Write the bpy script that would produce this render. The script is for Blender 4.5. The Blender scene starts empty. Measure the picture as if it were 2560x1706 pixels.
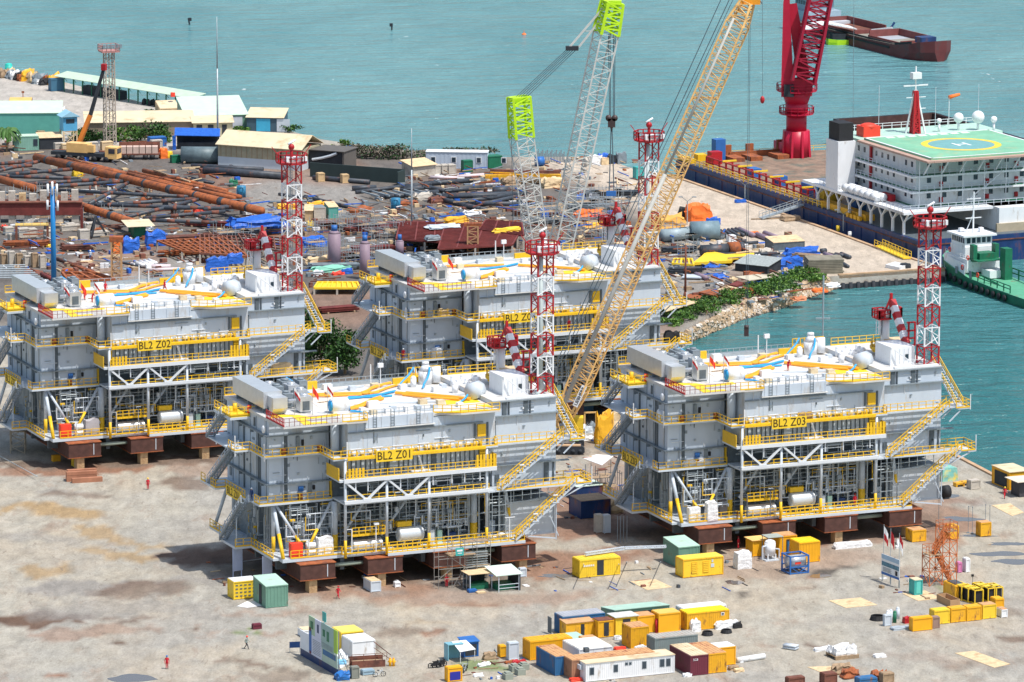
import bpy,bmesh,math,random
from mathutils import Vector,Matrix,noise
from mathutils.geometry import delaunay_2d_cdt
D=bpy.data;SC=bpy.context.scene;COL=SC.collection;R=math.radians
rnd=random.Random(7)
# camera, sky, sun, exposure
F_PX,PITCH,ROLL,CAM_H=13439.3,0.191213,0.0023632,173.21
cam=D.cameras.new('camera');co=D.objects.new('camera',cam);COL.objects.link(co);SC.camera=co
cam.sensor_width=36;cam.lens=F_PX/2560*36;cam.clip_start=1;cam.clip_end=30000
co.matrix_world=Matrix.Translation((0,0,CAM_H))@Matrix.Rotation(math.pi/2-PITCH,4,'X')@Matrix.Rotation(ROLL,4,'Z')
SUN_EL=R(64);SUN_H=Vector((0.78,-0.62)).normalized()
W=D.worlds.new('World');SC.world=W;W.use_nodes=True
nt=W.node_tree;sky=nt.nodes.new('ShaderNodeTexSky');sky.sky_type='NISHITA';sky.sun_disc=False
sky.sun_elevation=SUN_EL;sky.sun_rotation=math.atan2(SUN_H.x,SUN_H.y);sky.air_density=1.3;sky.dust_density=2.0;sky.ozone_density=1.0
bg=nt.nodes['Background'];bg.inputs[1].default_value=0.15;nt.links.new(sky.outputs[0],bg.inputs[0])
sl=D.lights.new('sun','SUN');sl.energy=4.6;sl.angle=R(0.6);sl.color=(1.0,0.955,0.89)
so=D.objects.new('sun',sl);COL.objects.link(so)
so.rotation_mode='QUATERNION'
so.rotation_quaternion=Vector((SUN_H.x*math.cos(SUN_EL),SUN_H.y*math.cos(SUN_EL),math.sin(SUN_EL))).to_track_quat('Z','Y')
SC.view_settings.view_transform='Standard';SC.view_settings.look='None';SC.view_settings.exposure=0.0;SC.view_settings.gamma=1
try:
 SC.cycles.max_bounces=5;SC.cycles.diffuse_bounces=3;SC.cycles.glossy_bounces=2;SC.cycles.transparent_max_bounces=6
 SC.cycles.use_denoising=True
except Exception:pass
# ground point seen at a place of the survey photo (2560 wide)
def g(u,v,z=0.0):
 a,b=u-1280,v-853;c,s=math.cos(ROLL),math.sin(ROLL);a,b=c*a+s*b,-s*a+c*b
 cp,sp=math.cos(PITCH),math.sin(PITCH)
 dy,dz=F_PX*cp-b*sp,-F_PX*sp-b*cp;t=(z-CAM_H)/dz
 return Vector((a*t,dy*t,z))
def px(p):
 cp,sp=math.cos(PITCH),math.sin(PITCH);z=p[2]-CAM_H
 d=p[1]*cp-z*sp;up=p[1]*sp+z*cp;return 1280+F_PX*p[0]/d,853-F_PX*up/d
def hz(u,v,vt,z=0.0):
 p=g(u,v,z);lo,hi=0.0,220.0
 for _ in range(40):
  m=(lo+hi)/2
  if px((p.x,p.y,z+m))[1]>vt:lo=m
  else:hi=m
 return lo
def mpp(v):return(CAM_H/math.sin(PITCH+(v-853)/F_PX))/F_PX
# materials
MATS={}
def mat(name,col,rough=0.6,metal=0.0,var=0.12,scale=0.6,dirt=None,dirt_amt=0.0,dscale=0.5,streak=1.0,bump=0.0,bscale=4.0,spec=0.4,alpha=1.0):
 if name in MATS:return MATS[name]
 m=D.materials.new(name);m.use_nodes=True;n=m.node_tree.nodes;l=m.node_tree.links
 b=n['Principled BSDF'];b.inputs['Roughness'].default_value=rough;b.inputs['Metallic'].default_value=metal
 b.inputs['Specular IOR Level'].default_value=spec
 tc=n.new('ShaderNodeTexCoord');mp=n.new('ShaderNodeMapping');l.new(tc.outputs['Object'],mp.inputs[0])
 mp.inputs['Scale'].default_value=(1,1,streak)
 nz=n.new('ShaderNodeTexNoise');nz.inputs['Scale'].default_value=scale;nz.inputs['Detail'].default_value=6;nz.inputs['Roughness'].default_value=0.65
 l.new(mp.outputs[0],nz.inputs['Vector'])
 mr=n.new('ShaderNodeMapRange');mr.inputs[1].default_value=0.3;mr.inputs[2].default_value=0.7;mr.inputs[3].default_value=1-var;mr.inputs[4].default_value=1+var
 l.new(nz.outputs[0],mr.inputs[0])
 mx=n.new('ShaderNodeMix');mx.data_type='RGBA';mx.blend_type='MULTIPLY';mx.inputs[0].default_value=1
 mx.inputs[6].default_value=(*col,1);l.new(mr.outputs[0],mx.inputs[7]);out=mx.outputs[2]
 if dirt:
  nd=n.new('ShaderNodeTexNoise');nd.inputs['Scale'].default_value=dscale;nd.inputs['Detail'].default_value=8;nd.inputs['Roughness'].default_value=0.7
  l.new(mp.outputs[0],nd.inputs['Vector'])
  r2=n.new('ShaderNodeMapRange');r2.inputs[1].default_value=0.62-dirt_amt*0.3;r2.inputs[2].default_value=0.74-dirt_amt*0.2;l.new(nd.outputs[0],r2.inputs[0])
  m2=n.new('ShaderNodeMix');m2.data_type='RGBA';l.new(r2.outputs[0],m2.inputs[0]);l.new(out,m2.inputs[6]);m2.inputs[7].default_value=(*dirt,1);out=m2.outputs[2]
 l.new(out,b.inputs['Base Color'])
 if bump:
  nb=n.new('ShaderNodeTexNoise');nb.inputs['Scale'].default_value=bscale;nb.inputs['Detail'].default_value=6;l.new(tc.outputs['Object'],nb.inputs['Vector'])
  bp=n.new('ShaderNodeBump');bp.inputs['Strength'].default_value=bump;bp.inputs['Distance'].default_value=0.4;l.new(nb.outputs[0],bp.inputs['Height']);l.new(bp.outputs[0],b.inputs['Normal'])
 MATS[name]=m;return m
RUST=(0.23,0.085,0.045)
M_grey=mat('grey_paint',(0.53,0.60,0.68),0.45,var=0.08,scale=0.35,dirt=(0.42,0.40,0.38),dirt_amt=0.3,dscale=0.7,streak=0.25)
M_lgrey=mat('pale_grey_steel',(0.56,0.62,0.68),0.4,var=0.06)
M_dgrey=mat('dark_grey_steel',(0.10,0.125,0.145),0.55,var=0.25,scale=1.5)
M_mgrey=mat('mid_grey_steel',(0.21,0.25,0.28),0.5,var=0.2,scale=1.2)
M_pipe=mat('galvanised_pipe',(0.36,0.41,0.44),0.4,metal=0.15,var=0.15,scale=2)
M_deckw=mat('white_roof_paint',(0.60,0.60,0.585),0.6,var=0.12,scale=0.5,dirt=(0.60,0.50,0.40),dirt_amt=0.4,dscale=0.3)
M_yel=mat('safety_yellow',(0.82,0.50,0.02),0.45,var=0.12,scale=3)
M_yel2=mat('bright_yellow_deck',(0.86,0.58,0.03),0.55,var=0.08)
M_ochre=mat('container_yellow',(0.80,0.42,0.02),0.5,var=0.12,scale=1.2,dirt=(0.30,0.13,0.04),dirt_amt=0.3,dscale=1.3,streak=0.4)
M_cyel=mat('lemon_container_paint',(0.85,0.58,0.04),0.45,var=0.08,dirt=(0.4,0.22,0.05),dirt_amt=0.15,dscale=1.5)
M_red=mat('signal_red',(0.42,0.015,0.022),0.45,var=0.15,scale=1.5)
M_bred=mat('bright_red',(0.80,0.06,0.03),0.5,var=0.1)
M_white=mat('white_paint',(0.78,0.80,0.82),0.45,var=0.06,dirt=(0.5,0.45,0.4),dirt_amt=0.15,dscale=0.9,streak=0.3)
M_black=mat('black_rubber',(0.02,0.021,0.024),0.7,var=0.3)
M_blue=mat('blue_paint',(0.03,0.14,0.42),0.5,var=0.15,dirt=RUST,dirt_amt=0.12)
M_navy=mat('navy_hull_paint',(0.012,0.045,0.15),0.45,var=0.3,scale=0.4,dirt=(0.16,0.06,0.04),dirt_amt=0.28,dscale=0.4,streak=0.4)
M_rust=mat('rusty_steel',(0.20,0.075,0.05),0.8,var=0.4,scale=0.9,dirt=(0.10,0.045,0.035),dirt_amt=0.5)
M_rustb=mat('orange_rust_steel',(0.36,0.105,0.035),0.8,var=0.3,scale=1.0,dirt=(0.17,0.06,0.035),dirt_amt=0.5,dscale=0.9)
M_pdark=mat('black_coated_pipe',(0.05,0.06,0.075),0.5,var=0.4,scale=0.8,dirt=(0.20,0.09,0.06),dirt_amt=0.2)
M_conc=mat('concrete',(0.50,0.46,0.40),0.9,var=0.15,scale=1.0,dirt=(0.25,0.2,0.16),dirt_amt=0.3,bump=0.2)
M_oconc=mat('ochre_concrete_block',(0.56,0.40,0.22),0.9,var=0.15,scale=1.2,dirt=(0.3,0.16,0.08),dirt_amt=0.3)
M_wood=mat('bare_plywood',(0.66,0.50,0.30),0.8,var=0.18,scale=1.2,dirt=(0.4,0.25,0.13),dirt_amt=0.25)
M_timber=mat('weathered_timber',(0.34,0.24,0.15),0.85,var=0.3,scale=2)
M_tarpb=mat('blue_tarpaulin',(0.02,0.12,0.52),0.45,var=0.2,scale=1.5,bump=0.6,bscale=1.5)
M_tarpw=mat('white_plastic_sheet',(0.78,0.79,0.80),0.4,var=0.1,scale=2,bump=0.6,bscale=2.0)
M_tarpo=mat('orange_cloth',(0.85,0.18,0.03),0.6,var=0.15)
M_mint=mat('mint_green_roof',(0.42,0.62,0.52),0.5,var=0.06,dirt=(0.35,0.4,0.33),dirt_amt=0.2,dscale=0.5)
M_green=mat('green_sheet_wall',(0.15,0.30,0.23),0.55,var=0.1,dirt=(0.2,0.2,0.15),dirt_amt=0.15)
M_dgreen=mat('dark_green_paint',(0.015,0.16,0.085),0.5,var=0.2,dirt=(0.12,0.06,0.04),dirt_amt=0.15)
M_lime=mat('lime_green_paint',(0.50,0.78,0.02),0.45,var=0.1)
M_orange=mat('crane_orange_yellow',(0.86,0.53,0.2),0.45,var=0.15,dirt=(0.4,0.2,0.08),dirt_amt=0.2)
M_cream=mat('cream_roof_sheet',(0.66,0.56,0.38),0.7,var=0.12,scale=0.3,dirt=(0.5,0.36,0.2),dirt_amt=0.3,dscale=0.25)
M_glass=mat('dark_window_glass',(0.03,0.05,0.07),0.1,var=0.2,spec=0.8)
M_teal=mat('teal_paint',(0.05,0.40,0.38),0.5,var=0.12)
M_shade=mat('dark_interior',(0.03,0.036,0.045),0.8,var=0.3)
M_skin=mat('skin',(0.42,0.24,0.15),0.6,var=0.03)
M_stain=mat('stainless_steel',(0.60,0.63,0.66),0.28,metal=0.5,var=0.08,scale=1)
M_hoseo=mat('orange_hose',(0.88,0.38,0.03),0.55,var=0.12)
M_hoseb=mat('blue_hose',(0.03,0.34,0.68),0.5,var=0.12)
# mesh builder
class MB:
 def __init__(s,T=None):s.v=[];s.f=[];s.m=[];s.sm=[];s.k=0;s.T=T;s.s=False
 def add(s,vs,fs):
  o=len(s.v)
  s.v+=[tuple(s.T@Vector(p))for p in vs]if s.T else[tuple(p)for p in vs]
  for f in fs:s.f.append([o+i for i in f]);s.m.append(s.k);s.sm.append(s.s)
  return s
 def box(s,x0,x1,y0,y1,z0,z1):
  return s.add([(x0,y0,z0),(x1,y0,z0),(x1,y1,z0),(x0,y1,z0),(x0,y0,z1),(x1,y0,z1),(x1,y1,z1),(x0,y1,z1)],[(3,2,1,0),(4,5,6,7),(0,1,5,4),(1,2,6,5),(2,3,7,6),(3,0,4,7)])
 def cb(s,c,sx,sy,sz,rz=0.0):
  q=Matrix.Translation(c)@Matrix.Rotation(rz,4,'Z');h=[(-1,-1),(1,-1),(1,1),(-1,1)]
  vs=[q@Vector((a*sx/2,b*sy/2,z))for z in(0,sz)for a,b in h]
  return s.add(vs,[(3,2,1,0),(4,5,6,7),(0,1,5,4),(1,2,6,5),(2,3,7,6),(3,0,4,7)])
 def tube(s,p,q,r,n=6,r2=None,cap=True):
  p=Vector(p);q=Vector(q);d=q-p
  if d.length<1e-6:return s
  d.normalize();a=d.cross(Vector((0,0,1))if abs(d.z)<0.9 else Vector((1,0,0))).normalized();b=d.cross(a);r2=r if r2 is None else r2
  vs=[]
  off=math.pi/4 if n==4 else 0
  for c,rr in((p,r),(q,r2)):
   for i in range(n):
    t=off+2*math.pi*i/n;vs.append(c+(a*math.cos(t)+b*math.sin(t))*rr)
  fs=[(i,(i+1)%n,n+(i+1)%n,n+i)for i in range(n)]
  fs=[tuple(reversed(f))for f in fs]
  if cap:fs+=[tuple(range(n)),tuple(range(2*n-1,n-1,-1))]
  sm=s.s;s.s=n>=8;s.add(vs,fs);s.s=sm;return s
 def bar(s,p,q,w):return s.tube(p,q,w*0.7071,4)
 def path(s,pts,r,n=6):
  for a,b in zip(pts,pts[1:]):s.tube(a,b,r,n)
  return s
 def poly(s,pts):return s.add(pts,[tuple(range(len(pts)))])
 def prism(s,pts,z0,z1):
  n=len(pts);vs=[(p[0],p[1],z0)for p in pts]+[(p[0],p[1],z1)for p in pts]
  return s.add(vs,[tuple(range(n-1,-1,-1)),tuple(range(n,2*n))]+[(i,(i+1)%n,n+(i+1)%n,n+i)for i in range(n)])
 def ext(s,pts,vec):
  n=len(pts);w=Vector(vec);vs=[Vector(p)for p in pts]+[Vector(p)+w for p in pts]
  return s.add(vs,[tuple(range(n-1,-1,-1)),tuple(range(n,2*n))]+[(i,(i+1)%n,n+(i+1)%n,n+i)for i in range(n)])
 def ball(s,c,r,nu=10,nv=6,sz=1.0,sx=1.0,sy=1.0):
  vs=[];fs=[]
  for j in range(nv+1):
   t=math.pi*j/nv
   for i in range(nu):
    p=2*math.pi*i/nu;vs.append((c[0]+sx*r*math.sin(t)*math.cos(p),c[1]+sy*r*math.sin(t)*math.sin(p),c[2]+sz*r*math.cos(t)))
  for j in range(nv):
   for i in range(nu):fs.append((j*nu+i,(j+1)*nu+i,(j+1)*nu+(i+1)%nu,j*nu+(i+1)%nu))
  sm=s.s;s.s=True;s.add(vs,fs);s.s=sm;return s
 def rail(s,pts,h=1.1,st=1.5,w=0.09,rails=(0.55,1.0),toe=0.0):
  for a,b in zip(pts,pts[1:]):
   a=Vector(a);b=Vector(b);n=max(1,int((b-a).length/st+0.5))
   for i in range(n+1):
    c=a.lerp(b,i/n);s.bar(c,c+Vector((0,0,h)),w)
   for k in rails:s.bar(a+Vector((0,0,h*k)),b+Vector((0,0,h*k)),w*0.85)
   if toe:s.bar(a+Vector((0,0,toe/2)),b+Vector((0,0,toe/2)),toe)
  return s
 def lattice(s,p,q,w0,w1=None,n=10,r=0.12,rd=0.06,side=None,d0=None,d1=None,every=1):
  p=Vector(p);q=Vector(q);d=(q-p).normalized();w1=w0 if w1 is None else w1;d0=w0 if d0 is None else d0;d1=w1 if d1 is None else d1
  a=Vector(side)if side else Vector((1,0,0));a=(a-d*a.dot(d)).normalized();b=d.cross(a)
  def ring(t):
   w=w0+(w1-w0)*t;dd=d0+(d1-d0)*t;c=p.lerp(q,t)
   return[c+a*(i*w/2)+b*(j*dd/2)for i,j in((-1,-1),(1,-1),(1,1),(-1,1))]
  prev=ring(0)
  for i in range(4):s.bar(prev[i],ring(1)[i],r*2)
  for k in range(n):
   nx=ring((k+1)/n)
   for i in range(4):
    j=(i+1)%4
    if k%2:s.bar(prev[i],nx[j],rd*2)
    else:s.bar(prev[j],nx[i],rd*2)
    if every and k%every==0:s.bar(nx[i],nx[j],rd*2)
   prev=nx
  return s
 def build(s,name,mats,parent=None,loc=None,rz=0.0,label=None):
  me=D.meshes.new(name);me.from_pydata(s.v,[],s.f)
  for m in(mats if isinstance(mats,(list,tuple))else[mats]):me.materials.append(m)
  if any(s.m):me.polygons.foreach_set('material_index',s.m)
  if any(s.sm):me.polygons.foreach_set('use_smooth',s.sm)
  me.update();o=D.objects.new(name,me);COL.objects.link(o)
  if parent:o.parent=parent
  if loc:o.location=loc
  if rz:o.rotation_euler=(0,0,rz)
  if label:o['label']=label
  return o
def tag(o,label,cat,group=None):
 o['label']=label;o['category']=cat
 if group:o['group']=group
 return o
def empty(name,loc,rz,label,cat,group=None):
 o=D.objects.new(name,None);COL.objects.link(o);o.location=loc;o.rotation_euler=(0,0,rz);o.empty_display_size=0.5
 return tag(o,label,cat,group)
NTH=['zeroth','first','second','third','fourth','fifth','sixth','seventh','eighth','ninth','tenth','eleventh','twelfth','thirteenth','fourteenth','fifteenth','sixteenth','seventeenth','eighteenth','nineteenth','twentieth','twenty-first','twenty-second','twenty-third','twenty-fourth','twenty-fifth','twenty-sixth']
def struct(o):o['kind']='structure';return o
def kids(o):return[c for c in D.objects if c.parent==o]
def copy_tree(o,parent=None):
 cm={}
 for c in D.objects:
  if c.parent:cm.setdefault(c.parent,[]).append(c)
 def rec(a,p):
  c=a.copy();COL.objects.link(c);c.parent=p
  for ch in cm.get(a,()):rec(ch,c)
  return c
 return rec(o,parent)
def text(body,size,m,parent,mw,name='lettering',depth=0.01,align='CENTER',bold=0.0,sx=1.0):
 cu=D.curves.new('txt','FONT');cu.body=body;cu.size=size;cu.align_x=align;cu.align_y='CENTER';cu.extrude=depth;cu.offset=bold;cu.resolution_u=2
 t=D.objects.new('txt',cu);me=D.meshes.new_from_object(t);D.objects.remove(t);D.curves.remove(cu)
 me.transform(mw@Matrix.Diagonal((sx,1,1,1)));me.name=name;me.materials.clear();me.materials.append(m);o=D.objects.new(name,me);COL.objects.link(o);o.parent=parent;return o
UP_X=Matrix.Rotation(math.pi/2,4,'X')
def upright(x,y,z,rz=0.0):return Matrix.Translation((x,y,z))@Matrix.Rotation(rz,4,'Z')@UP_X
YAW=R(23.2)
# land, quay, water
def inside(x,y,poly):
 c=False;n=len(poly);j=n-1
 for i in range(n):
  xi,yi=poly[i];xj,yj=poly[j]
  if(yi>y)!=(yj>y)and x<(xj-xi)*(y-yi)/(yj-yi)+xi:c=not c
  j=i
 return c
SEA=-2.4
coast_px=[(-260,150),(0,181),(150,203),(378,262),(600,306),(705,322),(800,348),(960,372),(1262,393),(1500,392),(1590,425),(1700,446),(1860,501),(2064,572),(2200,622),(2363,672),(2098,690),(2030,694),(1930,728),(1810,770),(1740,805),(1690,835),(1650,880),(1800,905),(2120,1012),(2383,1134),(2482,1186),(2620,1252),(2900,1420)]
coast=[g(*p).xy for p in coast_px]
land=[tuple(p)for p in coast]+[(150,560),(150,470),(-150,470),(-190,800)]
ZC={'pale':(0.36,0.335,0.28),'rust':(0.25,0.135,0.085),'dark':(0.125,0.112,0.102),'mid':(0.25,0.235,0.215),'quay':(0.50,0.425,0.34),'ochre':(0.34,0.24,0.13),'brown':(0.13,0.08,0.055),'wet_and_shade':(0.085,0.075,0.065),'green':(0.12,0.20,0.05),'pink':(0.44,0.29,0.23)}
blobs=[(300,1160,420,16,'brown',.8),(960,1420,330,24,'wet_and_shade',.75),(1880,1320,420,22,'wet_and_shade',.7),(60,1180,120,8,'rust',.8),(500,1385,70,18,'brown',.7),(1200,1100,300,30,'brown',.6),(420,1460,190,8,'mid',.7),(90,1360,120,10,'mid',.5),(300,1560,60,6,'brown',.7),(1350,1560,140,8,'mid',.5),(1500,1650,90,10,'mid',.4),(2200,1560,200,14,'mid',.35),(2450,1650,130,12,'brown',.35),(900,1560,130,8,'mid',.5),(700,1530,120,8,'rust',.5),(160,1240,60,5,'mid',.6),(1500,1240,420,26,'rust',.75),(1420,1400,180,30,'rust',.85),(1100,1490,330,20,'rust',.55),(830,1470,200,30,'rust',.6),(1900,1400,260,36,'rust',.45),(2100,1340,260,30,'rust',.7),(2300,1300,150,26,'rust',.7),(1450,1300,160,40,'rust',.8),(640,1185,180,14,'rust',.5),(200,1180,160,10,'rust',.9),(560,1400,140,22,'brown',.9),(640,1370,80,30,'brown',.8),(950,1440,420,26,'brown',.5),(1900,1310,420,20,'brown',.5),(1700,1330,260,26,'rust',.6),(60,1545,150,14,'brown',.95),(200,1585,150,12,'rust',.55),(130,1290,110,16,'ochre',.9),(250,1330,70,10,'ochre',.8),(300,1380,110,12,'ochre',.8),(360,1345,60,8,'ochre',.7),(100,1430,60,14,'ochre',.8),(185,1250,90,6,'brown',.6),(480,1210,60,10,'brown',.7),(420,1378,40,8,'brown',.9),(210,1470,130,16,'mid',.8),(340,1480,90,22,'brown',.7),(250,1530,180,18,'mid',.6),(500,1540,60,10,'mid',.6),(280,1630,50,4,'brown',.9),(130,1696,26,6,'rust',.9),(610,1655,60,9,'brown',.7),(700,1690,90,14,'brown',.5),(462,1580,22,4,'brown',.9),(660,1575,70,4,'rust',.5),(1018,1578,60,12,'brown',.6),(1100,1578,30,8,'rust',.8),(1075,1550,70,5,'ochre',.4),(950,1480,60,6,'mid',.5),(1190,1505,120,6,'rust',.6),(960,1620,40,14,'wet_and_shade',.7),(1240,1670,60,14,'green',.7),(2050,1439,36,9,'wet_and_shade',.95),(2110,1433,30,4,'wet_and_shade',.9),(1835,1457,30,9,'wet_and_shade',.8),(2030,1447,20,4,'rust',.9),(2475,1510,80,16,'brown',.5),(2530,1480,60,20,'mid',.5),(2350,1480,90,20,'mid',.3),(2540,1587,50,8,'brown',.8),(2030,1614,30,4,'brown',.8),(2300,1640,160,10,'rust',.25),(1580,1330,60,20,'wet_and_shade',.4),(1540,1200,70,60,'rust',.55),(2350,1480,40,8,'green',.5),(640,1577,30,4,'green',.7),(2430,1260,70,8,'mid',.7),(2200,1255,220,20,'rust',.6)]  # broad dark and brown blobs beneath platforms paint in shade; small dark ones are damp
BL=[]
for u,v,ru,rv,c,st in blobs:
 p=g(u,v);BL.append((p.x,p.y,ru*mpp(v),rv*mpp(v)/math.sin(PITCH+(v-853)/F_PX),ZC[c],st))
quay_z=[g(*p).xy for p in[(1360,398),(1500,392),(1590,425),(1860,501),(2064,572),(2363,672),(2098,690),(1960,680),(1760,600),(1640,520),(1500,445),(1440,430)]]
mid_z=[g(*p).xy for p in[(-260,340),(560,372),(960,388),(1262,400),(1440,430),(1700,560),(1900,665),(1700,770),(1560,860),(1380,980),(900,1000),(840,960),(300,820),(-260,800)]]
shore_z=[g(*p).xy for p in[(-260,150),(0,181),(378,262),(600,306),(560,372),(-260,340)]]
def soft(x,y,poly,w):
 if inside(x,y,poly):return 1.0
 best=1e9;n=len(poly)
 for i in range(n):
  ax,ay=poly[i];bx,by=poly[(i+1)%n];dx,dy=bx-ax,by-ay
  t=max(0,min(1,((x-ax)*dx+(y-ay)*dy)/(dx*dx+dy*dy+1e-9)));d=math.hypot(x-ax-t*dx,y-ay-t*dy)
  if d<best:best=d
 return max(0.0,1-best/w)
def ground_col(x,y):
 nx=noise.noise(Vector((x*.05,y*.02,1)))*6+noise.noise(Vector((x*.25,y*.09,3)))*2.4;ny=noise.noise(Vector((x*.05,y*.02,9)))*16+noise.noise(Vector((x*.3,y*.1,5)))*7
 c=list(ZC['pale'])+[0.0]
 def mixc(k,a):
  c[3]=max(c[3]*(1-a),0)+a*.85
  for i in range(3):c[i]=c[i]*(1-a)+k[i]*a
 a=soft(x+nx*.5,y+ny*.4,mid_z,12)
 if a:mixc(ZC['dark']if noise.noise(Vector((x*.03,y*.012,7)))>-0.25 else ZC['mid'],a)
 if a>.5:
  k=noise.noise(Vector((x*.06,y*.02,17)))
  if k>.12:mixc(ZC['rust'],min(1,(k-.12)*4)*.55)
 a=soft(x,y,shore_z,8)
 if a:mixc((0.42,0.39,0.35),a)
 a=soft(x+nx*.3,y+ny*.3,quay_z,9)
 if a:mixc(ZC['quay'],a)
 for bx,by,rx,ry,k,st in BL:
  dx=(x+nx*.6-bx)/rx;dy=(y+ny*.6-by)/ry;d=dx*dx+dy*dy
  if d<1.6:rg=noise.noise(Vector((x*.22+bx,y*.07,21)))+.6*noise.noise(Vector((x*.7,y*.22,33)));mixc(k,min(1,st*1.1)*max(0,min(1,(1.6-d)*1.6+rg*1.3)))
 return c
def make_land():
 pts=[Vector(p)for p in land];n=len(pts);ed=[(i,(i+1)%n)for i in range(n)]
 y=640.0
 while y<1290:
  st=1.0 if y<820 else 1.5
  hw=(y+80)*0.098
  x=-hw
  while x<hw:
   xx,yy=x+rnd.uniform(-.2,.2),y+rnd.uniform(-.3,.3)
   if inside(xx,yy,land):pts.append(Vector((xx,yy)))
   x+=st
  y+=st*1.9
 vs,_,fs,*_=delaunay_2d_cdt(pts,ed,[],1,1e-4)
 me=D.meshes.new('ground');me.from_pydata([(p.x,p.y,0)for p in vs],[],[tuple(f)for f in fs])
 ca=me.color_attributes.new('tint','FLOAT_COLOR','POINT');buf=[]
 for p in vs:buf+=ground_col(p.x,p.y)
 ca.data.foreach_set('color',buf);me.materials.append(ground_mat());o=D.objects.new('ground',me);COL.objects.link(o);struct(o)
def ground_mat():
 m=D.materials.new('yard_ground');m.use_nodes=True;n=m.node_tree.nodes;l=m.node_tree.links;b=n['Principled BSDF'];b.inputs['Roughness'].default_value=.9;b.inputs['Specular IOR Level'].default_value=.25
 at=n.new('ShaderNodeAttribute');at.attribute_name='tint';tc=n.new('ShaderNodeTexCoord')
 def nz(sc,det,mpx=(1,.4,1)):
  mp=n.new('ShaderNodeMapping');mp.inputs['Scale'].default_value=mpx;l.new(tc.outputs['Object'],mp.inputs[0])
  z=n.new('ShaderNodeTexNoise');z.inputs['Scale'].default_value=sc;z.inputs['Detail'].default_value=det;z.inputs['Roughness'].default_value=.68;z.inputs['Distortion'].default_value=.4;l.new(mp.outputs[0],z.inputs['Vector']);return z
 def rng(o,a,b_,c,d):
  r=n.new('ShaderNodeMapRange');r.inputs[1].default_value=a;r.inputs[2].default_value=b_;r.inputs[3].default_value=c;r.inputs[4].default_value=d;l.new(o,r.inputs[0]);return r.outputs[0]
 def mix(f,a,c2,bt='MIX'):
  x=n.new('ShaderNodeMix');x.data_type='RGBA';x.blend_type=bt
  (l.new(f,x.inputs[0])if not isinstance(f,float)else setattr(x.inputs[0],'default_value',f));l.new(a,x.inputs[6])
  (l.new(c2,x.inputs[7])if not isinstance(c2,tuple)else setattr(x.inputs[7],'default_value',(*c2,1)));return x.outputs[2]
 o=mix(rng(nz(.06,5).outputs[0],.45,.68,0,.5),at.outputs['Color'],(.36,.29,.21))
 o=mix(rng(nz(.035,4,(1,.5,3)).outputs[0],.46,.6,0,.5),o,(.28,.275,.26))
 o=mix(rng(nz(.05,5,(.7,.6,7)).outputs[0],.52,.66,0,.5),o,(.42,.345,.25))
 o=mix(rng(nz(.16,9).outputs[0],.56,.66,0,.55),o,(.27,.19,.14))
 o=mix(rng(nz(.11,8,(1,.5,2)).outputs[0],.55,.7,0,.35),o,(.47,.45,.40))
 o=mix(at.outputs['Alpha'],o,at.outputs['Color'])
 o=mix(1.0,o,rng(nz(.5,9).outputs[0],.25,.75,.68,1.3),'MULTIPLY')
 o=mix(1.0,o,rng(nz(3.5,6).outputs[0],.3,.7,.84,1.14),'MULTIPLY')
 o=mix(rng(nz(.9,10,(1,.3,1)).outputs[0],.60,.66,0,.5),o,(.16,.125,.10))
 l.new(o,b.inputs['Base Color']);bp=n.new('ShaderNodeBump');bp.inputs['Strength'].default_value=.35;bp.inputs['Distance'].default_value=.5;l.new(nz(.9,8).outputs[0],bp.inputs['Height']);l.new(bp.outputs[0],b.inputs['Normal'])
 return m
make_land()
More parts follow.
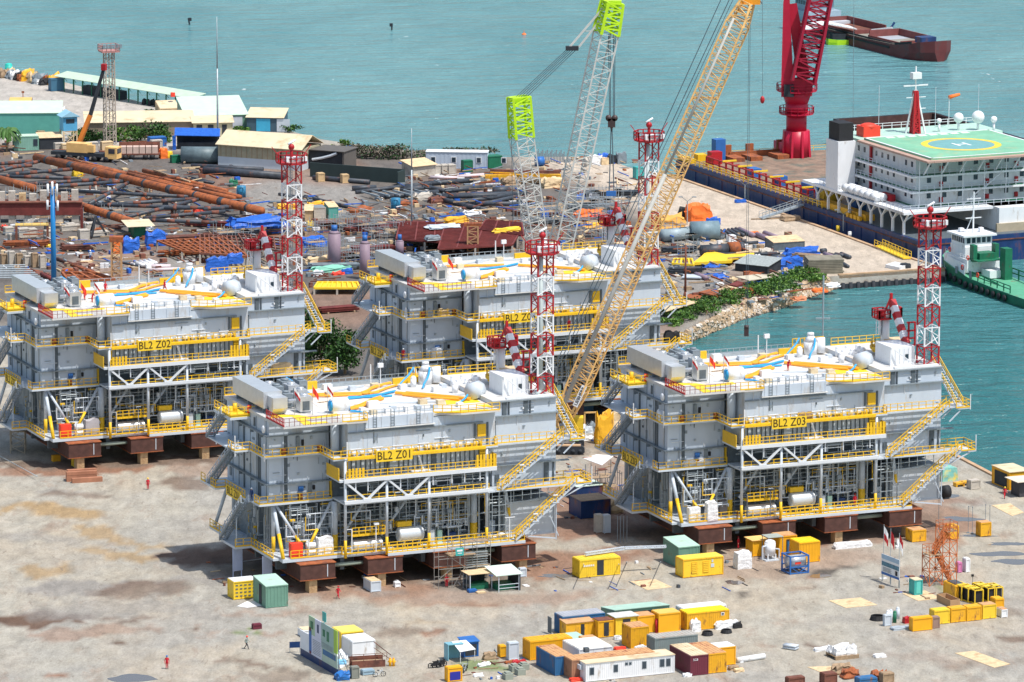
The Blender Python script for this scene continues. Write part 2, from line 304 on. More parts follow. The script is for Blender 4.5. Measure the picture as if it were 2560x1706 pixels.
def water_mat():
 m=D.materials.new('sea_water');m.use_nodes=True;n=m.node_tree.nodes;l=m.node_tree.links;b=n['Principled BSDF'];b.inputs['Roughness'].default_value=.22;b.inputs['IOR'].default_value=1.33
 tc=n.new('ShaderNodeTexCoord')
 def nz(sc,det,mpx,ro=.6):
  mp=n.new('ShaderNodeMapping');mp.inputs['Scale'].default_value=mpx;mp.inputs['Rotation'].default_value=(0,0,R(-12));l.new(tc.outputs['Object'],mp.inputs[0])
  z=n.new('ShaderNodeTexNoise');z.inputs['Scale'].default_value=sc;z.inputs['Detail'].default_value=det;z.inputs['Roughness'].default_value=ro;l.new(mp.outputs[0],z.inputs['Vector']);return z.outputs[0]
 r=n.new('ShaderNodeMapRange');r.inputs[1].default_value=.35;r.inputs[2].default_value=.65;l.new(nz(.02,6,(1,.6,1)),r.inputs[0])
 x=n.new('ShaderNodeMix');x.data_type='RGBA';l.new(r.outputs[0],x.inputs[0]);x.inputs[6].default_value=WCOL_A;x.inputs[7].default_value=WCOL_B
 sp=n.new('ShaderNodeSeparateXYZ');l.new(tc.outputs['Object'],sp.inputs[0])
 r2=n.new('ShaderNodeMapRange');r2.inputs[1].default_value=860;r2.inputs[2].default_value=1120;r2.inputs[3].default_value=1;r2.inputs[4].default_value=0;l.new(sp.outputs[1],r2.inputs[0])
 x2=n.new('ShaderNodeMix');x2.data_type='RGBA';l.new(r2.outputs[0],x2.inputs[0]);l.new(x.outputs[2],x2.inputs[6]);x2.inputs[7].default_value=WCOL_C
 r3=n.new('ShaderNodeMapRange');r3.inputs[1].default_value=.76;r3.inputs[2].default_value=.80;l.new(nz(.22,3,(1,.35,1),.5),r3.inputs[0])
 x3=n.new('ShaderNodeMix');x3.data_type='RGBA';l.new(r3.outputs[0],x3.inputs[0]);l.new(x2.outputs[2],x3.inputs[6]);x3.inputs[7].default_value=(.7,.75,.75,1)
 l.new(x3.outputs[2],b.inputs['Base Color'])
 ad=n.new('ShaderNodeMath');ad.operation='MULTIPLY_ADD';l.new(nz(.16,5,(.45,1,1)),ad.inputs[0]);ad.inputs[1].default_value=1.6;l.new(nz(.05,4,(.4,1,1)),ad.inputs[2])
 bp=n.new('ShaderNodeBump');bp.inputs['Strength'].default_value=1;bp.inputs['Distance'].default_value=2.6;l.new(ad.outputs[0],bp.inputs['Height']);l.new(bp.outputs[0],b.inputs['Normal'])
 return m
WCOL_A=(.08,.225,.25,1);WCOL_B=(.13,.29,.31,1);WCOL_C=(.025,.145,.155,1)
w=MB();w.poly([(-9000,-800,SEA),(9000,-800,SEA),(9000,26000,SEA),(-9000,26000,SEA)])
struct(w.build('water',water_mat()))
q=MB()
for a,b in zip(coast,coast[1:]):
 q.poly([(a.x,a.y,-.004),(a.x,a.y,-6),(b.x,b.y,-6),(b.x,b.y,-.004)])
struct(q.build('quay_wall_face',M_conc))
rc=MB();a,b=g(2363,672),g(2098,690);rc.ext([a+Vector((0,-.25,-3)),b+Vector((0,-.25,-3)),b+Vector((0,-.25,-1.5)),a+Vector((0,-.25,-1.5))],(0,-.1,0));struct(rc.build('quay_shade_band',M_shade))  # dark band painted in for the shade under the quay edge
for k,run in enumerate(([(1590,425),(1700,446),(1860,501),(2064,572),(2200,622),(2363,672),(2098,690)],[(2120,1012),(2383,1134),(2482,1186),(2620,1252)])):
 kb=MB()
 for a,b in zip(run,run[1:]):
  a=g(*a);b=g(*b);d=(b-a).normalized();nrm=Vector((d.y,-d.x,0))*(-1)
  kb.ext([a+Vector((0,0,-.5)),b+Vector((0,0,-.5)),b+Vector((0,0,.25)),a+Vector((0,0,.25))],(-nrm if k==0 else-nrm)*.7)
 struct(kb.build('quay_kerb',mat('quay_edge_stain',(.50,.33,.2),.9,var=.25,scale=.5)))
# offshore platform modules (x along the long side, y away from the camera)
def V3(*a):return Vector(a)
def stair(mb,a,b,w=0.9,axis='x',yel=1,step=0.45):
 """grey stringers (material 0), treads, yellow handrails (material yel) between landings a and b"""
 a=V3(*a);b=V3(*b);d=b-a;s=V3(0,1,0)if axis=='x' else V3(1,0,0)
 mb.k=0
 for k in(-w/2,w/2):
  o=s*k;mb.ext([a+o+V3(0,0,-.22),b+o+V3(0,0,-.22),b+o+V3(0,0,.1),a+o+V3(0,0,.1)],s*.07)
 n=max(3,int(d.length/step))
 for i in range(n+1):
  c=a.lerp(b,i/n);h=(V3(.16,w/2,.03)if axis=='x' else V3(w/2,.16,.03));mb.box(c.x-h.x,c.x+h.x,c.y-h.y,c.y+h.y,c.z-.03,c.z+.03)
 mb.k=yel
 for k in(-w/2,w/2):
  o=s*k;mb.rail([a+o,b+o],h=1.05,st=1.3,w=.1)
 mb.k=0
def grate(mb,x0,x1,y0,y1,z0,z1,st=.34,w=.13):
 y=y0
 while y<y1-.01:mb.box(x0,x1,y,min(y1,y+w),z0,z1);y+=st
 x=x0
 while x<x1:mb.box(x,x+.06,y0,y1,z0+.02,z1-.05);x+=1.4
 mb.box(x0,x1,y0-.06,y0-.003,z0-.06,z1+.02);mb.box(x0-.06,x0-.003,y0,y1,z0-.06,z1+.02)
def make_platform():
 P=empty('offshore_platform',(0,0,0),0,'x','platform','offshore platform modules on the yard')
 def B(mb,name,mats,par=None,label=None):return mb.build(name,mats,par or P,label=label)
 m=MB();m.box(0,35.4,0,21.5,4.25,4.72);m.box(-3.3,-.003,9.8,15.6,4.35,4.7);m.box(-1.0,-.003,1.0,9.797,4.4,4.7);m.box(-2.6,-.003,15.603,22,4.7,5.0);B(m,'base_deck',M_lgrey)
 m=MB()
 for x in(3,9,15,21,27,33):m.box(x-.3,x+.3,.8,21,2.4,4.247)
 for y in(4,12,20):m.box(.5,35,y-.3,y+.3,2.5,4.246)
 B(m,'base_girder',M_dgrey)  # girders made deeper to darken the space under the platform
 m=MB();m.box(0,31.6,5,22,11.5,11.8);m.box(-2.0,-.003,5,22,11.5,11.8);grate(m,-2.0,8.7,3.6,4.99,11.6,11.8);m.box(8.7,31,-1.2,3.597,11.75,12.0);grate(m,31.003,44.2,-1.2,1.49,11.85,12.0);m.box(44.203,45.4,-1.4,2.4,11.78,11.98);m.box(-2.35,-2.003,7,22.2,11.5,11.78);m.box(-3.8,-2.353,16.2,22.2,11.5,11.78);B(m,'lower_deck',M_lgrey)
 m=MB();m.box(-1.2,-.003,5,22,18.1,18.3);grate(m,-1.2,8.6,3.7,4.99,18.15,18.3);grate(m,8.603,31.3,-1.3,-.01,18.2,18.34);grate(m,31.303,42.5,-1.3 if False else-.3,1.49,18.2,18.34);m.box(42.503,44.4,-1.4,2.4,18.1,18.32);m.box(7.0,8.6,-1.2,3.697,18.1,18.3);m.box(-3.4,-1.203,9.4,21,18.05,18.28);B(m,'upper_deck',M_lgrey)
 m=MB();grate(m,8.7,31,-1.45,.09,15.2,15.42);m.box(7.8,8.697,-1.4,3.6,15.05,15.35);B(m,'cable_balcony',M_lgrey)
 def wallribs(mb,x0,x1,y,z0,z1,st=1.15,d=.06):
  x=x0+.3
  while x<x1-.1:mb.box(x-.025,x+.025,y-d,y-.001,z0,z1);x+=st
 m=MB();m.box(0,8.75,5,21.6,11.803,23.0);m.k=1
 for z in(14.1,20.9):m.box(-.55,9.2,4.5,4.997,z,z+.16);m.box(-.55,-.003,4.998,21.5,z,z+.16)
 m.k=0
 for x in(2.0,2.75,8.2):m.box(x-.09,x+.09,4.85,4.998,11.85,18.08);m.box(x-.09,x+.09,4.85,4.998,18.35,20.88)
 m.k=2
 m.box(2.15,2.6,4.93,4.998,11.85,18.08);m.box(2.15,2.6,4.93,4.998,18.35,20.88)
 for y in(8.2,8.9,14.5):m.box(-.09,-.003,y,y+.45,11.85,18.05);m.box(-.09,-.003,y,y+.45,18.35,20.88)
 m.k=1
 for y in(6,9.8,12.2,16.8,19.2):m.box(-.07,-.002,y,y+.07,11.85,23)
 for y in(7.2,11,15.5):m.box(-.5,-.003,y,y+.12,13.6,14.09);m.box(-.5,-.003,y,y+.12,20.4,20.89)
 B(m,'left_block_wall',[M_grey,M_mgrey,M_dgrey])
 m=MB()
 m.box(9.1,10.0,4.7,5.0,18.6,20.6);m.box(8.8,9.6,4.62,4.98,12.1,14.1)
 B(m,'louvre_door',M_yel)
 for(x,z,w,h,mt)in((3.9,18.9,.5,1.7,M_mgrey),(4.7,19.3,.28,.8,M_black),(5.6,12.5,.55,1.5,M_mgrey),(4.2,12.9,.7,.7,M_blue),(6.3,13.0,.3,.6,M_black)):
  m=MB();m.box(x,x+w,4.72,4.999,z,z+h);B(m,'wall_cabinet',mt)
 for(x,z)in((1.6,18.35),(6.9,18.35),(4.0,11.85)):
  m=MB();m.box(x,x+.55,4.1,4.7,z,z+.8);B(m,'fire_hose_box',M_rustb)
 m=MB();m.box(9.6,31.4,0,21.4,18.345,22.9);m.k=1;m.box(9.6,29.5,-.35,-.003,21.5,21.66)
 m.k=0
 for x in(12.5,16.2,20,23.8,27.6):m.box(x-.04,x+.04,-.05,-.002,18.35,21.5)
 m.tube((8.7,2.6,18.4),(8.7,2.6,22.9),.62,12);m.k=2;m.box(28.2,28.5,-.2,-.003,18.4,21.5);m.box(30.1,30.35,-.15,-.003,18.4,21.5)
 B(m,'main_block_wall',[M_grey,M_mgrey,M_dgrey])
 m=MB();m.box(28.7,29.9,-.3,-.003,19.6,21.3);B(m,'louvre_panel',M_yel)
 m=MB();m.box(8.9,31.2,.1,4.9,15.43,18.09);B(m,'cable_room_wall',mat('pale_cladding',(.50,.56,.61),.5,var=.1))
 m=MB()
 for i in range(31):
  if i in(9,10,18,19):continue
  x=9.4+i*.7;m.box(x-.05,x+.05,-.1,.097,15.75,18.05);m.box(x-.13,x+.13,-.15,-.103,15.7,15.95)
 m.box(15.3,15.6,-.3,.09,15.5,18.0);m.box(21.9,22.6,-.2,.098,15.5,18.05)
 B(m,'cable_riser_row',M_dgrey)
 m=MB();m.bar((19.6,-.7,18.05),(20.6,-.5,15.5),.22);m.box(18.6,21.4,-1.2,.09,15.423,15.7);B(m,'white_strut',M_white)
 m=MB();m.box(31.6,41.2,1.5,21,12.003,23.95);m.k=1;m.box(31.4,41.4,1.0,1.497,21.75,21.92);m.box(31.6,43.0,.9,1.497,14.85,15.0);m.box(31.5,41.3,1.1,1.497,23.8,23.96)
 m.k=2
 for x in(33.1,36.3):m.box(x,x+.6,1.3,1.498,21.95,23.8);m.box(x+.9,x+1.0,1.2,1.498,21.95,23.8)
 m.box(39.4,40.1,1.3,1.498,12.1,14.8);m.box(40.7,40.9,1.35,1.498,12.1,14.8);m.box(32.0,32.6,1.3,1.498,12.4,13.6);m.box(31.75,32.1,1.35,1.498,18.8,21.2)
 m.k=1
 for y in(5,10,15):m.box(41.203,41.3,y,y+.12,12.1,23.9)
 B(m,'right_block_wall',[M_grey,M_mgrey,M_dgrey])
 m=MB();m.box(33.7,41.05,1.55,12,4.75,9.4);m.k=1;m.box(33.6,41.1,1.4,12.1,9.403,9.6);m.k=0;m.box(40.9,41.12,1.35,1.547,4.6,9.4);m.box(33.7,41.1,1.35,1.546,4.55,4.745);B(m,'lower_box',[mat('pale_box_paint',(.55,.60,.65),.45,var=.05),M_mgrey])
 m=MB();m.box(31.7,33.3,3.5,16,4.73,9.3);m.box(31.6,41,6,18,9.8,11.7);B(m,'dark_bay',M_dgrey)
 m=MB();m.box(-.2,9.0,4.7,22.3,23.003,23.4);m.box(9.003,31.5,-.1,22.3,23.003,23.4);grate(m,-.2,9.0,-1.2,4.69,23.22,23.4,.36,.16);m.box(9.003,12.0,-1.2,-.103,23.1,23.4);m.poly([(12.0,-1.2,23.1),(12.0,.3,23.1),(12.6,.3,23.1)])  # left overhang shaped as open bars to let sun onto the wall below
 m.prism([(22.2,.297),(25.6,-1.7),(31.5,-1.7),(31.5,.297)],23.15,23.4)
 m.prism([(12.003,-.004),(12.003,-.6),(22.3,-.6),(22.3,-.004)],21.95,22.05)
 m.box(31.603,41.2,1.497,21,23.963,24.05)
 B(m,'roof_deck',[M_deckw])
 m=MB();m.box(12.1,22.1,-.3,-.104,22.1,23.55);[m.box(x,x+.08,-.36,-.302,22.1,23.5)for x in(12.5,14.4,16.3,18.2,20.1,21.9)];B(m,'roof_edge_wall',M_grey)
 m=MB();m.box(-.15,8.6,-.9,4.2,23.404,23.43)
 m2=MB()
 for pts in([(.2,5.0),(3.4,5.0),(2.9,-.8),(6.5,-.7),(6.5,.3),(4.4,.3),(4.4,2.6),(9.8,3.2),(9.8,4.6),(5.6,3.8),(4.6,5.6),(1.2,7.4)],[(26,4.5),(31,4.2),(31.2,6.2),(27,7.4)],[(30.8,.4),(31.3,.4),(31.3,2.6),(29.5,2.4)],[(31,9),(35,9),(35,9.8),(31,9.8)],[(22.4,-.2),(30,-1.4),(30,-.6),(25,.2)],[(10,12),(13,12.5),(12.8,13.1),(10,12.8)]):
  m2.prism(pts,23.405,23.44)
 m2.box(-2.8,1.2,12.3,18.6,22.33,22.63)
 B(m2,'yellow_walkway',M_yel2)
 m=MB();m.box(-3.0,1.3,12.2,18.8,22.0,22.328);B(m,'corner_platform',M_lgrey)
 wf=random.Random(9)
 for(x0,x1,y,z0,z1,n)in((.3,8.4,4.9,12.2,20.5,26),(10.4,27.5,-.1,18.6,21.3,12),(32,40.8,1.4,12.4,23.4,16)):
  m=MB()
  for _ in range(n):
   x,z=wf.uniform(x0,x1),wf.uniform(z0,z1);m.k=wf.choice((0,3,1,2,3));t=wf.random()
   if t<.5:m.box(x,x+wf.uniform(.12,.4),y-.1,y+.09,z,z+wf.uniform(.12,.5))
   elif t<.8:m.box(x,x+.05,y-.02,y+.09,z,z+wf.uniform(.8,2))
   else:m.box(x,min(x1,x+wf.uniform(1,3)),y-.02,y+.09,z,z+.05)
  B(m,'wall_fitting',[M_mgrey,M_dgrey,M_white,M_pipe])
 m=MB()
 for _ in range(16):y,z=wf.uniform(5.5,21),wf.uniform(12.2,22.5);m.k=wf.choice((0,1,0));m.box(-.12,-.004,y,y+wf.uniform(.1,.9),z,z+wf.choice((.06,.3,1.2)))
 B(m,'wall_fitting',[M_mgrey,M_dgrey])
 def legs(x,y,z0=4.72,z1=11.5,r=.28,band=2.2):
  mb=MB();mb.tube((x,y,z0+band),(x,y,z1),r,10);mb.k=1;mb.tube((x,y,z0),(x,y,z0+band),r*1.02,10);B(mb,'column',[M_lgrey,M_yel])
 for x,y in((.5,4.9),(8.7,3.0),(.6,12.2),(.6,20.8),(29.2,2.4)):legs(x,y,r=.5 if(x,y)in((8.7,3.0),(29.2,2.4))else .27)
 for x in(8.75,14.85,21.1,29.7):legs(x,-1.1,4.4,18.1 if x in(8.75,29.7)else 15.0,.2,2.5)
 def br(a,b,r=.2,band=.3):
  a=V3(*a);b=V3(*b);c=b.lerp(a,band);mb=MB();mb.tube(a,c,r,8)
  if band:mb.k=1;mb.tube(c,b,r*1.02,8)
  B(mb,'brace',[M_lgrey,M_yel])
 br((.5,4.9,11.4),(.2,.3,4.8),.27,.45);br((.7,4.7,11.5),(3.4,1.4,6.0),.2,.25);br((8.2,3.0,11.4),(4.4,1.0,6.4),.2,.35)
 br((-.2,20.5,11.4),(-1.7,22,5.2),.25,0);br((12.9,2,11.6),(9.8,2,7.2),.2,0);br((19.4,2,11.6),(15.2,2,6.4),.2,0);br((33,0,11.6),(34.6,2,6.8),.2,.45);br((25,3,11.6),(21.8,3,6.6),.2,0)
 m=MB()
 for a,b in(((8.75,-1.4,15.0),(11.8,-1.4,12.35)),((11.8,-1.4,12.35),(14.85,-1.4,15.0)),((14.85,-1.4,15.0),(17.95,-1.4,12.35)),((17.95,-1.4,12.35),(21.1,-1.4,15.0))):m.bar(a,b,.28)
 m.box(8.5,29.9,-1.62,-1.203,12.0,12.42);m.box(8.4,31.0,-1.65,-1.453,14.95,15.5);m.box(11.2,12.4,-1.63,-1.2,12.2,12.6);m.box(17.3,18.6,-1.63,-1.2,12.2,12.6)
 for x in(10.2,12.0,16.8,21.6,24.4,26.3,28.6):m.bar((x,-1.3,15.0),(x,-1.3,13.6),.14)
 B(m,'front_truss',mat('white_truss_paint',(.66,.70,.74),.4,var=.05))
 m=MB();m.box(9,31,4,21,11.803,15.4);m.k=1
 for i in range(24):x=rnd.uniform(9.2,30);z=rnd.uniform(12.1,14.6);m.box(x,x+rnd.uniform(.3,1.6),3.4,3.997,z,z+rnd.uniform(.2,.7))
 m.bar((9,2.5,14.6),(31,2.5,14.6),.25);m.bar((9,1.5,13.7),(31,1.5,13.7),.2);m.bar((9,.5,14.3),(31,.5,14.3),.16)
 B(m,'cable_tray_bay',[M_dgrey,M_mgrey])
 m=MB();m.box(3,31,11,20.8,4.723,11.48);m.box(.8,3,13,20.5,4.723,11.3);m.box(9.5,13.5,8,11,4.73,10.5);B(m,'equipment_room_wall',M_mgrey)
 for i,(x,y,z,r,h)in enumerate(((3.2,6.2,4.73,.5,2.6),(5.6,7.6,4.73,.7,3.2),(12.2,5.6,7.4,.45,3.4),(17.0,6.0,4.73,.6,4.4),(23.6,5.2,4.73,.8,3.0),(26.6,4.6,4.73,.55,4.6),(19.6,5.0,8.2,.5,2.6),(9.8,4.6,8.4,.4,2.4))):m=MB();m.tube((x,y,z),(x,y,z+h),r,14);m.ball((x,y,z+h),r,14,6,sz=.4);B(m,'vessel',(M_lgrey,M_white,M_mgrey)[i%3])
 m=MB()
 for z in(6.4,8.0,9.7):m.box(9.3,29.4,3.2,3.4,z,z+.12);m.box(1.4,8.2,4.6,4.8,z,z+.1)
 for z in(7.2,9.2):m.box(10,29,2.4,4.2,z-.05,z+.03)
 B(m,'cable_tray',M_pipe)
 m=MB();m.rail([(15.6,2.4,7.24),(28.4,2.4,7.24)],1.0,1.4,.07);m.rail([(21.4,2.4,9.24),(28.4,2.4,9.24)],1.0,1.4,.07);B(m,'mezzanine_railing',M_yel)
 pr=random.Random(3)
 for zone,(x0,x1,y0,y1,z0,z1,n)in{'pipe_rack_left':(1.2,8.4,3.2,10,6.5,11.4,46),'pipe_rack_middle':(9,21,3.4,10,5.2,11.6,84),'pipe_rack_right':(21.2,33.4,1.2,10,4.9,11.7,96),'pipe_rack_side':(-.2,1.0,6.5,20,5.0,11.2,60),'front_middle':(9.2,28,.8,3,6.8,11.4,66),'front_left':(1.2,8,1.6,4.6,6.2,11.2,34),'under_truss':(9,30,-.2,3,12.6,14.8,40)}.items():
  m=MB()
  for i in range(n):
   x,y,z=pr.uniform(x0,x1),pr.uniform(y0,y1),pr.uniform(z0,z1);r=pr.choice((.05,.05,.07,.1));m.k=(0 if zone[0]=='p' else 3)if pr.random()<.76 else(1 if pr.random()<.6 else 2)
   t=pr.random()
   if t<.45:L_=pr.uniform(1.5,5);x2=min(x1,x+L_);m.tube((x,y,z),(x2,y,z),r,5);m.tube((x2,y,z),(x2,y,max(z0,z-pr.uniform(.5,3))),r,5)
   elif t<.85:z2=max(z0,z-pr.uniform(1,5));m.tube((x,y,z),(x,y,z2),r,5);m.tube((x,y,z2),(min(x1,x+pr.uniform(.3,2)),y,z2),r,5)
   else:m.box(x,x+pr.uniform(.2,.8),y,y+.4,z-pr.uniform(.2,.8),z)
  for i in range(int(n/12)):
   x=x0+(x1-x0)*(i+.5)/max(1,int(n/12));yy=y0+.3
   w_=min(1.6,x1-x);m.k=0
   for zz in(z0+.6,(z0+z1)/2,z1-.5):m.bar((x,yy,zz),(x+w_,yy,zz),.09)
   for xx in(x,x+w_):m.bar((xx,yy,z0),(xx,yy,z1),.09)
  B(m,'pipe_rack',[M_pipe,M_mgrey,M_yel,M_lgrey])
 for x0,x1,z,r in((10.3,15.0,5.55,.8),(17.1,21.0,6.5,1.02)):
  m=MB();m.tube((x0+.3,.9,z),(x1-.3,.9,z),r,20,cap=False)
  for xx,s_ in((x0+.3,-1),(x1-.3,1)):m.ball((xx,.9,z),r,20,8,sx=.3)
  o=B(m,'tank',mat('polished_tank_shell',(.62,.66,.69),.3,metal=.25,var=.04))
  m=MB();m.box(x0+.7,x0+1.0,.2,1.6,4.73,z-.3);m.box(x1-1.0,x1-.7,.2,1.6,4.73,z-.3);m.build('saddle',M_mgrey,o)
 m=MB();m.box(10.2,15,.0,1.9,7.0,7.15);m.rail([(10.2,0,7.15),(15,0,7.15),(15,1.9,7.15)],1.1,1.0,.11);m.box(10.2,15,-.02,.1,7.0,7.3);m.box(17.2,19.3,.8,1.6,7.6,8.3);B(m,'service_platform',M_yel)
 m=MB();m.bar((9.2,-.3,4.8),(9.2,-.3,8.2),.12);m.bar((10,-.3,4.8),(10,-.3,8.2),.12);m.bar((9.2,-.3,8.2),(10,-.3,8.2),.12);m.bar((9.2,-.3,5.6),(10,-.3,5.6),.12);m.tube((13.4,-.7,4.8),(13.4,-.7,8.7),.07,6);m.box(13.1,13.8,-.9,-.5,8.6,8.85);m.tube((33.2,-.9,4.8),(33.2,-.9,8.0),.08,6);m.box(32.5,34.0,-1.0,-.8,7.9,8.05);B(m,'light_post',M_white)
 for(x,y,w_,h,k)in((22.0,.8,.7,2.0,0),(23.4,1.4,.7,1.7,1),(25.0,1.5,1.2,1.2,2),(31.8,3,.9,2.0,0),(7.0,2.2,1.1,2.2,3)):m.k=k;m.box(x,x+w_,y,y+.8,4.73,4.73+h)
 B(m,'deck_machinery',[M_lgrey,M_mint,M_navy,mat('brown_cabinet',(.2,.17,.16),.6)])
 def RL(pts_list,name='handrail',h=1.1,st=1.15,mt=M_yel,w=.09,toe=.17):
  for p in pts_list:mb=MB();mb.rail(p,h,st,w,toe=toe);B(mb,name,mt)
 RL([[(1.2,.05,4.72),(8.6,.05,4.72),(8.6,-.3,4.72),(35.3,-.3,4.72)if False else(35.3,.05,4.72),(35.3,2.5,4.72)],[(-.9,1.3,4.7),(-.9,9.8,4.7),(-3.25,9.8,4.7)],[(-2.5,15.7,5.0),(-2.5,22,5.0)]],'base_railing')
 m=MB();m.box(14.9,35.35,-1.3,-.003,4.3,4.6);m.box(14.9,35.4,-1.42,-1.303,4.2,4.62);B(m,'front_gangway',M_lgrey)
 m=MB();m.rail([(14.9,-1.3,4.6),(22.2,-1.3,4.6)],1.1,.75,.1,toe=.14);m.rail([(22.2,-1.3,4.6),(35.3,-1.3,4.6),(35.3,0,4.6)],1.1,1.2,.085,toe=.14);B(m,'gangway_railing',M_yel)
 RL([[(-1.95,3.65,11.8),(8.6,3.65,11.8)],[(-1.95,3.65,11.8),(-1.95,5.6,11.8)],[(-2.3,8.4,11.78),(-2.3,16.2,11.78),(-3.75,16.2,11.78),(-3.75,18,11.78)],[(-3.75,20.4,11.78),(-3.75,22,11.78)],[(31.2,-1.2,12.0),(34,-1.2,12.0)],[(33.6,-1.15,12.0),(41.6,-1.15,12.0)],[(43.2,-1.35,12),(45.35,-1.35,12),(45.35,2.3,12),(41.4,2.3,12)],[(9,-1.15,12.0),(30,-1.15,12.0)]],'lower_deck_railing')
 RL([[(-1.15,3.75,18.3),(7.0,3.75,18.3),(7.0,-1.15,18.3),(9.2,-1.25,18.34)],[(-1.15,3.75,18.3),(-1.15,9.5,18.3),(-3.35,9.5,18.28),(-3.35,12,18.28)],[(9.2,-1.25,18.34),(31.2,-1.25,18.34),(31.2,-.3,18.34)],[(31.2,-.2,18.34),(40.2,-.2,18.34)],[(42.2,-1.35,18.3),(44.35,-1.35,18.3),(44.35,2.3,18.3),(41.4,2.3,18.3)],[(9.2,.9,18.34),(28,.9,18.34)]],'upper_deck_railing')
 m=MB();m.box(9.0,29.4,-1.5,-1.303,18.05,18.4)
 for i in range(30):x=9.4+i*.67;m.box(x,x+.3,-.9+rnd.uniform(0,1.2),.2,18.35,18.6+rnd.random()*.5)
 B(m,'yellow_edge_beam',M_yel)
 m=MB()
 for x in(9.4,12.6,15.6,19.4,23.2,26.2):m.box(x,x+1.6,-1.4,-1.25,19.5,19.62)
 for i in range(16):x=10+i*1.2;m.box(x,x+.6,-.7,-.3,18.7,19.0)
 B(m,'lamp_row',M_white)
 RL([[(8.8,-1.45,15.42),(30.9,-1.45,15.42),(30.9,.7,15.42)]],'balcony_railing',st=1.0)
 m=MB();m.box(7.75,7.85,-1.2,3.4,15.3,17.0);m.box(9.0,9.5,-.2,.09,15.5,18.0)
 m.box(29.0,29.9,-.25,.09,15.5,18.05);m.box(30.95,31.03,-1.4,.7,15.5,17.2)
 for x in(9.1,9.6,10.1,10.6,11.1,28.0,28.5,29.0,29.5,30.0,30.5):m.box(x,x+.32,-1.5,-1.42,15.6,16.9 if x<20 else 17.3)
 B(m,'yellow_mesh_screen',M_yel)
 m=MB();m.rail([(-.15,5.6,23.4),(-.15,-1.15,23.4)],1.15,.55,.1,toe=.2);B(m,'red_balustrade',M_red)
 m=MB();m.rail([(-.15,-1.15,23.4),(8.4,-1.15,23.4)],1.15,.75,.07);B(m,'brown_balustrade',mat('brown_rail',(.25,.1,.09),.6))
 RL([[(8.4,-1.15,23.4),(12,-1.15,23.4),(12,.2,23.4)],[(22.3,.2,23.4),(25.6,-1.6,23.4),(31.4,-1.6,23.4)],[(-2.95,18.5,22.6),(-2.95,12.3,22.6),(1.2,12.3,22.6)],[(-.1,22.2,23.4),(12,22.2,23.4)],[(33,20.9,24.05),(41,20.9,24.05),(41.1,12,24.05)]],'roof_railing')
 m=MB();m.rail([(12,22.2,23.4),(31,22.2,23.4)],1.1,1.0,.08,toe=.5);m.rail([(12.1,-.05,23.55),(22.1,-.05,23.55)],1.0,1.2,.06);B(m,'grey_railing',M_pipe)
 m=MB();m.rail([(27,21.3,23.4),(32,21.3,23.4)],2.0,.6,.12,toe=.9);m.box(9.5,13.5,21.6,22.0,23.4,24.5);m.box(24.5,30,20.5,20.9,23.4,24.2);B(m,'yellow_barrier',M_yel)
 m=MB();m.box(.5,3.2,8.4,20.6,24.1,26.4);m.k=1
 for y in(9.2,12,15,19.5):m.box(.7,3.0,y,y+.2,23.4,24.1)
 m.k=0;m.box(1.1,3.2,6.2,8.397,24.4,25.9);m.ext([(1.1,6.2,24.4),(1.1,7.9,24.4),(1.1,7.9,23.5),(1.1,7.0,23.5)],(2.1,0,0));B(m,'air_handling_unit',[M_stain,M_mgrey])
 for i,(x,y,w_,d_,h)in enumerate(((5.2,6.6,1.7,1.8,2.2),(4.4,10.5,1.2,2.5,1.9),(6.2,10.0,1.4,2.0,2.4),(4.2,14.2,1.5,2.2,2.2),(6.3,14.0,1.6,2.2,2.3),(8.3,15.0,1.2,2.4,2.6),(4.4,17.6,1.6,2.2,1.9),(6.8,17.8,1.6,2.2,2.1))):
  m=MB();m.k=i%2;m.box(x,x+w_,y,y+d_,23.6,23.5+h);m.tube((x+w_*.5,y+d_*.5,23.5+h),(x+w_*.5,y+d_*.5,23.75+h),w_*.36,12);m.k=1;m.box(x+.1,x+w_-.1,y+.1,y+d_-.1,23.4,23.599);m.k=2;m.box(x+w_*.2,x+w_*.8,y-.04,y-.002,23.8,23.3+h*.8);B(m,'cooling_unit',[M_stain,M_mgrey,M_dgrey])
 m=MB()
 for y in(9.6,13.4):m.tube((4.6,y,24.6),(8,y,24.6),.3,10)
 B(m,'duct',[M_stain,M_mgrey])
 m=MB();m.tube((9.2,5.3,24.45),(11.6,5.3,24.45),.95,14);m.box(9.3,11.5,4.6,6,23.4,24.3);m.k=1;m.tube((9.0,5.3,24.4),(9.2,5.3,24.4),.75,14);m.tube((11.6,5.3,24.2),(11.75,5.3,24.2),.7,14);B(m,'intake_cowl',[M_white,M_hoseb])
 m=MB();m.tube((30.4,6.1,24.6),(32.0,7.2,24.6),1.25,8);m.box(30.6,32,6.6,7.6,23.4,24.2);B(m,'round_vent_hood',M_lgrey)
 m=MB();m.tube((28.8,19,23.4),(28.8,19,25.3),1.0,10);m.tube((28.8,19,25.3),(28.8,19,26.2),1.0,10,.45);m.tube((28.8,19,26.2),(28.8,19,26.6),.5,10);m.tube((30.3,18.6,23.6),(30.3,18.8,25.8),.65,12);B(m,'exhaust_tower',M_white)
 for(x,y)in((31.5,13.5),(33.0,13.8),(34.6,13.6),(31.8,16),(33.4,16.2),(35.2,16.4),(26.4,17.6),(30.2,11.6)):m=MB();m.tube((x,y,23.4),(x,y,24.6),.42,12);m.ball((x,y,24.6),.42,12,6);B(m,'roof_vent',M_white)
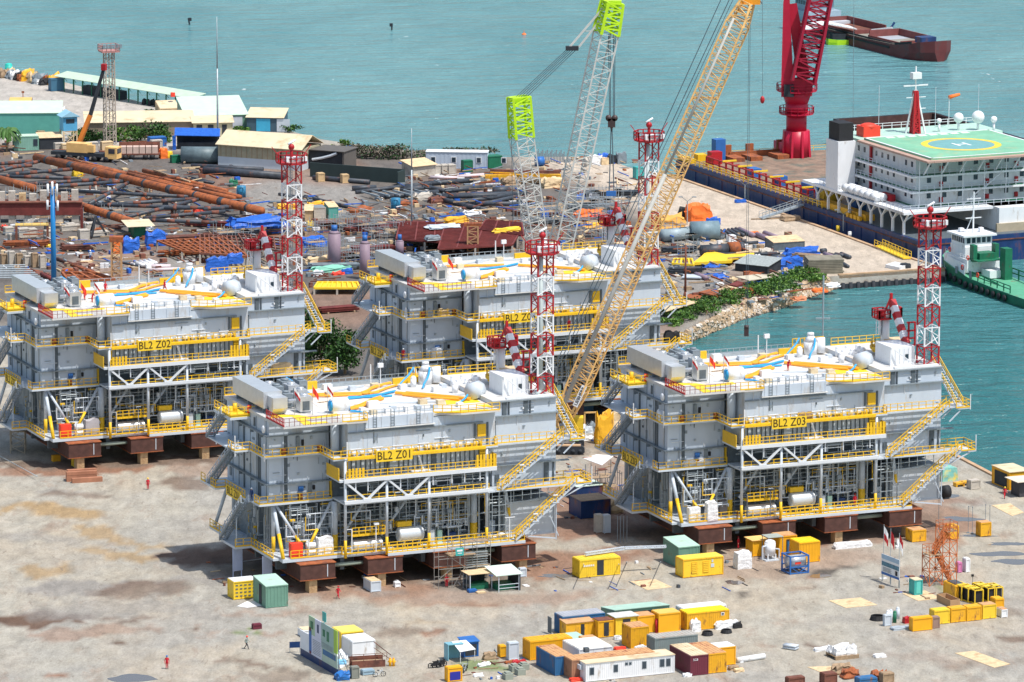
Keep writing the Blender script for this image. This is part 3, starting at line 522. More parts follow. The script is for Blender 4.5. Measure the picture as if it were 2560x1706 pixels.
 for(x,y,w_,mt)in((16,2.0,1.0,0),(18.8,1.8,1.2,0),(13.8,1.9,.9,1),(14,20.3,1.3,0),(10.2,20.4,1.0,2),(24.8,4.6,1.0,1),(15.2,6.4,1.6,0),(17.4,3.6,.8,2),(20.6,2.4,.9,2),(22.6,5.8,1.1,1),(13.2,4.2,.7,0),(24.0,16.4,1.0,0),(20.6,18.6,1.1,1),(17.2,18.4,.9,2),(26.8,2.2,.8,0),(11.2,10.4,.8,1),(27.6,13.0,1.2,0),(29.6,15.0,.8,2),(12.6,15.6,1.0,1),(23.0,2.2,.8,2)):m=MB();m.box(x,x+w_,y,y+.9,23.4,23.7+w_*.35);m.k=0;B(m,'roof_box',(M_white,M_cream,M_lgrey)[mt])
 for x in(13.2,15.8,19.6):
  m=MB();m.bar((x,-.35,21.9),(x,-.35,24.5),.07);m.bar((x+.5,-.35,21.9),(x+.5,-.35,24.5),.07)
  for k in range(6):m.bar((x,-.35,22.2+k*.38),(x+.5,-.35,22.2+k*.38),.05)
  B(m,'roof_ladder',M_mgrey)
 for(x0,y0,x1,y1)in((13.5,3.0,23,1.6),(14,8.8,26,6.2),(21,19.4,27,18.6),(12,17.6,20,20.4),(24,8.6,31,9.8)):m=MB();m.bar((x0,y0,23.55),(x1,y1,23.55),.22);m.bar((x0+.3,y0+.5,23.5),(x1+.2,y1+.5,23.5),.14);B(m,'cable_duct',M_lgrey)
 m=MB();m.tube((20.9,20,23.4),(20.9,20,26.6),.09,6);m.tube((23.1,21.8,23.4),(23.1,21.8,26),.07,6);m.box(22.7,23.5,21.6,22,25.7,26.3);m.tube((7.3,-1.2,12),(7.3,-1.2,12.1),.01,4);m.tube((-3.3,9.5,17.5),(-3.3,9.5,20.4),.08,6);m.tube((-1.2,3.7,17.8),(-1.2,3.7,20.2),.09,6);m.tube((44.4,-1.4,18),(44.4,-1.4,20.2),.07,6);m.tube((45.4,-1.4,11.8),(45.4,-1.4,14.2),.07,6);m.tube((9,-1.2,17.9),(9.0,-1.2,20.6),.09,6);B(m,'mast_light',M_white)
 for(x,y,z)in((.0,12.6,22.63),(-1.4,14.6,22.63)):
  m=MB();m.tube((x,y,z),(x,y,z+1.2),.3,10);B(m,'gas_bottle',M_bred if x==0 else M_yel)
 m=MB();m.ball((-.7,5.3,21.9),.55,12,8,sx=.4);B(m,'satellite_dish',M_white)
 h=MB();h.box(34.4,38.1,4.0,9.2,24.053,26.7);h.k=1;h.box(38.103,38.5,4.6,9,24.06,25.4)
 for x in(35.0,35.7,36.4,37.1):h.box(x,x+.05,3.95,3.998,24.3,26.4)
 h.k=2;h.box(37.0,40.2,9.3,12.6,26.2,26.4);h.box(38.2,39.4,9.6,12,24.06,26.19);ho=B(h,'roof_cabin',[M_white,M_lgrey,M_wood])
 m=MB();m.box(36.6,37.1,3.9,3.94,24.9,25.6);m.build('cabin_window',M_glass,ho)
 m=MB();m.bar((34.6,3.6,26.5),(37.6,2.4,24.1),.16);m.bar((34.0,3.4,24.05),(34.0,3.4,26.4),.14);m.box(33.8,40.8,1.55,2.1,24.053,24.3);m.bar((33.8,1.55,25.2),(38.4,1.55,25.2),.06);B(m,'cabin_frame',M_white)
 cr=MB();cr.tube((37.4,12.2,24.05),(37.4,12.2,29.5),.66,14);cr.tube((37.4,12.2,29.5),(37.4,12.2,30.2),.8,14);cr.rail([(35.7,11.6,27.0),(36.6,11.6,27.0),(36.6,12.6,27)],2.2,.5,.1);cr=B(cr,'deck_crane',M_white)
 m=MB()
 for i in range(7):
  a=V3(38.1,11.6,32.0).lerp(V3(38.5,7.4,26.3),i/7);b=V3(38.1,11.6,32.0).lerp(V3(38.5,7.4,26.3),(i+1)/7);m.k=i%2;m.tube(a,b,.62,4,cap=True)
 m.build('boom',[M_red,M_white],cr)
 m=MB();m.box(35.9,37.9,11.0,13.4,29.3,29.5);m.rail([(35.9,11,29.5),(37.6,11,29.5),(37.6,13.4,29.5),(35.9,13.4,29.5),(35.9,11,29.5)],1.2,.8,.18);m.rail([(38.7,11.2,29.6),(39.5,11.2,29.6),(39.5,13,29.6)],1.3,.7,.24);m.box(36.4,37.2,11.6,12.6,29.6,30.6);m.bar((38.4,12.4,30),(38.4,12.4,32.9),.35);m.bar((37.3,12.4,30),(38.4,12.4,32.4),.22)
 m.build('top_cage',M_red,cr)
 m=MB();m.bar((38.9,7.6,26.0),(38.9,7.6,29.4),.22);m.bar((39.9,7.6,26.0),(39.9,7.6,29.4),.22)
 for z in(26.0,27.1,28.2,29.4):m.bar((38.6,7.6,z),(39.9,7.6,z),.22)
 m.build('boom_cradle',M_red,cr)
 m=MB();m.rail([(37.4+2.0*math.cos(t*math.pi/5),12.2+2.0*math.sin(t*math.pi/5),24.9)for t in range(2,12)],1.3,1.2,.1,toe=.4);m.prism([(37.4+1.9*math.cos(t*math.pi/6),12.2+1.9*math.sin(t*math.pi/6))for t in range(12)],24.5,24.9);m.build('ring_walkway',M_yel,cr)
 tw=MB();tx,ty,w2=39.9,3.4,1.15;zs=[24.05,26.8,29.6,32.6,35.4,38.2,40.8,44.0]
 tw.k=0;tw.bar((tx,ty+.4,24),(tx,ty+.4,44),.12)
 for z in[24.4+.4*i for i in range(49)]:tw.bar((tx-.25,ty+.4,z),(tx+.25,ty+.4,z),.06)
 tw.bar((tx-.25,ty+.4,24),(tx-.25,ty+.4,44),.08);tw.bar((tx+.25,ty+.4,24),(tx+.25,ty+.4,44),.08)
 tw=B(tw,'radio_tower',M_pipe)
 for i in range(7):
  m=MB();z0,z1=zs[i],zs[i+1];c=[(tx-w2,ty-w2),(tx+w2,ty-w2),(tx+w2,ty+w2),(tx-w2,ty+w2)]
  for j in range(4):
   a,b=c[j],c[(j+1)%4];m.bar((*a,z0),(*a,z1),.2);m.bar((*a,z0),(*b,(z0+z1)/2),.11);m.bar((*b,(z0+z1)/2),(*a,z1),.11);m.bar((*a,z1-.1),(*b,z1-.1),.14)
  m.build('tower_section',M_white if i%2 else M_red,tw)
 m=MB();o8=[(tx+2.35*math.cos(t*math.pi/4+.39),ty+2.35*math.sin(t*math.pi/4+.39))for t in range(8)];m.prism(o8,43.9,44.15);m.rail([(*p,44.15)for p in o8+[o8[0]]],1.25,.9,.16)
 m.tube((tx,ty,44.1),(tx,ty,46.6),.3,10,.2);m.ball((tx,ty,46.4),.5,10,6);m.bar((tx-2.2,ty,45.3),(tx-3.2,ty,46.6),.1);m.bar((tx+2.2,ty,45.3),(tx+3.2,ty,46.6),.1);m.build('tower_platform',M_red,tw)
 m=MB()
 for t in range(6):x=tx-1.5+.6*t;m.box(x,x+.35,ty-2.0,ty-1.5,44.4,45.1)
 m.box(tx-.9,tx+.8,ty-.9,ty+.9,44.16,44.9);m.build('antenna_cluster',M_white,tw)
 m=MB();m.tube((tx,ty,46.7),(tx,ty,47.1),.12,6);m.tube((tx-.6,ty-.2,46.9),(tx+.7,ty+.2,47.4),.16,8);m.build('radar_bar',M_white,tw)
 for nm,a,b,ax in(('aft_u',(31.8,-1.0,12.2),(41.0,-1.0,18.6),'x'),('aft_b',(33.9,-1.0,4.8),(43.0,-1.0,12.1),'x'),('roof',(41.8,5.0,24.0),(43.2,-.4,18.4),'y'),('l1',(-3.0,14.2,22.6),(-3.2,19.8,18.3),'y'),('l2',(-2.9,10.8,18.3),(-3.2,19.6,11.8),'y'),('l3',(-3.0,6.6,11.6),(-3.2,14.8,4.75),'y')):
  m=MB();stair(m,a,b,1.1,ax,1)
  if nm in('l1','l2','l3'):
   A_,B_=V3(*a),V3(*b);m.ext([A_+V3(-.62,0,-.1),B_+V3(-.62,0,-.1),B_+V3(-.62,0,.28),A_+V3(-.62,0,.28)],(.05,0,0))
  elif nm!='roof':
   for t in(.33,.66):c=V3(*a).lerp(V3(*b),t);m.k=0;m.box(c.x-.5,c.x+.5,c.y-.6,c.y+.6,c.z-.1,c.z+.06);m.k=2;m.box(c.x-.45,c.x+.2,c.y-.75,c.y-.6,c.z+1.0,c.z+1.15)
  B(m,'staircase',[M_grey if nm[0]!='l' else M_mgrey,M_yel if nm[0]!='l' else M_grey,M_white])
 m=MB();m.bar((40.6,-.9,4.7),(38.6,-.9,9.3),.12);m.tube((40.2,-1.0,4.2),(40.2,-1.0,9.6),.08,6);m.bar((36.0,-.8,5.0),(40.2,-1.0,4.4),.15)
 for y in(-1.2,1.2):m.bar((42.9,y,17.9),(41.2,y,16.4),.15);m.bar((44.6,y,11.7),(41.2,y,10.2),.15)
 for a,b in(((-.5,9.9,4.4),(-3.2,9.9,4.4)),((-3,14.6,4.7),(-3,14.6,7.4)),((-3,10,4.7),(-3,10,9)),((-3,10,9),(-3,14.6,4.8))):m.bar(a,b,.12)
 B(m,'stair_support',M_grey)
 m=MB()
 for x in(30.6,31.6,32.6,33.4):m.bar((x,-.9,5),(x,-.9,11.7),.07)
 for z in(5.6,7,8.4,9.8,11.1):m.bar((30.6,-.9,z),(32.6,-.9,z),.07)
 for x in(33,34.3,35.6,36.9,38.2,39.5):m.bar((x,.2,9.6),(x,.2,11.7),.09)
 m.bar((33,.2,9.7),(40,.2,9.9),.2);m.bar((33,.2,10.6),(40,.2,10.8),.08)
 B(m,'hanging_scaffold',M_pipe)
 s1=MB();s1.box(13.1,18.45,-1.66,-1.56,17.55,19.1);B(s1,'name_plate',M_yel2)
 s2=MB();s2.box(-2.52,-2.42,9.5,15.3,10.95,12.35);B(s2,'side_name_plate',M_yel2)
 return P
PLAT=make_platform()
POSES=[(-31.158,713.14,23.211,'Z01'),(-69.084,791.58,23.09,'Z02'),(-13.831,814.431,23.536,'Z04'),(23.827,735.762,22.354,'Z03')]
PLBL={'Z01':'grey and yellow offshore platform module marked BL2 Z01, nearest to the viewer of the four','Z02':'grey and yellow offshore platform module marked BL2 Z02 at the left edge of the photo','Z04':'grey and yellow offshore platform module marked BL2 Z04, farthest one, behind the orange lattice boom','Z03':'grey and yellow offshore platform module marked BL2 Z03 standing beside the harbour basin'}
PLT={}
M_letter=mat('dark_brown_lettering',(.06,.035,.01),.6,var=.05)
for i,(x,y,a,nm)in enumerate(POSES):
 o=PLAT if i==0 else copy_tree(PLAT)
 PLT[nm]=o
for i,(x,y,a,nm)in enumerate(POSES):
 o=PLT[nm];o.location=(x,y,0);o.rotation_euler=(0,0,R(a));o['label']=PLBL[nm]
 ks=kids(o)
 sg=[k for k in ks if k.name.startswith('name_plate')][0];s2=[k for k in ks if k.name.startswith('side_name_plate')][0]
 text('BL2 '+nm,1.62,M_letter,sg,upright(15.78,-1.67,18.32),'lettering',.008,bold=.012,sx=.92)
 text('BL2 '+nm,1.5,M_letter,s2,Matrix.Translation((-2.535,12.4,11.65))@Matrix.Rotation(-math.pi/2,4,'Z')@UP_X,'lettering',.008,bold=.012,sx=.98)
 if nm in('Z01','Z04'):
  m=MB();m.tube((39.3,2.5,24.6),(39.3,2.5,43.8),.3,12);m.tube((39.3,2.5,24.7),(38.5,2.2,24.3),.3,10);m.build('vent_pipe',mat('pale_green_grey_pipe',(.46,.52,.52),.45,var=.05),o)
def wp(nm,x,y,z):
 x0,y0,a=[(p[0],p[1],R(p[2]))for p in POSES if p[3]==nm][0]
 return Vector((x0+math.cos(a)*x-math.sin(a)*y,y0+math.sin(a)*x+math.cos(a)*y,z))
def pyaw(nm):return R([p[2]for p in POSES if p[3]==nm][0])
# yard objects, placed on the ground from survey tiles (origin, scale)
TI={'A':(860,1133,2.736),'B':(1700,1133,2.736),'8':(0,1133,2.736),'2':(0,0,2.736),'3':(860,0,2.736),'4':(1700,0,2.736),'5':(0,560,2.736),'6':(860,560,2.736),'7':(1700,560,2.736),'C':(1340,1480,4.202),'D':(2160,1180,3.92),'E':(1880,1330,9.225),'F':(1060,1330,7.843),'G':(700,1500,5.8825),'H':(0,320,4.127),'I':(500,420,4.202),'J':(1000,360,4.202),'K':(1560,480,4.127),'L':(1340,960,4.61),'M':(1880,0,2.587),'N':(1700,340,2.635),'S':(0,0,1.0),'Q':(1650,1320,7.84)}
def tp(t,x,y):o=TI[t];return o[0]+x/o[2],o[1]+y/o[2]
def G(t,x,y,z=0.0):return g(*tp(t,x,y),z)
def crate(t,x,y,Lx,Ly,H,m,label,cat='container',name='container',group=None,yaw=YAW,roof=None,ribs=0.0,doors=(),wins=(),over=0.0,rh=.08,z=0.0,slope=0.0,top=None,feet=False,frame=None,loc=None):
 """rectangular thing whose near left ground corner is seen at tile point (x, y)"""
 P=empty(name,loc or G(t,x,y,z),yaw,label,cat,group)
 b=MB();z0=.12
 if slope:b.add([(0,0,z0),(Lx,0,z0),(Lx,Ly,z0),(0,Ly,z0),(0,0,H),(Lx,0,H),(Lx,Ly,H+slope),(0,Ly,H+slope)],[(3,2,1,0),(4,5,6,7),(0,1,5,4),(1,2,6,5),(2,3,7,6),(3,0,4,7)])
 else:b.box(0,Lx,0,Ly,z0,H)
 if ribs:
  x_=.18
  while x_<Lx-.2:
   if not any(d[0]-.12<x_<d[1]+.05 for d in doors):b.box(x_,x_+ribs*.45,-.035,-.001,z0+.12,H-.14)
   x_+=ribs
  y_=.18
  while y_<Ly-.2:b.box(-.035,-.001,y_,y_+ribs*.45,z0+.12,H-.14);y_+=ribs
 b.build('body',m,P)
 f=MB();w=.11
 for xx,yy in((0,0),(Lx,0),(Lx,Ly),(0,Ly)):f.box(xx-w*.55,xx+w*.55,yy-w*.55,yy+w*.55,0,H+(slope if yy else 0)-.004)
 f.bar((0,-.02,z0),(Lx,-.02,z0),w);f.bar((-.02,0,z0),(-.02,Ly,z0),w);f.bar((0,-.02,H-.07),(Lx,-.02,H-.07),w);f.bar((-.02,0,H-.07),(-.02,Ly,H-.07+slope),w)
 f.build('corner_frame',frame or m,P)
 r=MB();o=over
 r.add([(-o,-o,H),(Lx+o,-o,H),(Lx+o,Ly+o,H+slope),(-o,Ly+o,H+slope),(-o,-o,H+rh),(Lx+o,-o,H+rh),(Lx+o,Ly+o,H+rh+slope),(-o,Ly+o,H+rh+slope)],[(3,2,1,0),(4,5,6,7),(0,1,5,4),(1,2,6,5),(2,3,7,6),(3,0,4,7)])
 if ribs and not over:
  x_=.3
  while x_<Lx-.2:r.box(x_,x_+.16,.08,Ly-.08,H+rh+.001,H+rh+.03);x_+=.5
 r.build('roof',roof or m,P)
 for d in doors:
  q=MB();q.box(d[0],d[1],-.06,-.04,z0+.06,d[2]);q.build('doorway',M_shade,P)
 for w_ in wins:
  q=MB();q.box(w_[0]-.08,w_[1]+.08,-.06,-.03,w_[2]-.08,w_[3]+.08);fr=q.build('window',M_white if m!=M_white else M_mgrey,P)
  q=MB();q.box(w_[0],w_[1],-.08,-.062,w_[2],w_[3]);q.build('pane',M_glass,fr)
 return P
M_rroof=mat('rust_patched_roof',(.62,.36,.17),.8,var=.2,scale=.8,dirt=(.36,.14,.07),dirt_amt=.5,dscale=.8)
M_cblue=mat('container_blue',(.035,.15,.33),.55,var=.15,dirt=(.22,.12,.08),dirt_amt=.22,dscale=1.0,streak=.3)
M_maroon=mat('container_maroon',(.16,.03,.05),.55,var=.12,dirt=(.1,.04,.03),dirt_amt=.2)
M_orcab=mat('hut_orange',(.85,.42,.015),.5,var=.08,dirt=(.5,.2,.05),dirt_amt=.15)
grpC='containers and huts clustered at the bottom'
crate('C',280,458,6.06,2.6,2.5,M_cblue,'blue corrugated container with pale blue end doors, farthest left in the hut cluster',group=grpC,ribs=.3,roof=mat('grey_blue_roof',(.40,.42,.46),.6))
d=MB();d.box(0,.06,0,1.2,.1,2.3);tag(d.build('door_leaf',M_dgrey,None,G('C',160,452),YAW),'dark open door leaf standing left of the blue corrugated container','door')
crate('C',318,492,3.95,2.0,2.0,M_ochre,'low yellow hut with orange roof and narrow dark doorway beside the blue container','hut','site_hut',grpC,roof=M_rroof,over=.12,doors=[(2.1,2.6,1.75)],slope=.15)
crate('C',655,486,2.2,1.9,2.25,M_ochre,'small yellow hut with rusty red roof and open black doorway','hut','site_hut',grpC,roof=M_rust,doors=[(.8,1.5,2.0)])
crate('C',838,462,3.1,2.3,2.45,M_cyel,'yellow hut with overhanging pale grey roof and wide dark opening','hut','site_hut',grpC,roof=mat('pale_sheet_roof',(.62,.64,.6),.5,dirt=(.4,.35,.3),dirt_amt=.3),over=.22,doors=[(1.0,2.1,2.15)])
crate('C',1070,442,2.4,2.2,2.35,M_orcab,'plain orange hut with rusty roof between the pale roofed hut and the tall box','hut','site_hut',grpC,roof=M_rroof)
crate('C',1290,436,3.1,2.3,2.6,M_orcab,'tall plain orange box container on short feet left of the long yellow one',group=grpC,roof=mat('faded_orange_roof',(.80,.50,.12),.6))
crate('C',1590,416,6.06,2.44,2.4,M_ochre,'long bright yellow corrugated container with yellow roof at right of the cluster',group=grpC,ribs=.28,roof=mat('lemon_roof',(.88,.66,.02),.5),wins=[(5.0,5.3,1.8,2.05)])
crate('C',1545,350,6.3,2.2,2.2,M_white,'white roofed container behind the long yellow corrugated one',group=grpC,roof=M_white,wins=[(.5,.9,1.6,2.0)])
crate('C',828,392,7.9,4.3,2.55,M_green,'long shed with sloping mint green roof at the back of the hut cluster','shed','mint_roof_shed',grpC,roof=M_mint,over=.12,slope=-.55,doors=[(2.4,7.6,2.2)])
crate('C',1000,602,2.5,2.8,2.85,M_ochre,'tall dirty yellow cube with rusty roof in the middle of the cluster',group=grpC,roof=M_rroof,ribs=.25)
crate('C',1250,690,6.06,2.44,2.5,mat('container_grey_green',(.22,.27,.27),.55,dirt=(.2,.1,.06),dirt_amt=.25),'grey corrugated container with dull grey roof behind the maroon one',group=grpC,ribs=.28,roof=mat('dull_roof',(.42,.40,.36),.7,dirt=(.4,.2,.1),dirt_amt=.3))
crate('A',1275,1420,5.9,2.4,2.5,M_orcab,'orange yellow corrugated container with bright roof, leftmost of the big ones',group=grpC,ribs=.28,roof=M_ochre)
crate('C',290,668,3.0,2.9,2.1,M_ochre,'yellow hut under a flat mint green roof behind the blue long container','hut','site_hut',grpC,roof=M_mint,over=.15)
crate('C',525,690,1.9,2.3,2.3,M_orcab,'small rusty orange box right beside the mint roofed hut',group=grpC,roof=M_rroof)
crate('C',205,884,2.44,6.06,2.5,M_cblue,'blue container seen end on with rust striped roof at the cluster left front',group=grpC,ribs=.28,roof=M_rroof)
crate('C',455,800,4.6,5.2,2.45,M_white,'white flat roofed container pair between the blue container and the yellow cube',group=grpC,roof=mat('cream_white_roof',(.78,.74,.66),.6,dirt=(.6,.5,.4),dirt_amt=.2))
crate('C',378,922,11.6,2.5,2.5,mat('brown_container',(.38,.2,.12),.6,dirt=(.2,.09,.05),dirt_amt=.3),'long rusty brown container directly behind the white office cabin',group=grpC,ribs=.3,roof=M_rroof)
cab=crate('C',525,950,12.4,2.9,2.4,M_white,'long white office cabin with cream roof and five dark windows at the bottom edge','cabin','office_cabin',None,ribs=.3,roof=M_cream,over=.12,wins=[(.55,1.05,.95,1.8),(3.9,4.4,1.0,1.85),(7.9,8.4,1.05,1.9),(10.4,10.95,1.05,1.95),(11.3,11.8,1.05,1.95),(5.5,5.8,1.75,2.0),(6.05,6.3,1.75,2.0)])
m=MB();m.box(-.4,-.02,1.0,1.9,1.4,2.0);m.build('air_conditioner',M_lgrey,cab)
mc=crate('C',1625,886,2.44,6.3,2.65,M_maroon,'dark maroon corrugated container with cream roof and white markings',group=grpC,ribs=.26,roof=M_cream)
text('SC8',.42,M_white,mc,upright(.65,-.07,2.1),'lettering')
crate('C',1808,863,2.55,6.0,2.62,M_ochre,'yellow corrugated container with rusty roof right next to the maroon one',group=grpC,ribs=.26,roof=M_rroof)
crate('C',1912,782,2.44,2.4,2.45,M_orcab,'orange box container with white covered top at right end of the cluster',group=grpC,roof=M_white)
yc=crate('A',1613,857,6.06,2.44,2.5,M_cyel,'yellow store container with open dark middle doorway between the two near platforms',group=None,ribs=.28,doors=[(2.6,3.6,2.3)],roof=mat('lemon_roof2',(.85,.6,.05),.5))
m=MB()
for i in range(6):m.box(.55+i*.28,.72+i*.28,-.075,-.05,1.55,1.8)
m.build('painted_mark',M_white,yc)
gs=crate('Q',455,990,6.06,2.44,2.59,M_cyel,'lemon yellow generator container with louvred doors standing in front of the green shed','generator','generator_container',None,roof=mat('lemon_roof3',(.88,.64,.08),.5),frame=M_ochre)
for x0 in(1.2,2.95):
 m=MB();m.box(x0,x0+.9,-.05,-.002,.5,2.15);fr=m.build('louvre_door',M_ochre,gs)
 for k in range(6):
  q=MB()if k==0 else q;q.box(x0+.08,x0+.82,-.09,-.052,.6+k*.25,.74+k*.25)
 q.build('louvre',M_cyel,fr)
m=MB();m.box(4.2,4.7,-.05,-.003,1.2,1.7);m.box(4.3,4.55,-.05,-.003,1.9,2.3);m.build('control_panel',M_lgrey,gs)
crate('Q',365,802,3.15,5.0,3.0,M_green,'green sheet metal shed with pale sloping roof behind the lemon generator container','shed','green_shed','green sheet metal sheds',ribs=.5,roof=M_mint,slope=.4,over=.08,doors=[(.1,1.6,.3)])
sh=crate('8',1820,1063,3.1,4.7,3.0,M_green,'green sheet metal shed with pale sloping roof beside the yellow framed generator','shed','green_shed','green sheet metal sheds',ribs=.5,roof=M_mint,slope=.45,over=.08)
m=MB();m.box(-.06,-.04,1.6,2.6,.2,2.9);m.build('doorway',M_shade,sh)
gy=crate('8',1600,1005,3.4,2.3,2.5,M_cyel,'pale yellow framed generator set with white top left of the green shed','generator','generator_set',None,roof=M_white,frame=M_cyel)
m=MB()
for i in range(5):
 for k in range(4):m.box(.25+i*.62,.6+i*.62,-.05,-.002,.4+k*.5,.55+k*.5)
m.build('vent_slot',M_dgrey,gy)
crate('E',1090,728,3.15,3.0,2.9,M_orcab,'large bright orange yellow box with ridged roof behind the blue tank frame',group='orange boxes beside the third platform',roof=mat('ridge_roof',(.9,.62,.02),.5),ribs=.45)
o=crate('E',625,575,2.7,2.4,2.9,M_orcab,'orange yellow box with rusty roof and teal lit doorway behind the white tank',group='orange boxes beside the third platform',roof=M_rroof,doors=[(1.1,1.8,2.4)])
m=MB();m.box(1.25,1.7,-.09,-.065,.6,2.1);m.build('door_panel',M_cblue,o)
crate('E',20,575,2.1,2.2,2.3,M_orcab,'small orange hut with light overhanging roof left of the white tank','hut','site_hut','orange boxes beside the third platform',roof=mat('tan_roof',(.85,.55,.2),.6),over=.25)
P=empty('tank_frame',G('E',880,990),YAW,'blue steel frame holding a horizontal tank in front of the orange boxes','tank frame')
m=MB()
for x in(0,2.8):
 for y in(0,2.6):m.bar((x,y,0),(x,y,2.6),.2)
 for z in(.12,2.5):m.bar((x,0,z),(x,2.6,z),.18)
 m.bar((x,0,1.2),(x,2.6,.2),.12)
for y in(0,2.6):
 for z in(.12,1.0,2.5):m.bar((0,y,z),(2.8,y,z),.16)
m.bar((.2,0,.95),(1.4,0,.15),.1);m.bar((2.6,0,.95),(1.4,0,.15),.1);m.build('frame',M_blue,P)
m=MB();m.tube((.15,1.3,1.5),(2.65,1.3,1.5),.95,20);m.build('tank',M_stain,P)
m=MB();m.box(.9,1.8,.3,.36,1.3,1.6);m.build('hazard_label',M_bred,P)
P=empty('vertical_tank',G('E',350,690),YAW,'white upright tank with side pipes on a small skid','tank')
m=MB();m.box(-.2,1.9,0,2.0,0,.18);m.build('skid',M_lgrey,P)
m=MB();m.tube((.9,1.0,.7),(.9,1.0,2.5),.78,16);m.ball((.9,1.0,2.5),.78,16,8,sz=.5)
for a in((.3,.4),(1.5,.4),(1.5,1.6),(.3,1.6)):m.bar((a[0],a[1],.18),(a[0],a[1],.9),.14)
m.build('shell',M_white,P)
m=MB();m.path([(.1,.6,2.1),(-.5,.5,2.1),(-.5,.5,.2)],.13);m.path([(1.6,.6,1.6),(2.1,.5,1.5),(2.1,.5,.2)],.1);m.build('side_pipe',M_lgrey,P)
P=empty('canopy',G('E',430,610),YAW,'thin grey flat canopy on posts behind the white upright tank','canopy')
m=MB();m.box(-.6,1.8,-.4,1.8,3.0,3.08);m.build('roof',mat('grey_canopy',(.35,.4,.37),.6),P)
m=MB()
for x,y in((-.5,-.3),(1.7,-.3),(1.7,1.7),(-.5,1.7)):m.bar((x,y,0),(x,y,3.0),.08)
m.build('post',M_mgrey,P)
def lump(t,x,y,Lx,Ly,H,m,label,cat,name='covered_pile',seed=1,group=None,yaw=YAW,z=0,rough=.18,loc=None):
 r_=random.Random(seed);me=bmesh.new();bmesh.ops.create_cube(me,size=1);bmesh.ops.subdivide_edges(me,edges=me.edges[:],cuts=5,use_grid_fill=True)
 for v in me.verts:
  p=v.co;q=noise.noise(Vector((p.x*2.3+seed,p.y*2.3,p.z*2.3)))*rough*2
  f=1-.16*max(0,p.z+.1)
  v.co=Vector(((p.x*f+q*.25+.5)*Lx,(p.y*f+q*.25+.5)*Ly,max(0,(p.z+.5+(q*.9 if p.z>.3 else q*.15)))*H))
 b=D.meshes.new(name);me.to_mesh(b);me.free();b.materials.append(m);o=D.objects.new(name,b);COL.objects.link(o);o.location=loc or G(t,x,y,z);o.rotation_euler=(0,0,yaw)
 return tag(o,label,cat,group)
o=lump('Q',1525,822,2.2,1.6,2.3,M_tarpw,'square machine wrapped in a white sheet beside the lemon generator container','wrapped machine','wrapped_machine',3,rough=.07)
for i,(t,pts,lab)in enumerate((('A',[(1958,880),(2072,938),(2245,918),(2130,865)],'pale plywood sheet lying alone on bare ground near the open yellow container'),('B',[(1015,1010),(1135,1062),(1350,1040),(1235,990)],'pale plywood sheet lying on grey ground left of the teal cabin'),('B',[(1880,1370),(2150,1470),(2260,1445),(2010,1355)],'large pale plywood patch with brown stains at lower right'),('B',[(870,1465),(1000,1515),(1170,1505),(1050,1458)],'faded plywood patch near the bottom edge'),('D',[(375,1195),(530,1268),(750,1240),(600,1165)],'plywood sheet under the teal toilet cabin'),('D',[(1250,330),(1450,435),(1568,400),(1430,310)],'pinkish plywood patch near the right edge'),('L',[(540,860),(760,942),(900,830),(700,815)],'bright white sheet spread on the ground between the platforms'),('8',[(1620,1050),(1690,1060),(1790,1045),(1740,990)],'white plastic sheet on the ground in front of the green shed'))):
 p0=G(t,*pts[0]);me=MB();q=[G(t,*p)-p0 for p in pts];me.prism([(p.x,p.y)for p in q],.008+i*.001,.05)
 tag(me.build('ground_sheet',M_wood if i<6 and i!=4 else(M_wood if i==4 else M_tarpw),None,p0),lab,'ground sheet','sheets laid on the ground')
grpT='yellow tool boxes in the open yard'
for x,y,lx,ly,h,mt,lab in((690,1500,2.25,1.4,1.9,M_cyel,'yellow tool box with a black hole on top, first of the row of four'),(855,1482,2.15,1.4,1.9,M_ochre,'orange yellow tool box on skids, second of the row of four'),(1010,1467,2.1,1.4,1.9,M_ochre,'tool box with a white patch on its front, third of the row of four'),(1165,1446,1.95,1.5,1.9,M_cyel,'yellow tool box with rusty red top, last of the row of four'),(480,1567,2.8,1.0,1.75,M_orcab,'bright orange tool box standing in front of the row of four'),(475,692,2.1,2.0,1.7,M_ochre,'double door yellow tool box with rusty top behind the red white flags'),(845,665,1.3,1.6,1.9,M_ochre,'yellow tool box seen behind the top of the orange stair tower'),(1145,637,1.6,1.4,2.0,M_ochre,'yellow tool box standing alone beside thin steel pins'),(1290,1335,1.2,1.5,1.2,M_orcab,'low orange box behind the last yellow tool box')):
 crate('D',x,y,lx,ly,h,mt,lab,'tool box','tool_box',grpT,roof=M_rroof if 'rust' in lab or 'alone' in lab else None)
crate('D',675,1537,.95,.8,1.5,mat('brown_steel_box',(.3,.2,.16),.6),'small brown steel cabinet squeezed beside the bright orange tool box','cabinet','steel_cabinet')
crate('D',1350,1430,.8,1.5,1.1,M_white,'small white crate with rusty top at the end of the tool box row','crate','white_crate',roof=M_rroof)
crate('D',1000,986,.55,1.0,1.9,M_white,'tall white cabinet standing on a patch of grass','cabinet','tall_cabinet');crate('D',925,990,.5,.8,1.4,mat('pink_paint',(.6,.2,.4),.6),'short pink cabinet beside the tall white cabinet','cabinet','pink_cabinet')
tl=crate('D',495,1213,1.15,1.5,2.1,M_teal,'teal portable toilet cabin with cream roof on a plywood sheet','toilet cabin','portable_toilet',roof=M_cream,over=.04)
m=MB();m.box(.25,.9,-.05,-.003,.25,1.9);m.build('door',mat('teal_light',(.12,.55,.5),.5),tl)
P=empty('open_crate',G('D',845,1330),YAW,'open topped wooden crate in front of the yellow cages','crate')
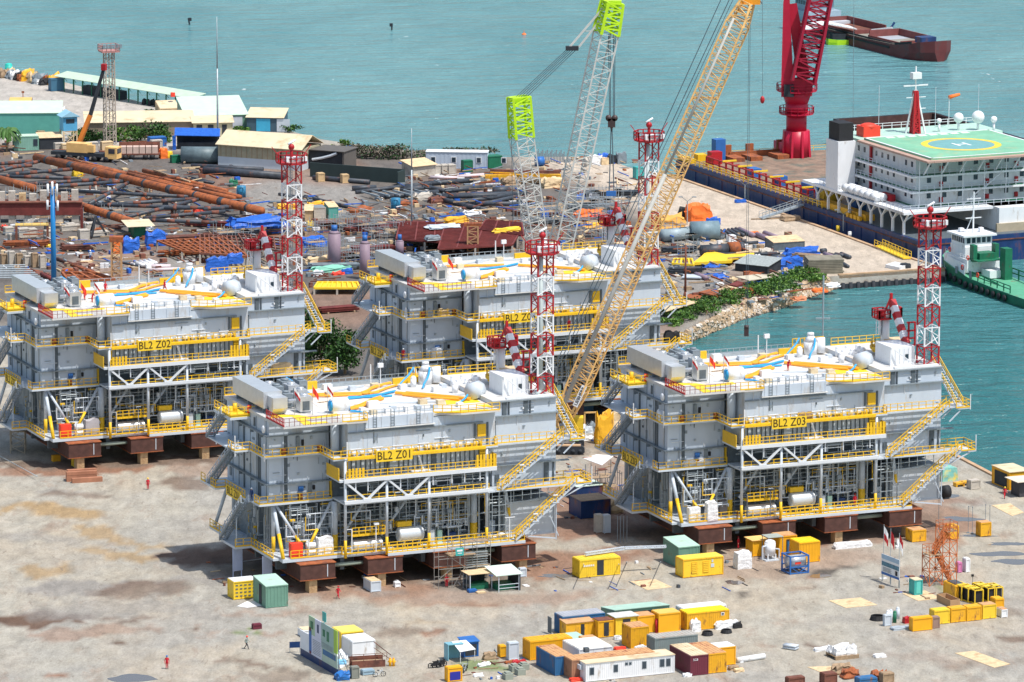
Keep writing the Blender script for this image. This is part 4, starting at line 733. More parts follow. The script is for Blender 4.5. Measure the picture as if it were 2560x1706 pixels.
m=MB();m.box(0,1.5,0,.08,0,1.0);m.box(0,1.5,3.9,3.98,0,1.0);m.box(0,.08,.083,3.897,0,1.0);m.box(1.42,1.5,.083,3.897,0,1.0);m.box(.083,1.417,.083,3.897,.02,.1);m.build('plank_side',mat('crate_timber',(.45,.28,.15),.85),P)
def cage(x,y,lab,t='D',Lx=1.25,Ly=2.6,H=1.9):
 P=empty('yellow_cage',G(t,x,y),YAW,lab,'cage','yellow steel cages');m=MB()
 for xx in(0,Lx):
  for yy in(0,Ly):m.bar((xx,yy,0),(xx,yy,H),.14)
  for zz in(.08,H):m.bar((xx,0,zz),(xx,Ly,zz),.14)
 for yy in(0,Ly):
  for zz in(.08,H):m.bar((0,yy,zz),(Lx,yy,zz),.14)
 m.build('frame',M_cyel,P);q=MB();q.box(.1,Lx-.1,.1,Ly-.1,.1,H-.15);q.build('dark_core',M_black,P);q=MB();q.box(.0,Lx,.9,1.7,H,H+.09);q.build('top_plate',M_cyel,P)
for x,y,lab in((955,1262,'yellow framed cage, nearest the open wooden crate'),(1020,1282,'yellow framed cage, second from the open wooden crate'),(1085,1298,'yellow framed cage in the middle of the row of six'),(1150,1262,'yellow framed cage just right of the thin lamp pole'),(1215,1278,'yellow framed cage, second from the right end'),(1278,1272,'yellow framed cage at the right end of the row')):cage(x,y,lab)
sb=crate('D',895,1250,1.6,3.4,1.8,M_ochre,'yellow box with a dark solar panel on top beside the yellow cages','equipment box','solar_box');m=MB();m.box(.2,1.5,.5,2.9,1.9,2.0);m.build('solar_panel',M_glass,sb)
P=empty('stair_tower',G('D',640,1125),YAW,'rusty orange scaffold stair tower rising beside the teal toilet cabin','stair tower')
m=MB()
for x in(0,2.0,4.2):
 for y in(0,2.2):
  top=4.5 if x==0 else 7.9;m.bar((x,y,0),(x,y,top),.1)
for y in(0,2.2):
 for k in range(4):
  for x0,x1 in((0,2.0),(2.0,4.2)):
   if x0==0 and k>1:continue
   z0,z1=k*2.0,k*2.0+2.0;m.bar((x0,y,z0),(x1,y,z1),.07);m.bar((x1,y,z0),(x0,y,z1),.07);m.bar((x0,y,z1),(x1,y,z1),.08)
for x in(0,2.0,4.2):
 for k in range(2 if x==0 else 4):m.bar((x,0,2*k),(x,2.2,2*k+2),.07);m.bar((x,0,2*k+2),(x,2.2,2*k+2),.08)
m.rail([(0,0,4.4),(0,2.2,4.4),(2,2.2,4.4)],1.1,1.1,.06);m.rail([(2.0,0,7.5),(4.2,0,7.5),(4.2,2.2,7.5),(2.0,2.2,7.5),(2,0,7.5)],1.2,1.1,.06)
ms=mat('rust_orange_scaffold',(.55,.16,.05),.7,var=.2);m.build('scaffold_frame',ms,P)
m=MB();m.box(0,2.0,0,2.2,4.3,4.4);m.box(2.6,4.2,0,2.2,7.4,7.5);m.build('platform',M_timber,P)
m=MB();stair(m,(.8,.5,4.4),(3.0,.5,7.5),.8,'x',0,.3);stair(m,(3.9,1.5,.2),(1.6,1.5,4.4),.8,'x',0,.3);m.build('stair_flight',[ms,ms],P)
a,b=G('D',345,1140),G('D',170,1072);dv=b-a;yw=math.atan2(dv.y,dv.x)+math.pi
P=empty('sign_board',b,yw,'blue and white project sign board with picture strip on posts','sign board');L_=dv.length
m=MB();m.box(0,L_,-.03,.03,1.1,3.95);bd=m.build('panel',M_white,P)
for x0,x1,z0,z1,mt in((0,L_,1.1,1.45,M_blue),(.1,L_-.1,2.35,2.95,mat('sign_picture',(.08,.2,.28),.5,var=.6,scale=2)),(0,L_,3.3,3.95,mat('sign_sky',(.35,.5,.65),.5))):
 m=MB();m.box(x0,x1,-.045,-.031,z0,z1);m.build('print',mt,bd)
m=MB();m.prism([(0,0),(1,0)],0,0)if False else m.box(L_-1.0,L_-.45,-.046,-.032,1.55,2.2);m.build('emblem',M_black,bd)
m=MB()
for i in range(5):m.box(.4,2.6-.2*(i%2),-.046,-.032,1.6+i*.13,1.65+i*.13)
m.build('text_line',M_dgrey,bd)
for x in(.1,L_/2,L_-.1):
 m=MB();m.bar((x,.06,0),(x,.06,3.9),.1);m.build('post',M_mgrey,P)
def flag(t,x,y,h,fm,lab,z=0.0,w=1.1,fh=1.5,loc=None,grp='flags on thin poles'):
 p=loc or G(t,x,y,z);P=empty('flag',p,YAW,lab,'flag',grp);m=MB();m.tube((0,0,0),(0,0,h),.04,5);m.build('flagpole',M_pipe,P)
 m=MB();n=6
 for i in range(n):
  x0,x1=w*i/n,w*(i+1)/n;z0=h-.1-i*.22;z1=h-.1-(i+1)*.22;y0,y1=.12*math.sin(i*1.5),.12*math.sin((i+1)*1.5)
  for k,(a_,b_)in enumerate(((0,.5),(.5,1))):
   m.k=k;m.add([(x0,y0,z0-fh*b_),(x1,y1,z1-fh*b_),(x1,y1,z1-fh*a_),(x0,y0,z0-fh*a_)],[(0,1,2,3)])
 m.build('cloth',list(fm),P)
flag('D',188,1062,7.9,(M_white,M_red),'white over red flag on the pole above the sign board',w=.7,fh=1.9);flag('D',255,1085,7.6,(M_red,M_red),'plain red flag on the middle pole above the sign board',w=.6,fh=1.7);flag('D',340,1130,7.6,(M_red,M_white),'red and white flag nearest the right end of the sign board',w=.6,fh=1.9)
for i,(x,y0,y1)in enumerate(((1020,600,330),(1060,605,335),(1190,490,312),(1232,492,322),(730,560,255))):
 p=G('D',x,y0);h=hz(*tp('D',x,y0),tp('D',x,y1)[1]);m=MB();m.tube((0,0,0),(0,0,h),.04,6);m.box(-.2,.2,-.2,.2,0,.12);m.ball((0,0,h),.09,8,5)
 tag(m.build('steel_pin',M_mgrey,None,p),['thin steel pin, left of the pair before the lone tool box','thin steel pin, right of the pair before the lone tool box','thin steel pin rising above the lone tool box, left one','thin steel pin rising above the lone tool box, right one','tall thin pole behind the rusty stair tower'][i],'pole','thin steel pins' if i<4 else None)
P=empty('lamp_pole',G('D',1062,1215),0,'thin lamp pole with a dark camera head among the yellow cages','lamp pole');m=MB();m.tube((0,0,0),(0,0,2.7),.05,6);m.build('pole',M_mgrey,P);m=MB();m.box(-.2,.15,-.12,.12,2.7,3.0);m.build('lamp_head',M_black,P)
def coil(t,x,y,r,h,lab,m_=M_black,rr=.09,loops=4):
 P=MB()
 for k in range(loops):
  n=14;c=[(r*(1-.05*k)*math.cos(2*math.pi*i/n),r*(1-.05*k)*math.sin(2*math.pi*i/n),rr+k*h/loops)for i in range(n+1)];P.path(c,rr,5)
 tag(P.build('hose_coil',m_,None,G(t,x,y)),lab,'hose coil','coiled hoses on the ground')
coil('D',130,1450,.95,.6,'black hose coil left of the small glass cabinet');coil('C',1800,455,.7,.5,'black hose coil in front of the long yellow container');coil('C',2000,430,.7,.4,'black hose coil at the right corner of the long yellow container');coil('C',855,500,.5,.4,'white and black hose coil beside the small rusty roofed hut',M_tarpw)
cb=crate('D',205,1515,.9,.5,1.5,M_lgrey,'small glass fronted cabinet on legs near the black hose coil','cabinet','glass_cabinet')
for i,(x,y,mt,lab)in enumerate(((235,1470,M_white,'tall white gas bottle left in the bottle group'),(262,1462,M_lgrey,'grey gas bottle in the middle of the bottle group'),(300,1478,M_dgreen,'dark green gas bottle in the bottle group'),(330,1440,M_lgrey,'pale gas bottle at right of the bottle group'))):
 m=MB();m.tube((0,0,0),(0,0,1.4),.26,10);m.ball((0,0,1.4),.26,10,5);tag(m.build('gas_bottle',mt,None,G('D',x,y)),lab,'gas bottle','standing gas bottles')
lump('D',290,1560,2.6,1.2,.35,mat('grey_sacks',(.35,.4,.44),.7),'flat pile of grey sheets in front of the gas bottles','pile','sheet_pile',5);lump('D',400,1490,.9,.8,.8,M_red,'small red bundle beside the bright orange tool box','bundle','red_bundle',6)
m=MB();m.tube((0,0,.3),(0,3.4,.3),.3,10);m.box(-.5,.5,-.4,.4,0,.3);tag(m.build('tyre_drum',M_tarpw,None,G('D',345,745)),'low white drum lying behind the red white flag','drum')
s1=crate('D',1425,182,3.4,5.4,2.7,M_orcab,'bright orange shed with cream roof beside the quay at the right edge','shed','orange_shed','orange sheds at the right edge',roof=M_cream,over=.15);m=MB();m.box(-.06,-.04,.8,4.6,.2,2.3);m.build('doorway',M_shade,s1)
crate('D',1525,250,3.0,2.5,2.4,mat('dark_hut',(.06,.06,.07),.7),'dark walled hut with pale overhanging roof at the right edge','shed','dark_hut','orange sheds at the right edge',roof=mat('pale_roof',(.72,.62,.5),.6),over=.8)
lump('D',770,100,2.6,2.6,2.0,mat('teal_wrap',(.2,.5,.45),.5,dirt=(.8,.6,.1),dirt_amt=.5,dscale=.8),'machine wrapped in teal and yellow cloth near the far quay','wrapped machine','wrapped_machine',8,rough=.1)
for x,y,lab in((905,152,'left yellow timber pallet near the wrapped teal machine'),(965,140,'right yellow timber pallet near the wrapped teal machine')):
 m=MB();m.box(0,1.4,0,1.1,.35,.6);m.box(0,.2,0,1.1,0,.347);m.box(1.2,1.4,0,1.1,0,.347);tag(m.build('pallet',M_ochre,None,G('D',x,y),YAW),lab,'pallet','yellow timber pallets')
crate('D',1050,176,1.5,1.3,1.3,M_conc,'grey stone crate beside the yellow timber pallets','crate','grey_crate')
P=empty('cable_reel',G('D',765,262),YAW,'black cable reel hanging on the corner of the lower grey platform box','cable reel');m=MB();m.tube((0,0,1.0),(1.1,0,1.0),.95,16);m.build('drum',M_black,P);m=MB();m.box(-.9,0,-.2,.2,.8,1.1);m.box(.2,.9,-.5,.5,0,.2);m.build('bracket',M_dgrey,P)
lump('B',1065,662,5.8,1.1,.8,M_tarpw,'long roll wrapped in white sheet in front of the third platform','wrapped roll','wrapped_roll',9,rough=.1)
P=empty('pipe_bundle',G('B',705,1340),R(-30),'bundle of short grey pipes lying on open ground','pipe bundle')
for i in range(6):m=MB();m.tube((0,i%3*.35,.2+.33*(i//3)),(1.9,i%3*.35,.2+.33*(i//3)),.16,8);m.build('pipe',M_lgrey,P)
P=empty('pallet_load',G('B',1065,1420),YAW,'white wrapped bales on a timber pallet at lower right','pallet load');m=MB();m.box(0,3.4,0,.3,0,.35);m.box(0,3.4,2.6,2.9,0,.35);m.box(0,3.4,0,2.9,.353,.5);m.build('pallet',M_timber,P)
for i,(x,y,lx,h)in enumerate(((.2,.3,1.6,.9),(1.7,.2,1.5,1.1),(.1,1.6,3.0,.9))):
 o=lump('B',0,0,lx,1.3,h,M_tarpw,'x','x','wrapped_bale',20+i,loc=(x,y,.5),yaw=0);o.parent=P;del o['label'];del o['category']
lump('B',935,1362,2.6,1.0,.4,M_tarpw,'loose white sheeting left of the wrapped bales','sheeting','white_sheeting',12);lump('B',1340,1405,1.6,1.0,.35,M_tarpw,'small crumpled white sheet right of the wrapped bales','sheeting','white_sheeting',13)
for i,(x,y,lx,ly,h,mt,lab)in enumerate(((745,1590,2.2,1.0,.9,M_rust,'rusty scrap box cut by the bottom edge, left one'),(990,1590,1.7,1.4,1.4,M_rust,'rusty scrap crate heaped with chains at the bottom edge'),(1230,1600,2.4,1.4,1.0,M_cblue,'blue scrap skip at the bottom edge'),(1390,1575,1.5,1.1,1.2,M_timber,'dark wooden crate standing on the blue scrap skip'))):
 crate('B',x,y,lx,ly,h,mt,lab,'scrap box','scrap_box','scrap boxes at the bottom edge')
for i,(x,y,s,mt,lab)in enumerate(((1070,1520,1.3,M_timber,'heap of brown scrap between the bottom skips'),(1130,1550,1.1,M_rustb,'heap of rusty scrap left of the blue skip'),(1330,1560,1.0,M_rustb,'orange rusty plate heap beside the dark crate'))):lump('B',x,y,1.9*s,1.3*s,.9,mt,lab,'scrap heap','scrap_heap',30+i,rough=.4)
m=MB();m.tube((0,0,.35),(4.2,.6,.35),.38,12);m.box(.3,.8,-.3,.5,0,.2);tag(m.build('white_pipe',M_white,None,G('B',390,1435),YAW),'thick white pipe lying right of the hut cluster','pipe')
for i,(x,y,lab)in enumerate(((2040,830,'debris heap by the thick white pipe'),(2100,850,'tan debris heap beyond the yellow corrugated container'),(1560,900,'white debris at the foot of the maroon container'),(1900,400,'white wrapped rolls in front of the long yellow container'),(1640,430,'round white bag leaning on the long yellow container'),(1040,620,'white bags at the foot of the yellow cube'),(2080,390,'black bundle at the right of the long yellow container'))):
 s=[.9,.8,.9,1.0,.9,1.0,.5][i];lump('C',x,y,[1.3,1.2,1.1,3.2,1.3,3.0,1.2][i],[.8,.8,.7,.8,.9,.4,.6][i],[.5,.4,.4,.9,1.4,.5,.7][i],[M_timber,M_wood,M_tarpw,M_tarpw,M_tarpw,M_tarpw,M_black][i],lab,'debris' if i<3 else 'bag',['debris_heap','debris_heap','debris_heap','wrapped_roll','white_bag','white_bag','black_bundle'][i],40+i,rough=.3)
lump('C',840,620,1.5,.8,.35,M_bred,'bright red tarpaulin on the ground by the yellow cube','tarpaulin','red_tarpaulin',51);lump('C',372,950,1.6,.9,.4,M_bred,'bright red tarpaulin at the left corner of the white office cabin','tarpaulin','red_tarpaulin',52)
m=MB();m.tube((0,0,0),(0,0,1.0),.35,12);tag(m.build('blue_drum',M_blue,None,G('C',930,525)),'blue drum leaning beside the yellow cube','drum');m=MB();m.tube((0,0,0),(0,0,1.7),.22,10);m.ball((0,0,1.7),.22,10,5);tag(m.build('red_bottle',M_red,None,G('C',1268,430)),'tall red gas bottle left of the tall orange box','gas bottle')
m=MB();m.box(0,.6,0,.6,0,.6);m.box(.1,.5,-.02,-.001,.1,.5);tag(m.build('roof_unit',M_dgrey,None,G('C',515,640,2.55),YAW),'small dark unit standing on the white flat roof','roof unit')
# lower middle
P=empty('bike_shelter',G('A',712,1425),YAW,'pale blue open shelter with white tarpaulin among bicycles','shelter');m=MB();m.box(0,2.2,0,1.4,2.1,2.2);m.box(0,.1,0,1.4,0,2.097);m.box(.1,2.2,1.3,1.4,0,2.097);m.build('shed_wall',mat('pale_blue_sheet',(.2,.45,.55),.5),P);m=MB();m.add([(1.0,-1.6,1.5),(3.3,-1.4,1.6),(3.0,1.2,2.25),(.9,1.0,2.3),(1.0,-1.6,1.55),(3.3,-1.4,1.65),(3.0,1.2,2.3),(.9,1.0,2.35)],[(3,2,1,0),(4,5,6,7),(0,1,5,4),(1,2,6,5),(2,3,7,6),(3,0,4,7)]);m.bar((3.2,-1.3,0),(3.2,-1.3,1.6),.06);m.bar((1.1,-1.5,0),(1.1,-1.5,1.5),.06);m.build('awning',M_tarpw,P)
crate('A',820,1400,2.0,1.6,2.0,M_blue,'dark blue lean-to shed behind the pale blue shelter','shed','blue_lean_to',roof=M_blue,over=.2,slope=.3,doors=[(.2,1.8,1.7)])
def bike(t,x,y,lab,yaw=0.0,col=M_black,grp='bicycles and motorbikes by the blue shelter',moto=False):
 P=empty('motorbike' if moto else 'bicycle',G(t,x,y),yaw,lab,'motorbike' if moto else 'bicycle',grp);r=.33
 for xx in(0,1.1):
  m=MB();n=12;m.path([(xx+r*math.cos(2*math.pi*i/n),0,r+r*math.sin(2*math.pi*i/n))for i in range(n+1)],.07 if moto else .04,5)
  m.bar((xx-r,0,r),(xx+r,0,r),.03);m.bar((xx,0,0),(xx,0,2*r),.03);m.build('wheel',M_black,P)
 m=MB();w=.16 if moto else .06;m.bar((0,0,r),(.45,0,.75),w*.7);m.bar((.45,0,.75),(.95,0,.8),w);m.bar((.5,0,.35),(.95,0,.8),w*.7);m.bar((0,0,r),(.5,0,.35),w);m.bar((1.1,0,r),(.95,0,1.0),w*.7);m.bar((.93,-.28,1.0),(.93,.28,1.0),.05)
 if moto:m.box(.3,.8,-.12,.12,.3,.65)
 m.build('frame',col,P);m=MB();m.box(.25,.55+(.2 if moto else 0),-.09,.09,.82,.9);m.build('saddle',M_black,P)
for i,(x,y,c,mo)in enumerate(((592,1472,M_black,1),(618,1470,M_dgrey,1),(648,1468,M_black,1),(790,1500,M_lgrey,0),(820,1505,M_lgrey,0),(845,1470,M_mgrey,0))):bike('A',x,y,['dark motorbike at the left end of the parked row','grey motorbike, second from the left end','black motorbike nearest the pale blue shelter','silver bicycle in front of the shelter, left one','silver bicycle in front of the shelter, right one','grey bicycle half under the white awning'][i],.3+.25*i,c,moto=mo)
bike('A',1800,1600,'silver bicycle leaning before the white office cabin',.1,M_lgrey,None);bike('G',1400,1135,'silver bicycle parked beside the blue box near the billboard',.35,M_lgrey,None)
kk=crate('A',712,1568,1.9,1.0,1.85,M_orcab,'orange yellow kiosk box with dark blue front at the bottom edge','kiosk','kiosk');m=MB();m.box(.25,1.7,-.06,-.04,.2,1.3);m.build('front_panel',mat('deep_blue',(.02,.03,.3),.5),kk)
crate('A',1130,1420,1.3,.8,2.3,M_lgrey,'tall pale grey cabinet left of the orange yellow container','cabinet','tall_cabinet');crate('A',1070,1400,.8,.9,1.5,M_ochre,'small yellow cabinet behind the tall pale grey cabinet','cabinet','yellow_cabinet')
for i,(x,y)in enumerate(((1150,1500),(1215,1490),(1105,1555),(1190,1525))):
 m=MB();m.box(0,1.1,0,1.2,0,.75);m.box(.2,.9,.2,1.0,.753,.95);tag(m.build('concrete_block',mat('greenish_concrete',(.3,.33,.28),.9,dirt=(.15,.15,.12),dirt_amt=.4),None,G('A',x,y),YAW),['grey concrete block at the back left of four on the grass edge','grey concrete block at the back right of four on the grass edge','grey concrete block at the front left of four on the grass edge','grey concrete block in the middle of four on the grass edge'][i],'concrete block','loose concrete blocks')
for i,(x,y,mt,lab)in enumerate(((1110,1445,M_rustb,'orange red cloth strip left of the concrete blocks'),(1160,1445,M_red,'dark red hydrant parts behind the concrete blocks'),(925,1465,M_tarpw,'white plastic sheet on the grass by the shelter'),(895,1535,M_tarpw,'small white tub near the kiosk box'),(960,1420,M_timber,'brown brushwood heap behind the grass'))):lump('A',x,y,[1.6,1.8,1.6,1.3,1.7][i],.7,[.3,.35,.4,.3,.8][i],mt,lab,['cloth','hydrant parts','sheet','tub','brushwood'][i],['cloth_strip','hydrant_parts','plastic_sheet','white_tub','brushwood_heap'][i],60+i,rough=.35)
crate('A',185,953,1.4,2.6,1.5,M_lgrey,'pale grey machine box with tan top in front of the first platform','machine box','machine_box',roof=M_wood);crate('A',352,920,.7,.6,.7,M_white,'small white box on legs in front of the first platform','box','white_box');crate('A',1205,850,.9,.6,1.2,M_lgrey,'small pale cabinet behind the mint roofed canteen','cabinet','pale_cabinet')
P=empty('canteen_shelter',G('F',905,1168),YAW,'open canteen shelter with plywood roof and mint green roof beside the scaffold stairs','shelter')
m=MB();m.box(-.3,3.9,-.15,2.6,2.3,2.38);m.prism([(2.3,2.603),(4.6,2.603),(4.6,4.8),(2.3,4.8)],2.3,2.37);m.build('plywood_roof',M_wood,P)
m=MB();m.add([(2.9,-2.2,2.3),(6.9,-2.2,2.3),(6.9,1.9,2.75),(2.9,1.9,2.75),(2.9,-2.2,2.4),(6.9,-2.2,2.4),(6.9,1.9,2.85),(2.9,1.9,2.85)],[(3,2,1,0),(4,5,6,7),(0,1,5,4),(1,2,6,5),(2,3,7,6),(3,0,4,7)]);m.build('sheet_roof',mat('pale_mint_roof',(.62,.76,.68),.5),P)
m=MB()
for x,y in((0,0),(0,2.4),(0,1.2),(3.2,0),(3.4,-2.0),(6.4,-2.0),(6.4,1.8)):m.bar((x,y,0),(x,y,2.3),.1)
for z in(.5,1.0):m.bar((3.4,-2,z),(6.4,-2,z),.08)
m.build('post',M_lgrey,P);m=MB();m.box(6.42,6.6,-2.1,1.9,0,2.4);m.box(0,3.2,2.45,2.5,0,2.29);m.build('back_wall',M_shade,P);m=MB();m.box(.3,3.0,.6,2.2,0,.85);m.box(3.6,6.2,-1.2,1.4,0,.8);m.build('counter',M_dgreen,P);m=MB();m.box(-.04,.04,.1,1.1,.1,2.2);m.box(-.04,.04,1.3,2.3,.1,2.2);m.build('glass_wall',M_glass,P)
for x,y,s,mt,lab in((890,1200,.9,M_blue,'blue tub on the ground before the canteen shelter'),(1060,1215,.9,M_wood,'pinkish board on the ground before the canteen shelter')):crate('F',x,y,1.1,.7,.35 if mt==M_blue else .12,mt,lab,'tub' if mt==M_blue else 'board','blue_tub' if mt==M_blue else 'pink_board')
P=empty('scaffold_stairs',G('F',540,1100),YAW,'grey tube scaffold with stairs leading up to the first platform','scaffold')
m=MB();xs=(-2.0,0,1.9,3.7,5.7)
for x in xs:
 for y in(-.2,1.4):m.tube((x,y,0),(x,y,6.6 if x>=0 else 5.3),.045,5)
for z in(1.4,2.8,4.2,5.4,6.2):
 for y in(-.2,1.4):m.bar((xs[0]if z<5 else 0,y,z),(5.7,y,z),.07)
 for x in xs[1:]:m.bar((x,-.2,z),(x,1.4,z),.07)
for a_,b_ in(((0,-.2,0),(1.9,-.2,2.8)),((1.9,-.2,2.8),(3.7,-.2,1.4)),((-2,-.2,1.4),(0,-.2,2.8)),((3.7,-.2,0),(5.7,-.2,2.8)),((0,-.2,4.2),(1.9,-.2,2.8))):m.bar(a_,b_,.06)
m.build('tube_frame',mat('scaffold_tube',(.34,.33,.31),.5,metal=.3,var=.25),P)
m=MB();m.box(-.4,3.4,-.6,1.5,4.55,4.65);m.box(2.0,5.6,.2,1.3,6.1,6.18);m.build('plank_deck',M_timber,P)
m=MB()
for k in range(12):m.box(2.2,5.4,.0,.5,.9+k*.34,.97+k*.34)
m.build('stair_tread',M_pipe,P)
m=MB();m.box(.3,1.5,-.75,-.7,4.6,5.7);q=m.build('notice_board',M_teal,P);m=MB();m.box(.5,1.3,-.78,-.752,5.2,5.45);m.box(.6,1.2,-.78,-.752,4.9,5.0);m.build('print',M_white,q)
a=G('G',840,1128);dvv=G('G',425,885)-a;L_=dvv.length;yw=math.atan2(dvv.y,dvv.x)+math.pi
P=empty('billboard',a+dvv,yw,'tall wide billboard wall of coloured panels facing left at the bottom edge','billboard')
m=MB();m.box(-2.9,L_,0,.15,0,.95);m.build('base_wall',M_navy,P)
pan=((0,L_*.22,3.6,6.0,(.36,.52,.36)),(0,L_*.46,.95,3.6,(.60,.64,.78)),(L_*.22,L_*.44,3.6,6.0,(.58,.62,.76)),(L_*.44,L_*.88,2.7,6.0,(.30,.46,.44)),(L_*.88,L_,2.9,6.0,(.34,.55,.08)),(L_*.46,L_,.95,2.7,(.42,.55,.48)),(-2.9,0,.95,3.4,(.74,.78,.84)))
for i,(x0,x1,z0,z1,c)in enumerate(pan):m=MB();m.box(x0+.01,x1-.01,0,.1,z0+.01,z1-.01);m.build('panel',mat('billboard_print_%d'%i,c,.5,var=.08),P)
for x0,x1,z0,z1,c in((.15,.9,1.2,4.2,M_blue),(.2,.8,4.0,4.5,M_maroon),(.2,.8,1.0,1.4,M_maroon),(L_*.5,L_*.95,1.9,2.6,M_cblue),(L_*.64,L_*.72,3.9,5.2,M_dgreen),(L_*.5,L_*.58,4.3,5.2,M_dgreen),(.6,1.5,4.4,5.4,M_dgreen),(L_*.3,L_*.36,4.3,5.4,M_navy)):m=MB();m.box(x0,x1,-.03,-.001,z0,z1);m.build('print',c,P)
m=MB()
for i in range(9):m.box(1.3,L_*.42,-.02,-.001,1.3+i*.22,1.37+i*.22)
for i in range(5):m.box(L_*.48,L_*.85,-.02,-.001,2.85+i*.14,2.9+i*.14)
m.build('text_line',M_mgrey,P)
m=MB();m.box(L_*.47,L_*.60,.05,.12,6.25,7.5);m.bar((L_*.5,.2,0),(L_*.5,.2,6.3),.08);m.build('top_sign',M_teal,P)
m=MB()
for x in(-2.6,0.1,L_*.33,L_*.66,L_-.1):m.bar((x,.25,0),(x,.25,5.9 if x>0 else 3.2),.1);m.bar((x,.3,3.4 if x>0 else 2),(x,1.8,0),.08)
m.build('prop',M_mgrey,P)
crate('G',1068,872,3.1,3.7,2.3,M_white,'white box cabin behind the billboard wall','cabin','white_cabin','cabins behind the billboard',roof=M_white,z=0);crate('G',900,770,3.05,3.2,2.6,M_cyel,'yellow box cabin behind the white cabin and the billboard','cabin','yellow_cabin','cabins behind the billboard',roof=mat('lemon_roof4',(.85,.68,.15),.5));crate('G',340,560,2.4,1.8,1.0,M_white,'low white box with a cream lid left of the billboard','box','lid_box',roof=M_cream)
P=empty('steel_bench',G('G',1060,1010),YAW*.6,'rusty steel frame with railings in front of the white cabin','steel frame');m=MB();m.box(0,4.4,0,.15,.0,.9);m.box(0,4.4,1.5,1.65,0,1.2);m.rail([(0,0,.9),(4.6,0,.9)],.9,1.5,.07);m.bar((3.2,1.5,3.0),(5.2,.3,1.4),.08);m.bar((3.2,1.5,2.2),(5.2,.3,.8),.06);m.build('frame',M_rust,P);m=MB();m.box(.2,4.2,.3,1.4,.6,.7);m.build('plank',M_timber,P)
lump('G',880,1000,1.2,2.6,1.6,M_tarpw,'crumpled white sheet leaning on the right end of the billboard','sheet','white_sheet',71,rough=.3);lump('G',850,1200,1.7,1.4,.9,mat('wet_blue_tarp',(.02,.14,.42),.4),'dark blue tarpaulin heap at the foot of the billboard','tarpaulin','blue_tarpaulin',72,rough=.4);lump('G',850,960,1.2,.9,.5,mat('light_blue_tarp',(.2,.5,.75),.5),'light blue cover at the right end of the billboard','cover','blue_cover',73,rough=.2,z=1.0)
crate('G',1060,1165,.95,.7,1.5,mat('dark_concrete',(.22,.23,.2),.9),'dark concrete post block right of the billboard','concrete block','concrete_post');crate('G',1225,1115,1.5,.9,.6,mat('steel_blue_box',(.3,.42,.5),.5),'low steel blue box before the rusty frame','box','steel_blue_box')
for i,(x,y)in enumerate(((1620,975),(1670,975))):
 m=MB();m.tube((0,0,0),(0,0,1.0),.18,8);m.tube((-.3,0,.6),(.3,0,.6),.1,8);m.tube((0,0,1),(0,0,1.2),.1,8,.03);tag(m.build('hydrant',M_orcab,None,G('G',x,y)),['orange hydrant, left of the pair by the rusty frame','orange hydrant, right of the pair by the rusty frame'][i],'hydrant','orange hydrants')
P=empty('small_board',G('G',140,785),YAW*.5,'small dark blue notice board on legs left of the billboard','notice board');m=MB();m.box(0,1.4,0,.06,.7,1.5);m.build('panel',M_navy,P);m=MB();m.bar((.05,.03,0),(.05,.03,.7),.06);m.bar((1.35,.03,0),(1.35,.03,.7),.06);m.build('leg',M_mgrey,P)
crate('8',1735,1208,1.1,.6,.65,M_maroon,'small maroon pump box on a patch of grass','pump box','pump_box')
# left
P=empty('timber_stack',G('8',495,208),YAW*.7,'stack of brown timber beams on the ground before the second platform','timber stack')
for i,(x0,x1,y0,z0,h)in enumerate(((0,4.6,0,0,.7),(-.6,4.0,1.2,0,.9),(-.6,4.0,1.2,.95,.5),(-.3,4.1,2.0,.1,1.5))):m=MB();m.box(x0,x1,y0,y0+.7,z0,z0+h);m.build('beam',mat('red_timber',(.38,.17,.10),.8,var=.2),P)
gq=crate('8',505,95,1.6,1.0,1.3,M_cyel,'small yellow compressor behind the timber stack','compressor','compressor',z=.0)
crate('8',365,62,1.1,.8,.9,M_ochre,'yellow box in shadow beneath the second platform','box','yellow_box')
# steel beams and blocks carrying the platforms
GL={'Z01':'first platform','Z02':'second platform at left','Z03':'third platform by the basin','Z04':'rear platform'}
ORD=['leftmost','second from left','third from left','rightmost']
proto=None
for nm in('Z01','Z02','Z03','Z04'):
 for i,x in enumerate((2.0,11.9,21.6,31.8)):
  if proto is None:
   P=empty('skid_beam',(0,0,0),0,'x','steel beam','rusty steel beams beneath the platforms');proto=P
   m=MB();m.box(0,5.1,-1.5,20,1.95,4.05);m.build('web_box',mat('skid_rust',(.085,.038,.03),.75,var=.35,scale=.9,dirt=(.2,.07,.035),dirt_amt=.2),P)
   m=MB();m.box(-.1,5.2,-1.6,20,1.85,1.947);m.box(-.1,5.2,-1.6,20,4.053,4.16);m.build('flange',M_rustb,P)
   m=MB();m.box(3.9,4.02,-1.53,-1.503,2.2,3.9);m.build('weld_mark',M_lgrey,P)
  else:P=copy_tree(proto)
  P.location=wp(nm,x,0,-.02 if i%2 else 0);P.rotation_euler=(0,0,pyaw(nm));P['label']='%s rusty box beam under the %s'%(ORD[i],GL[nm])
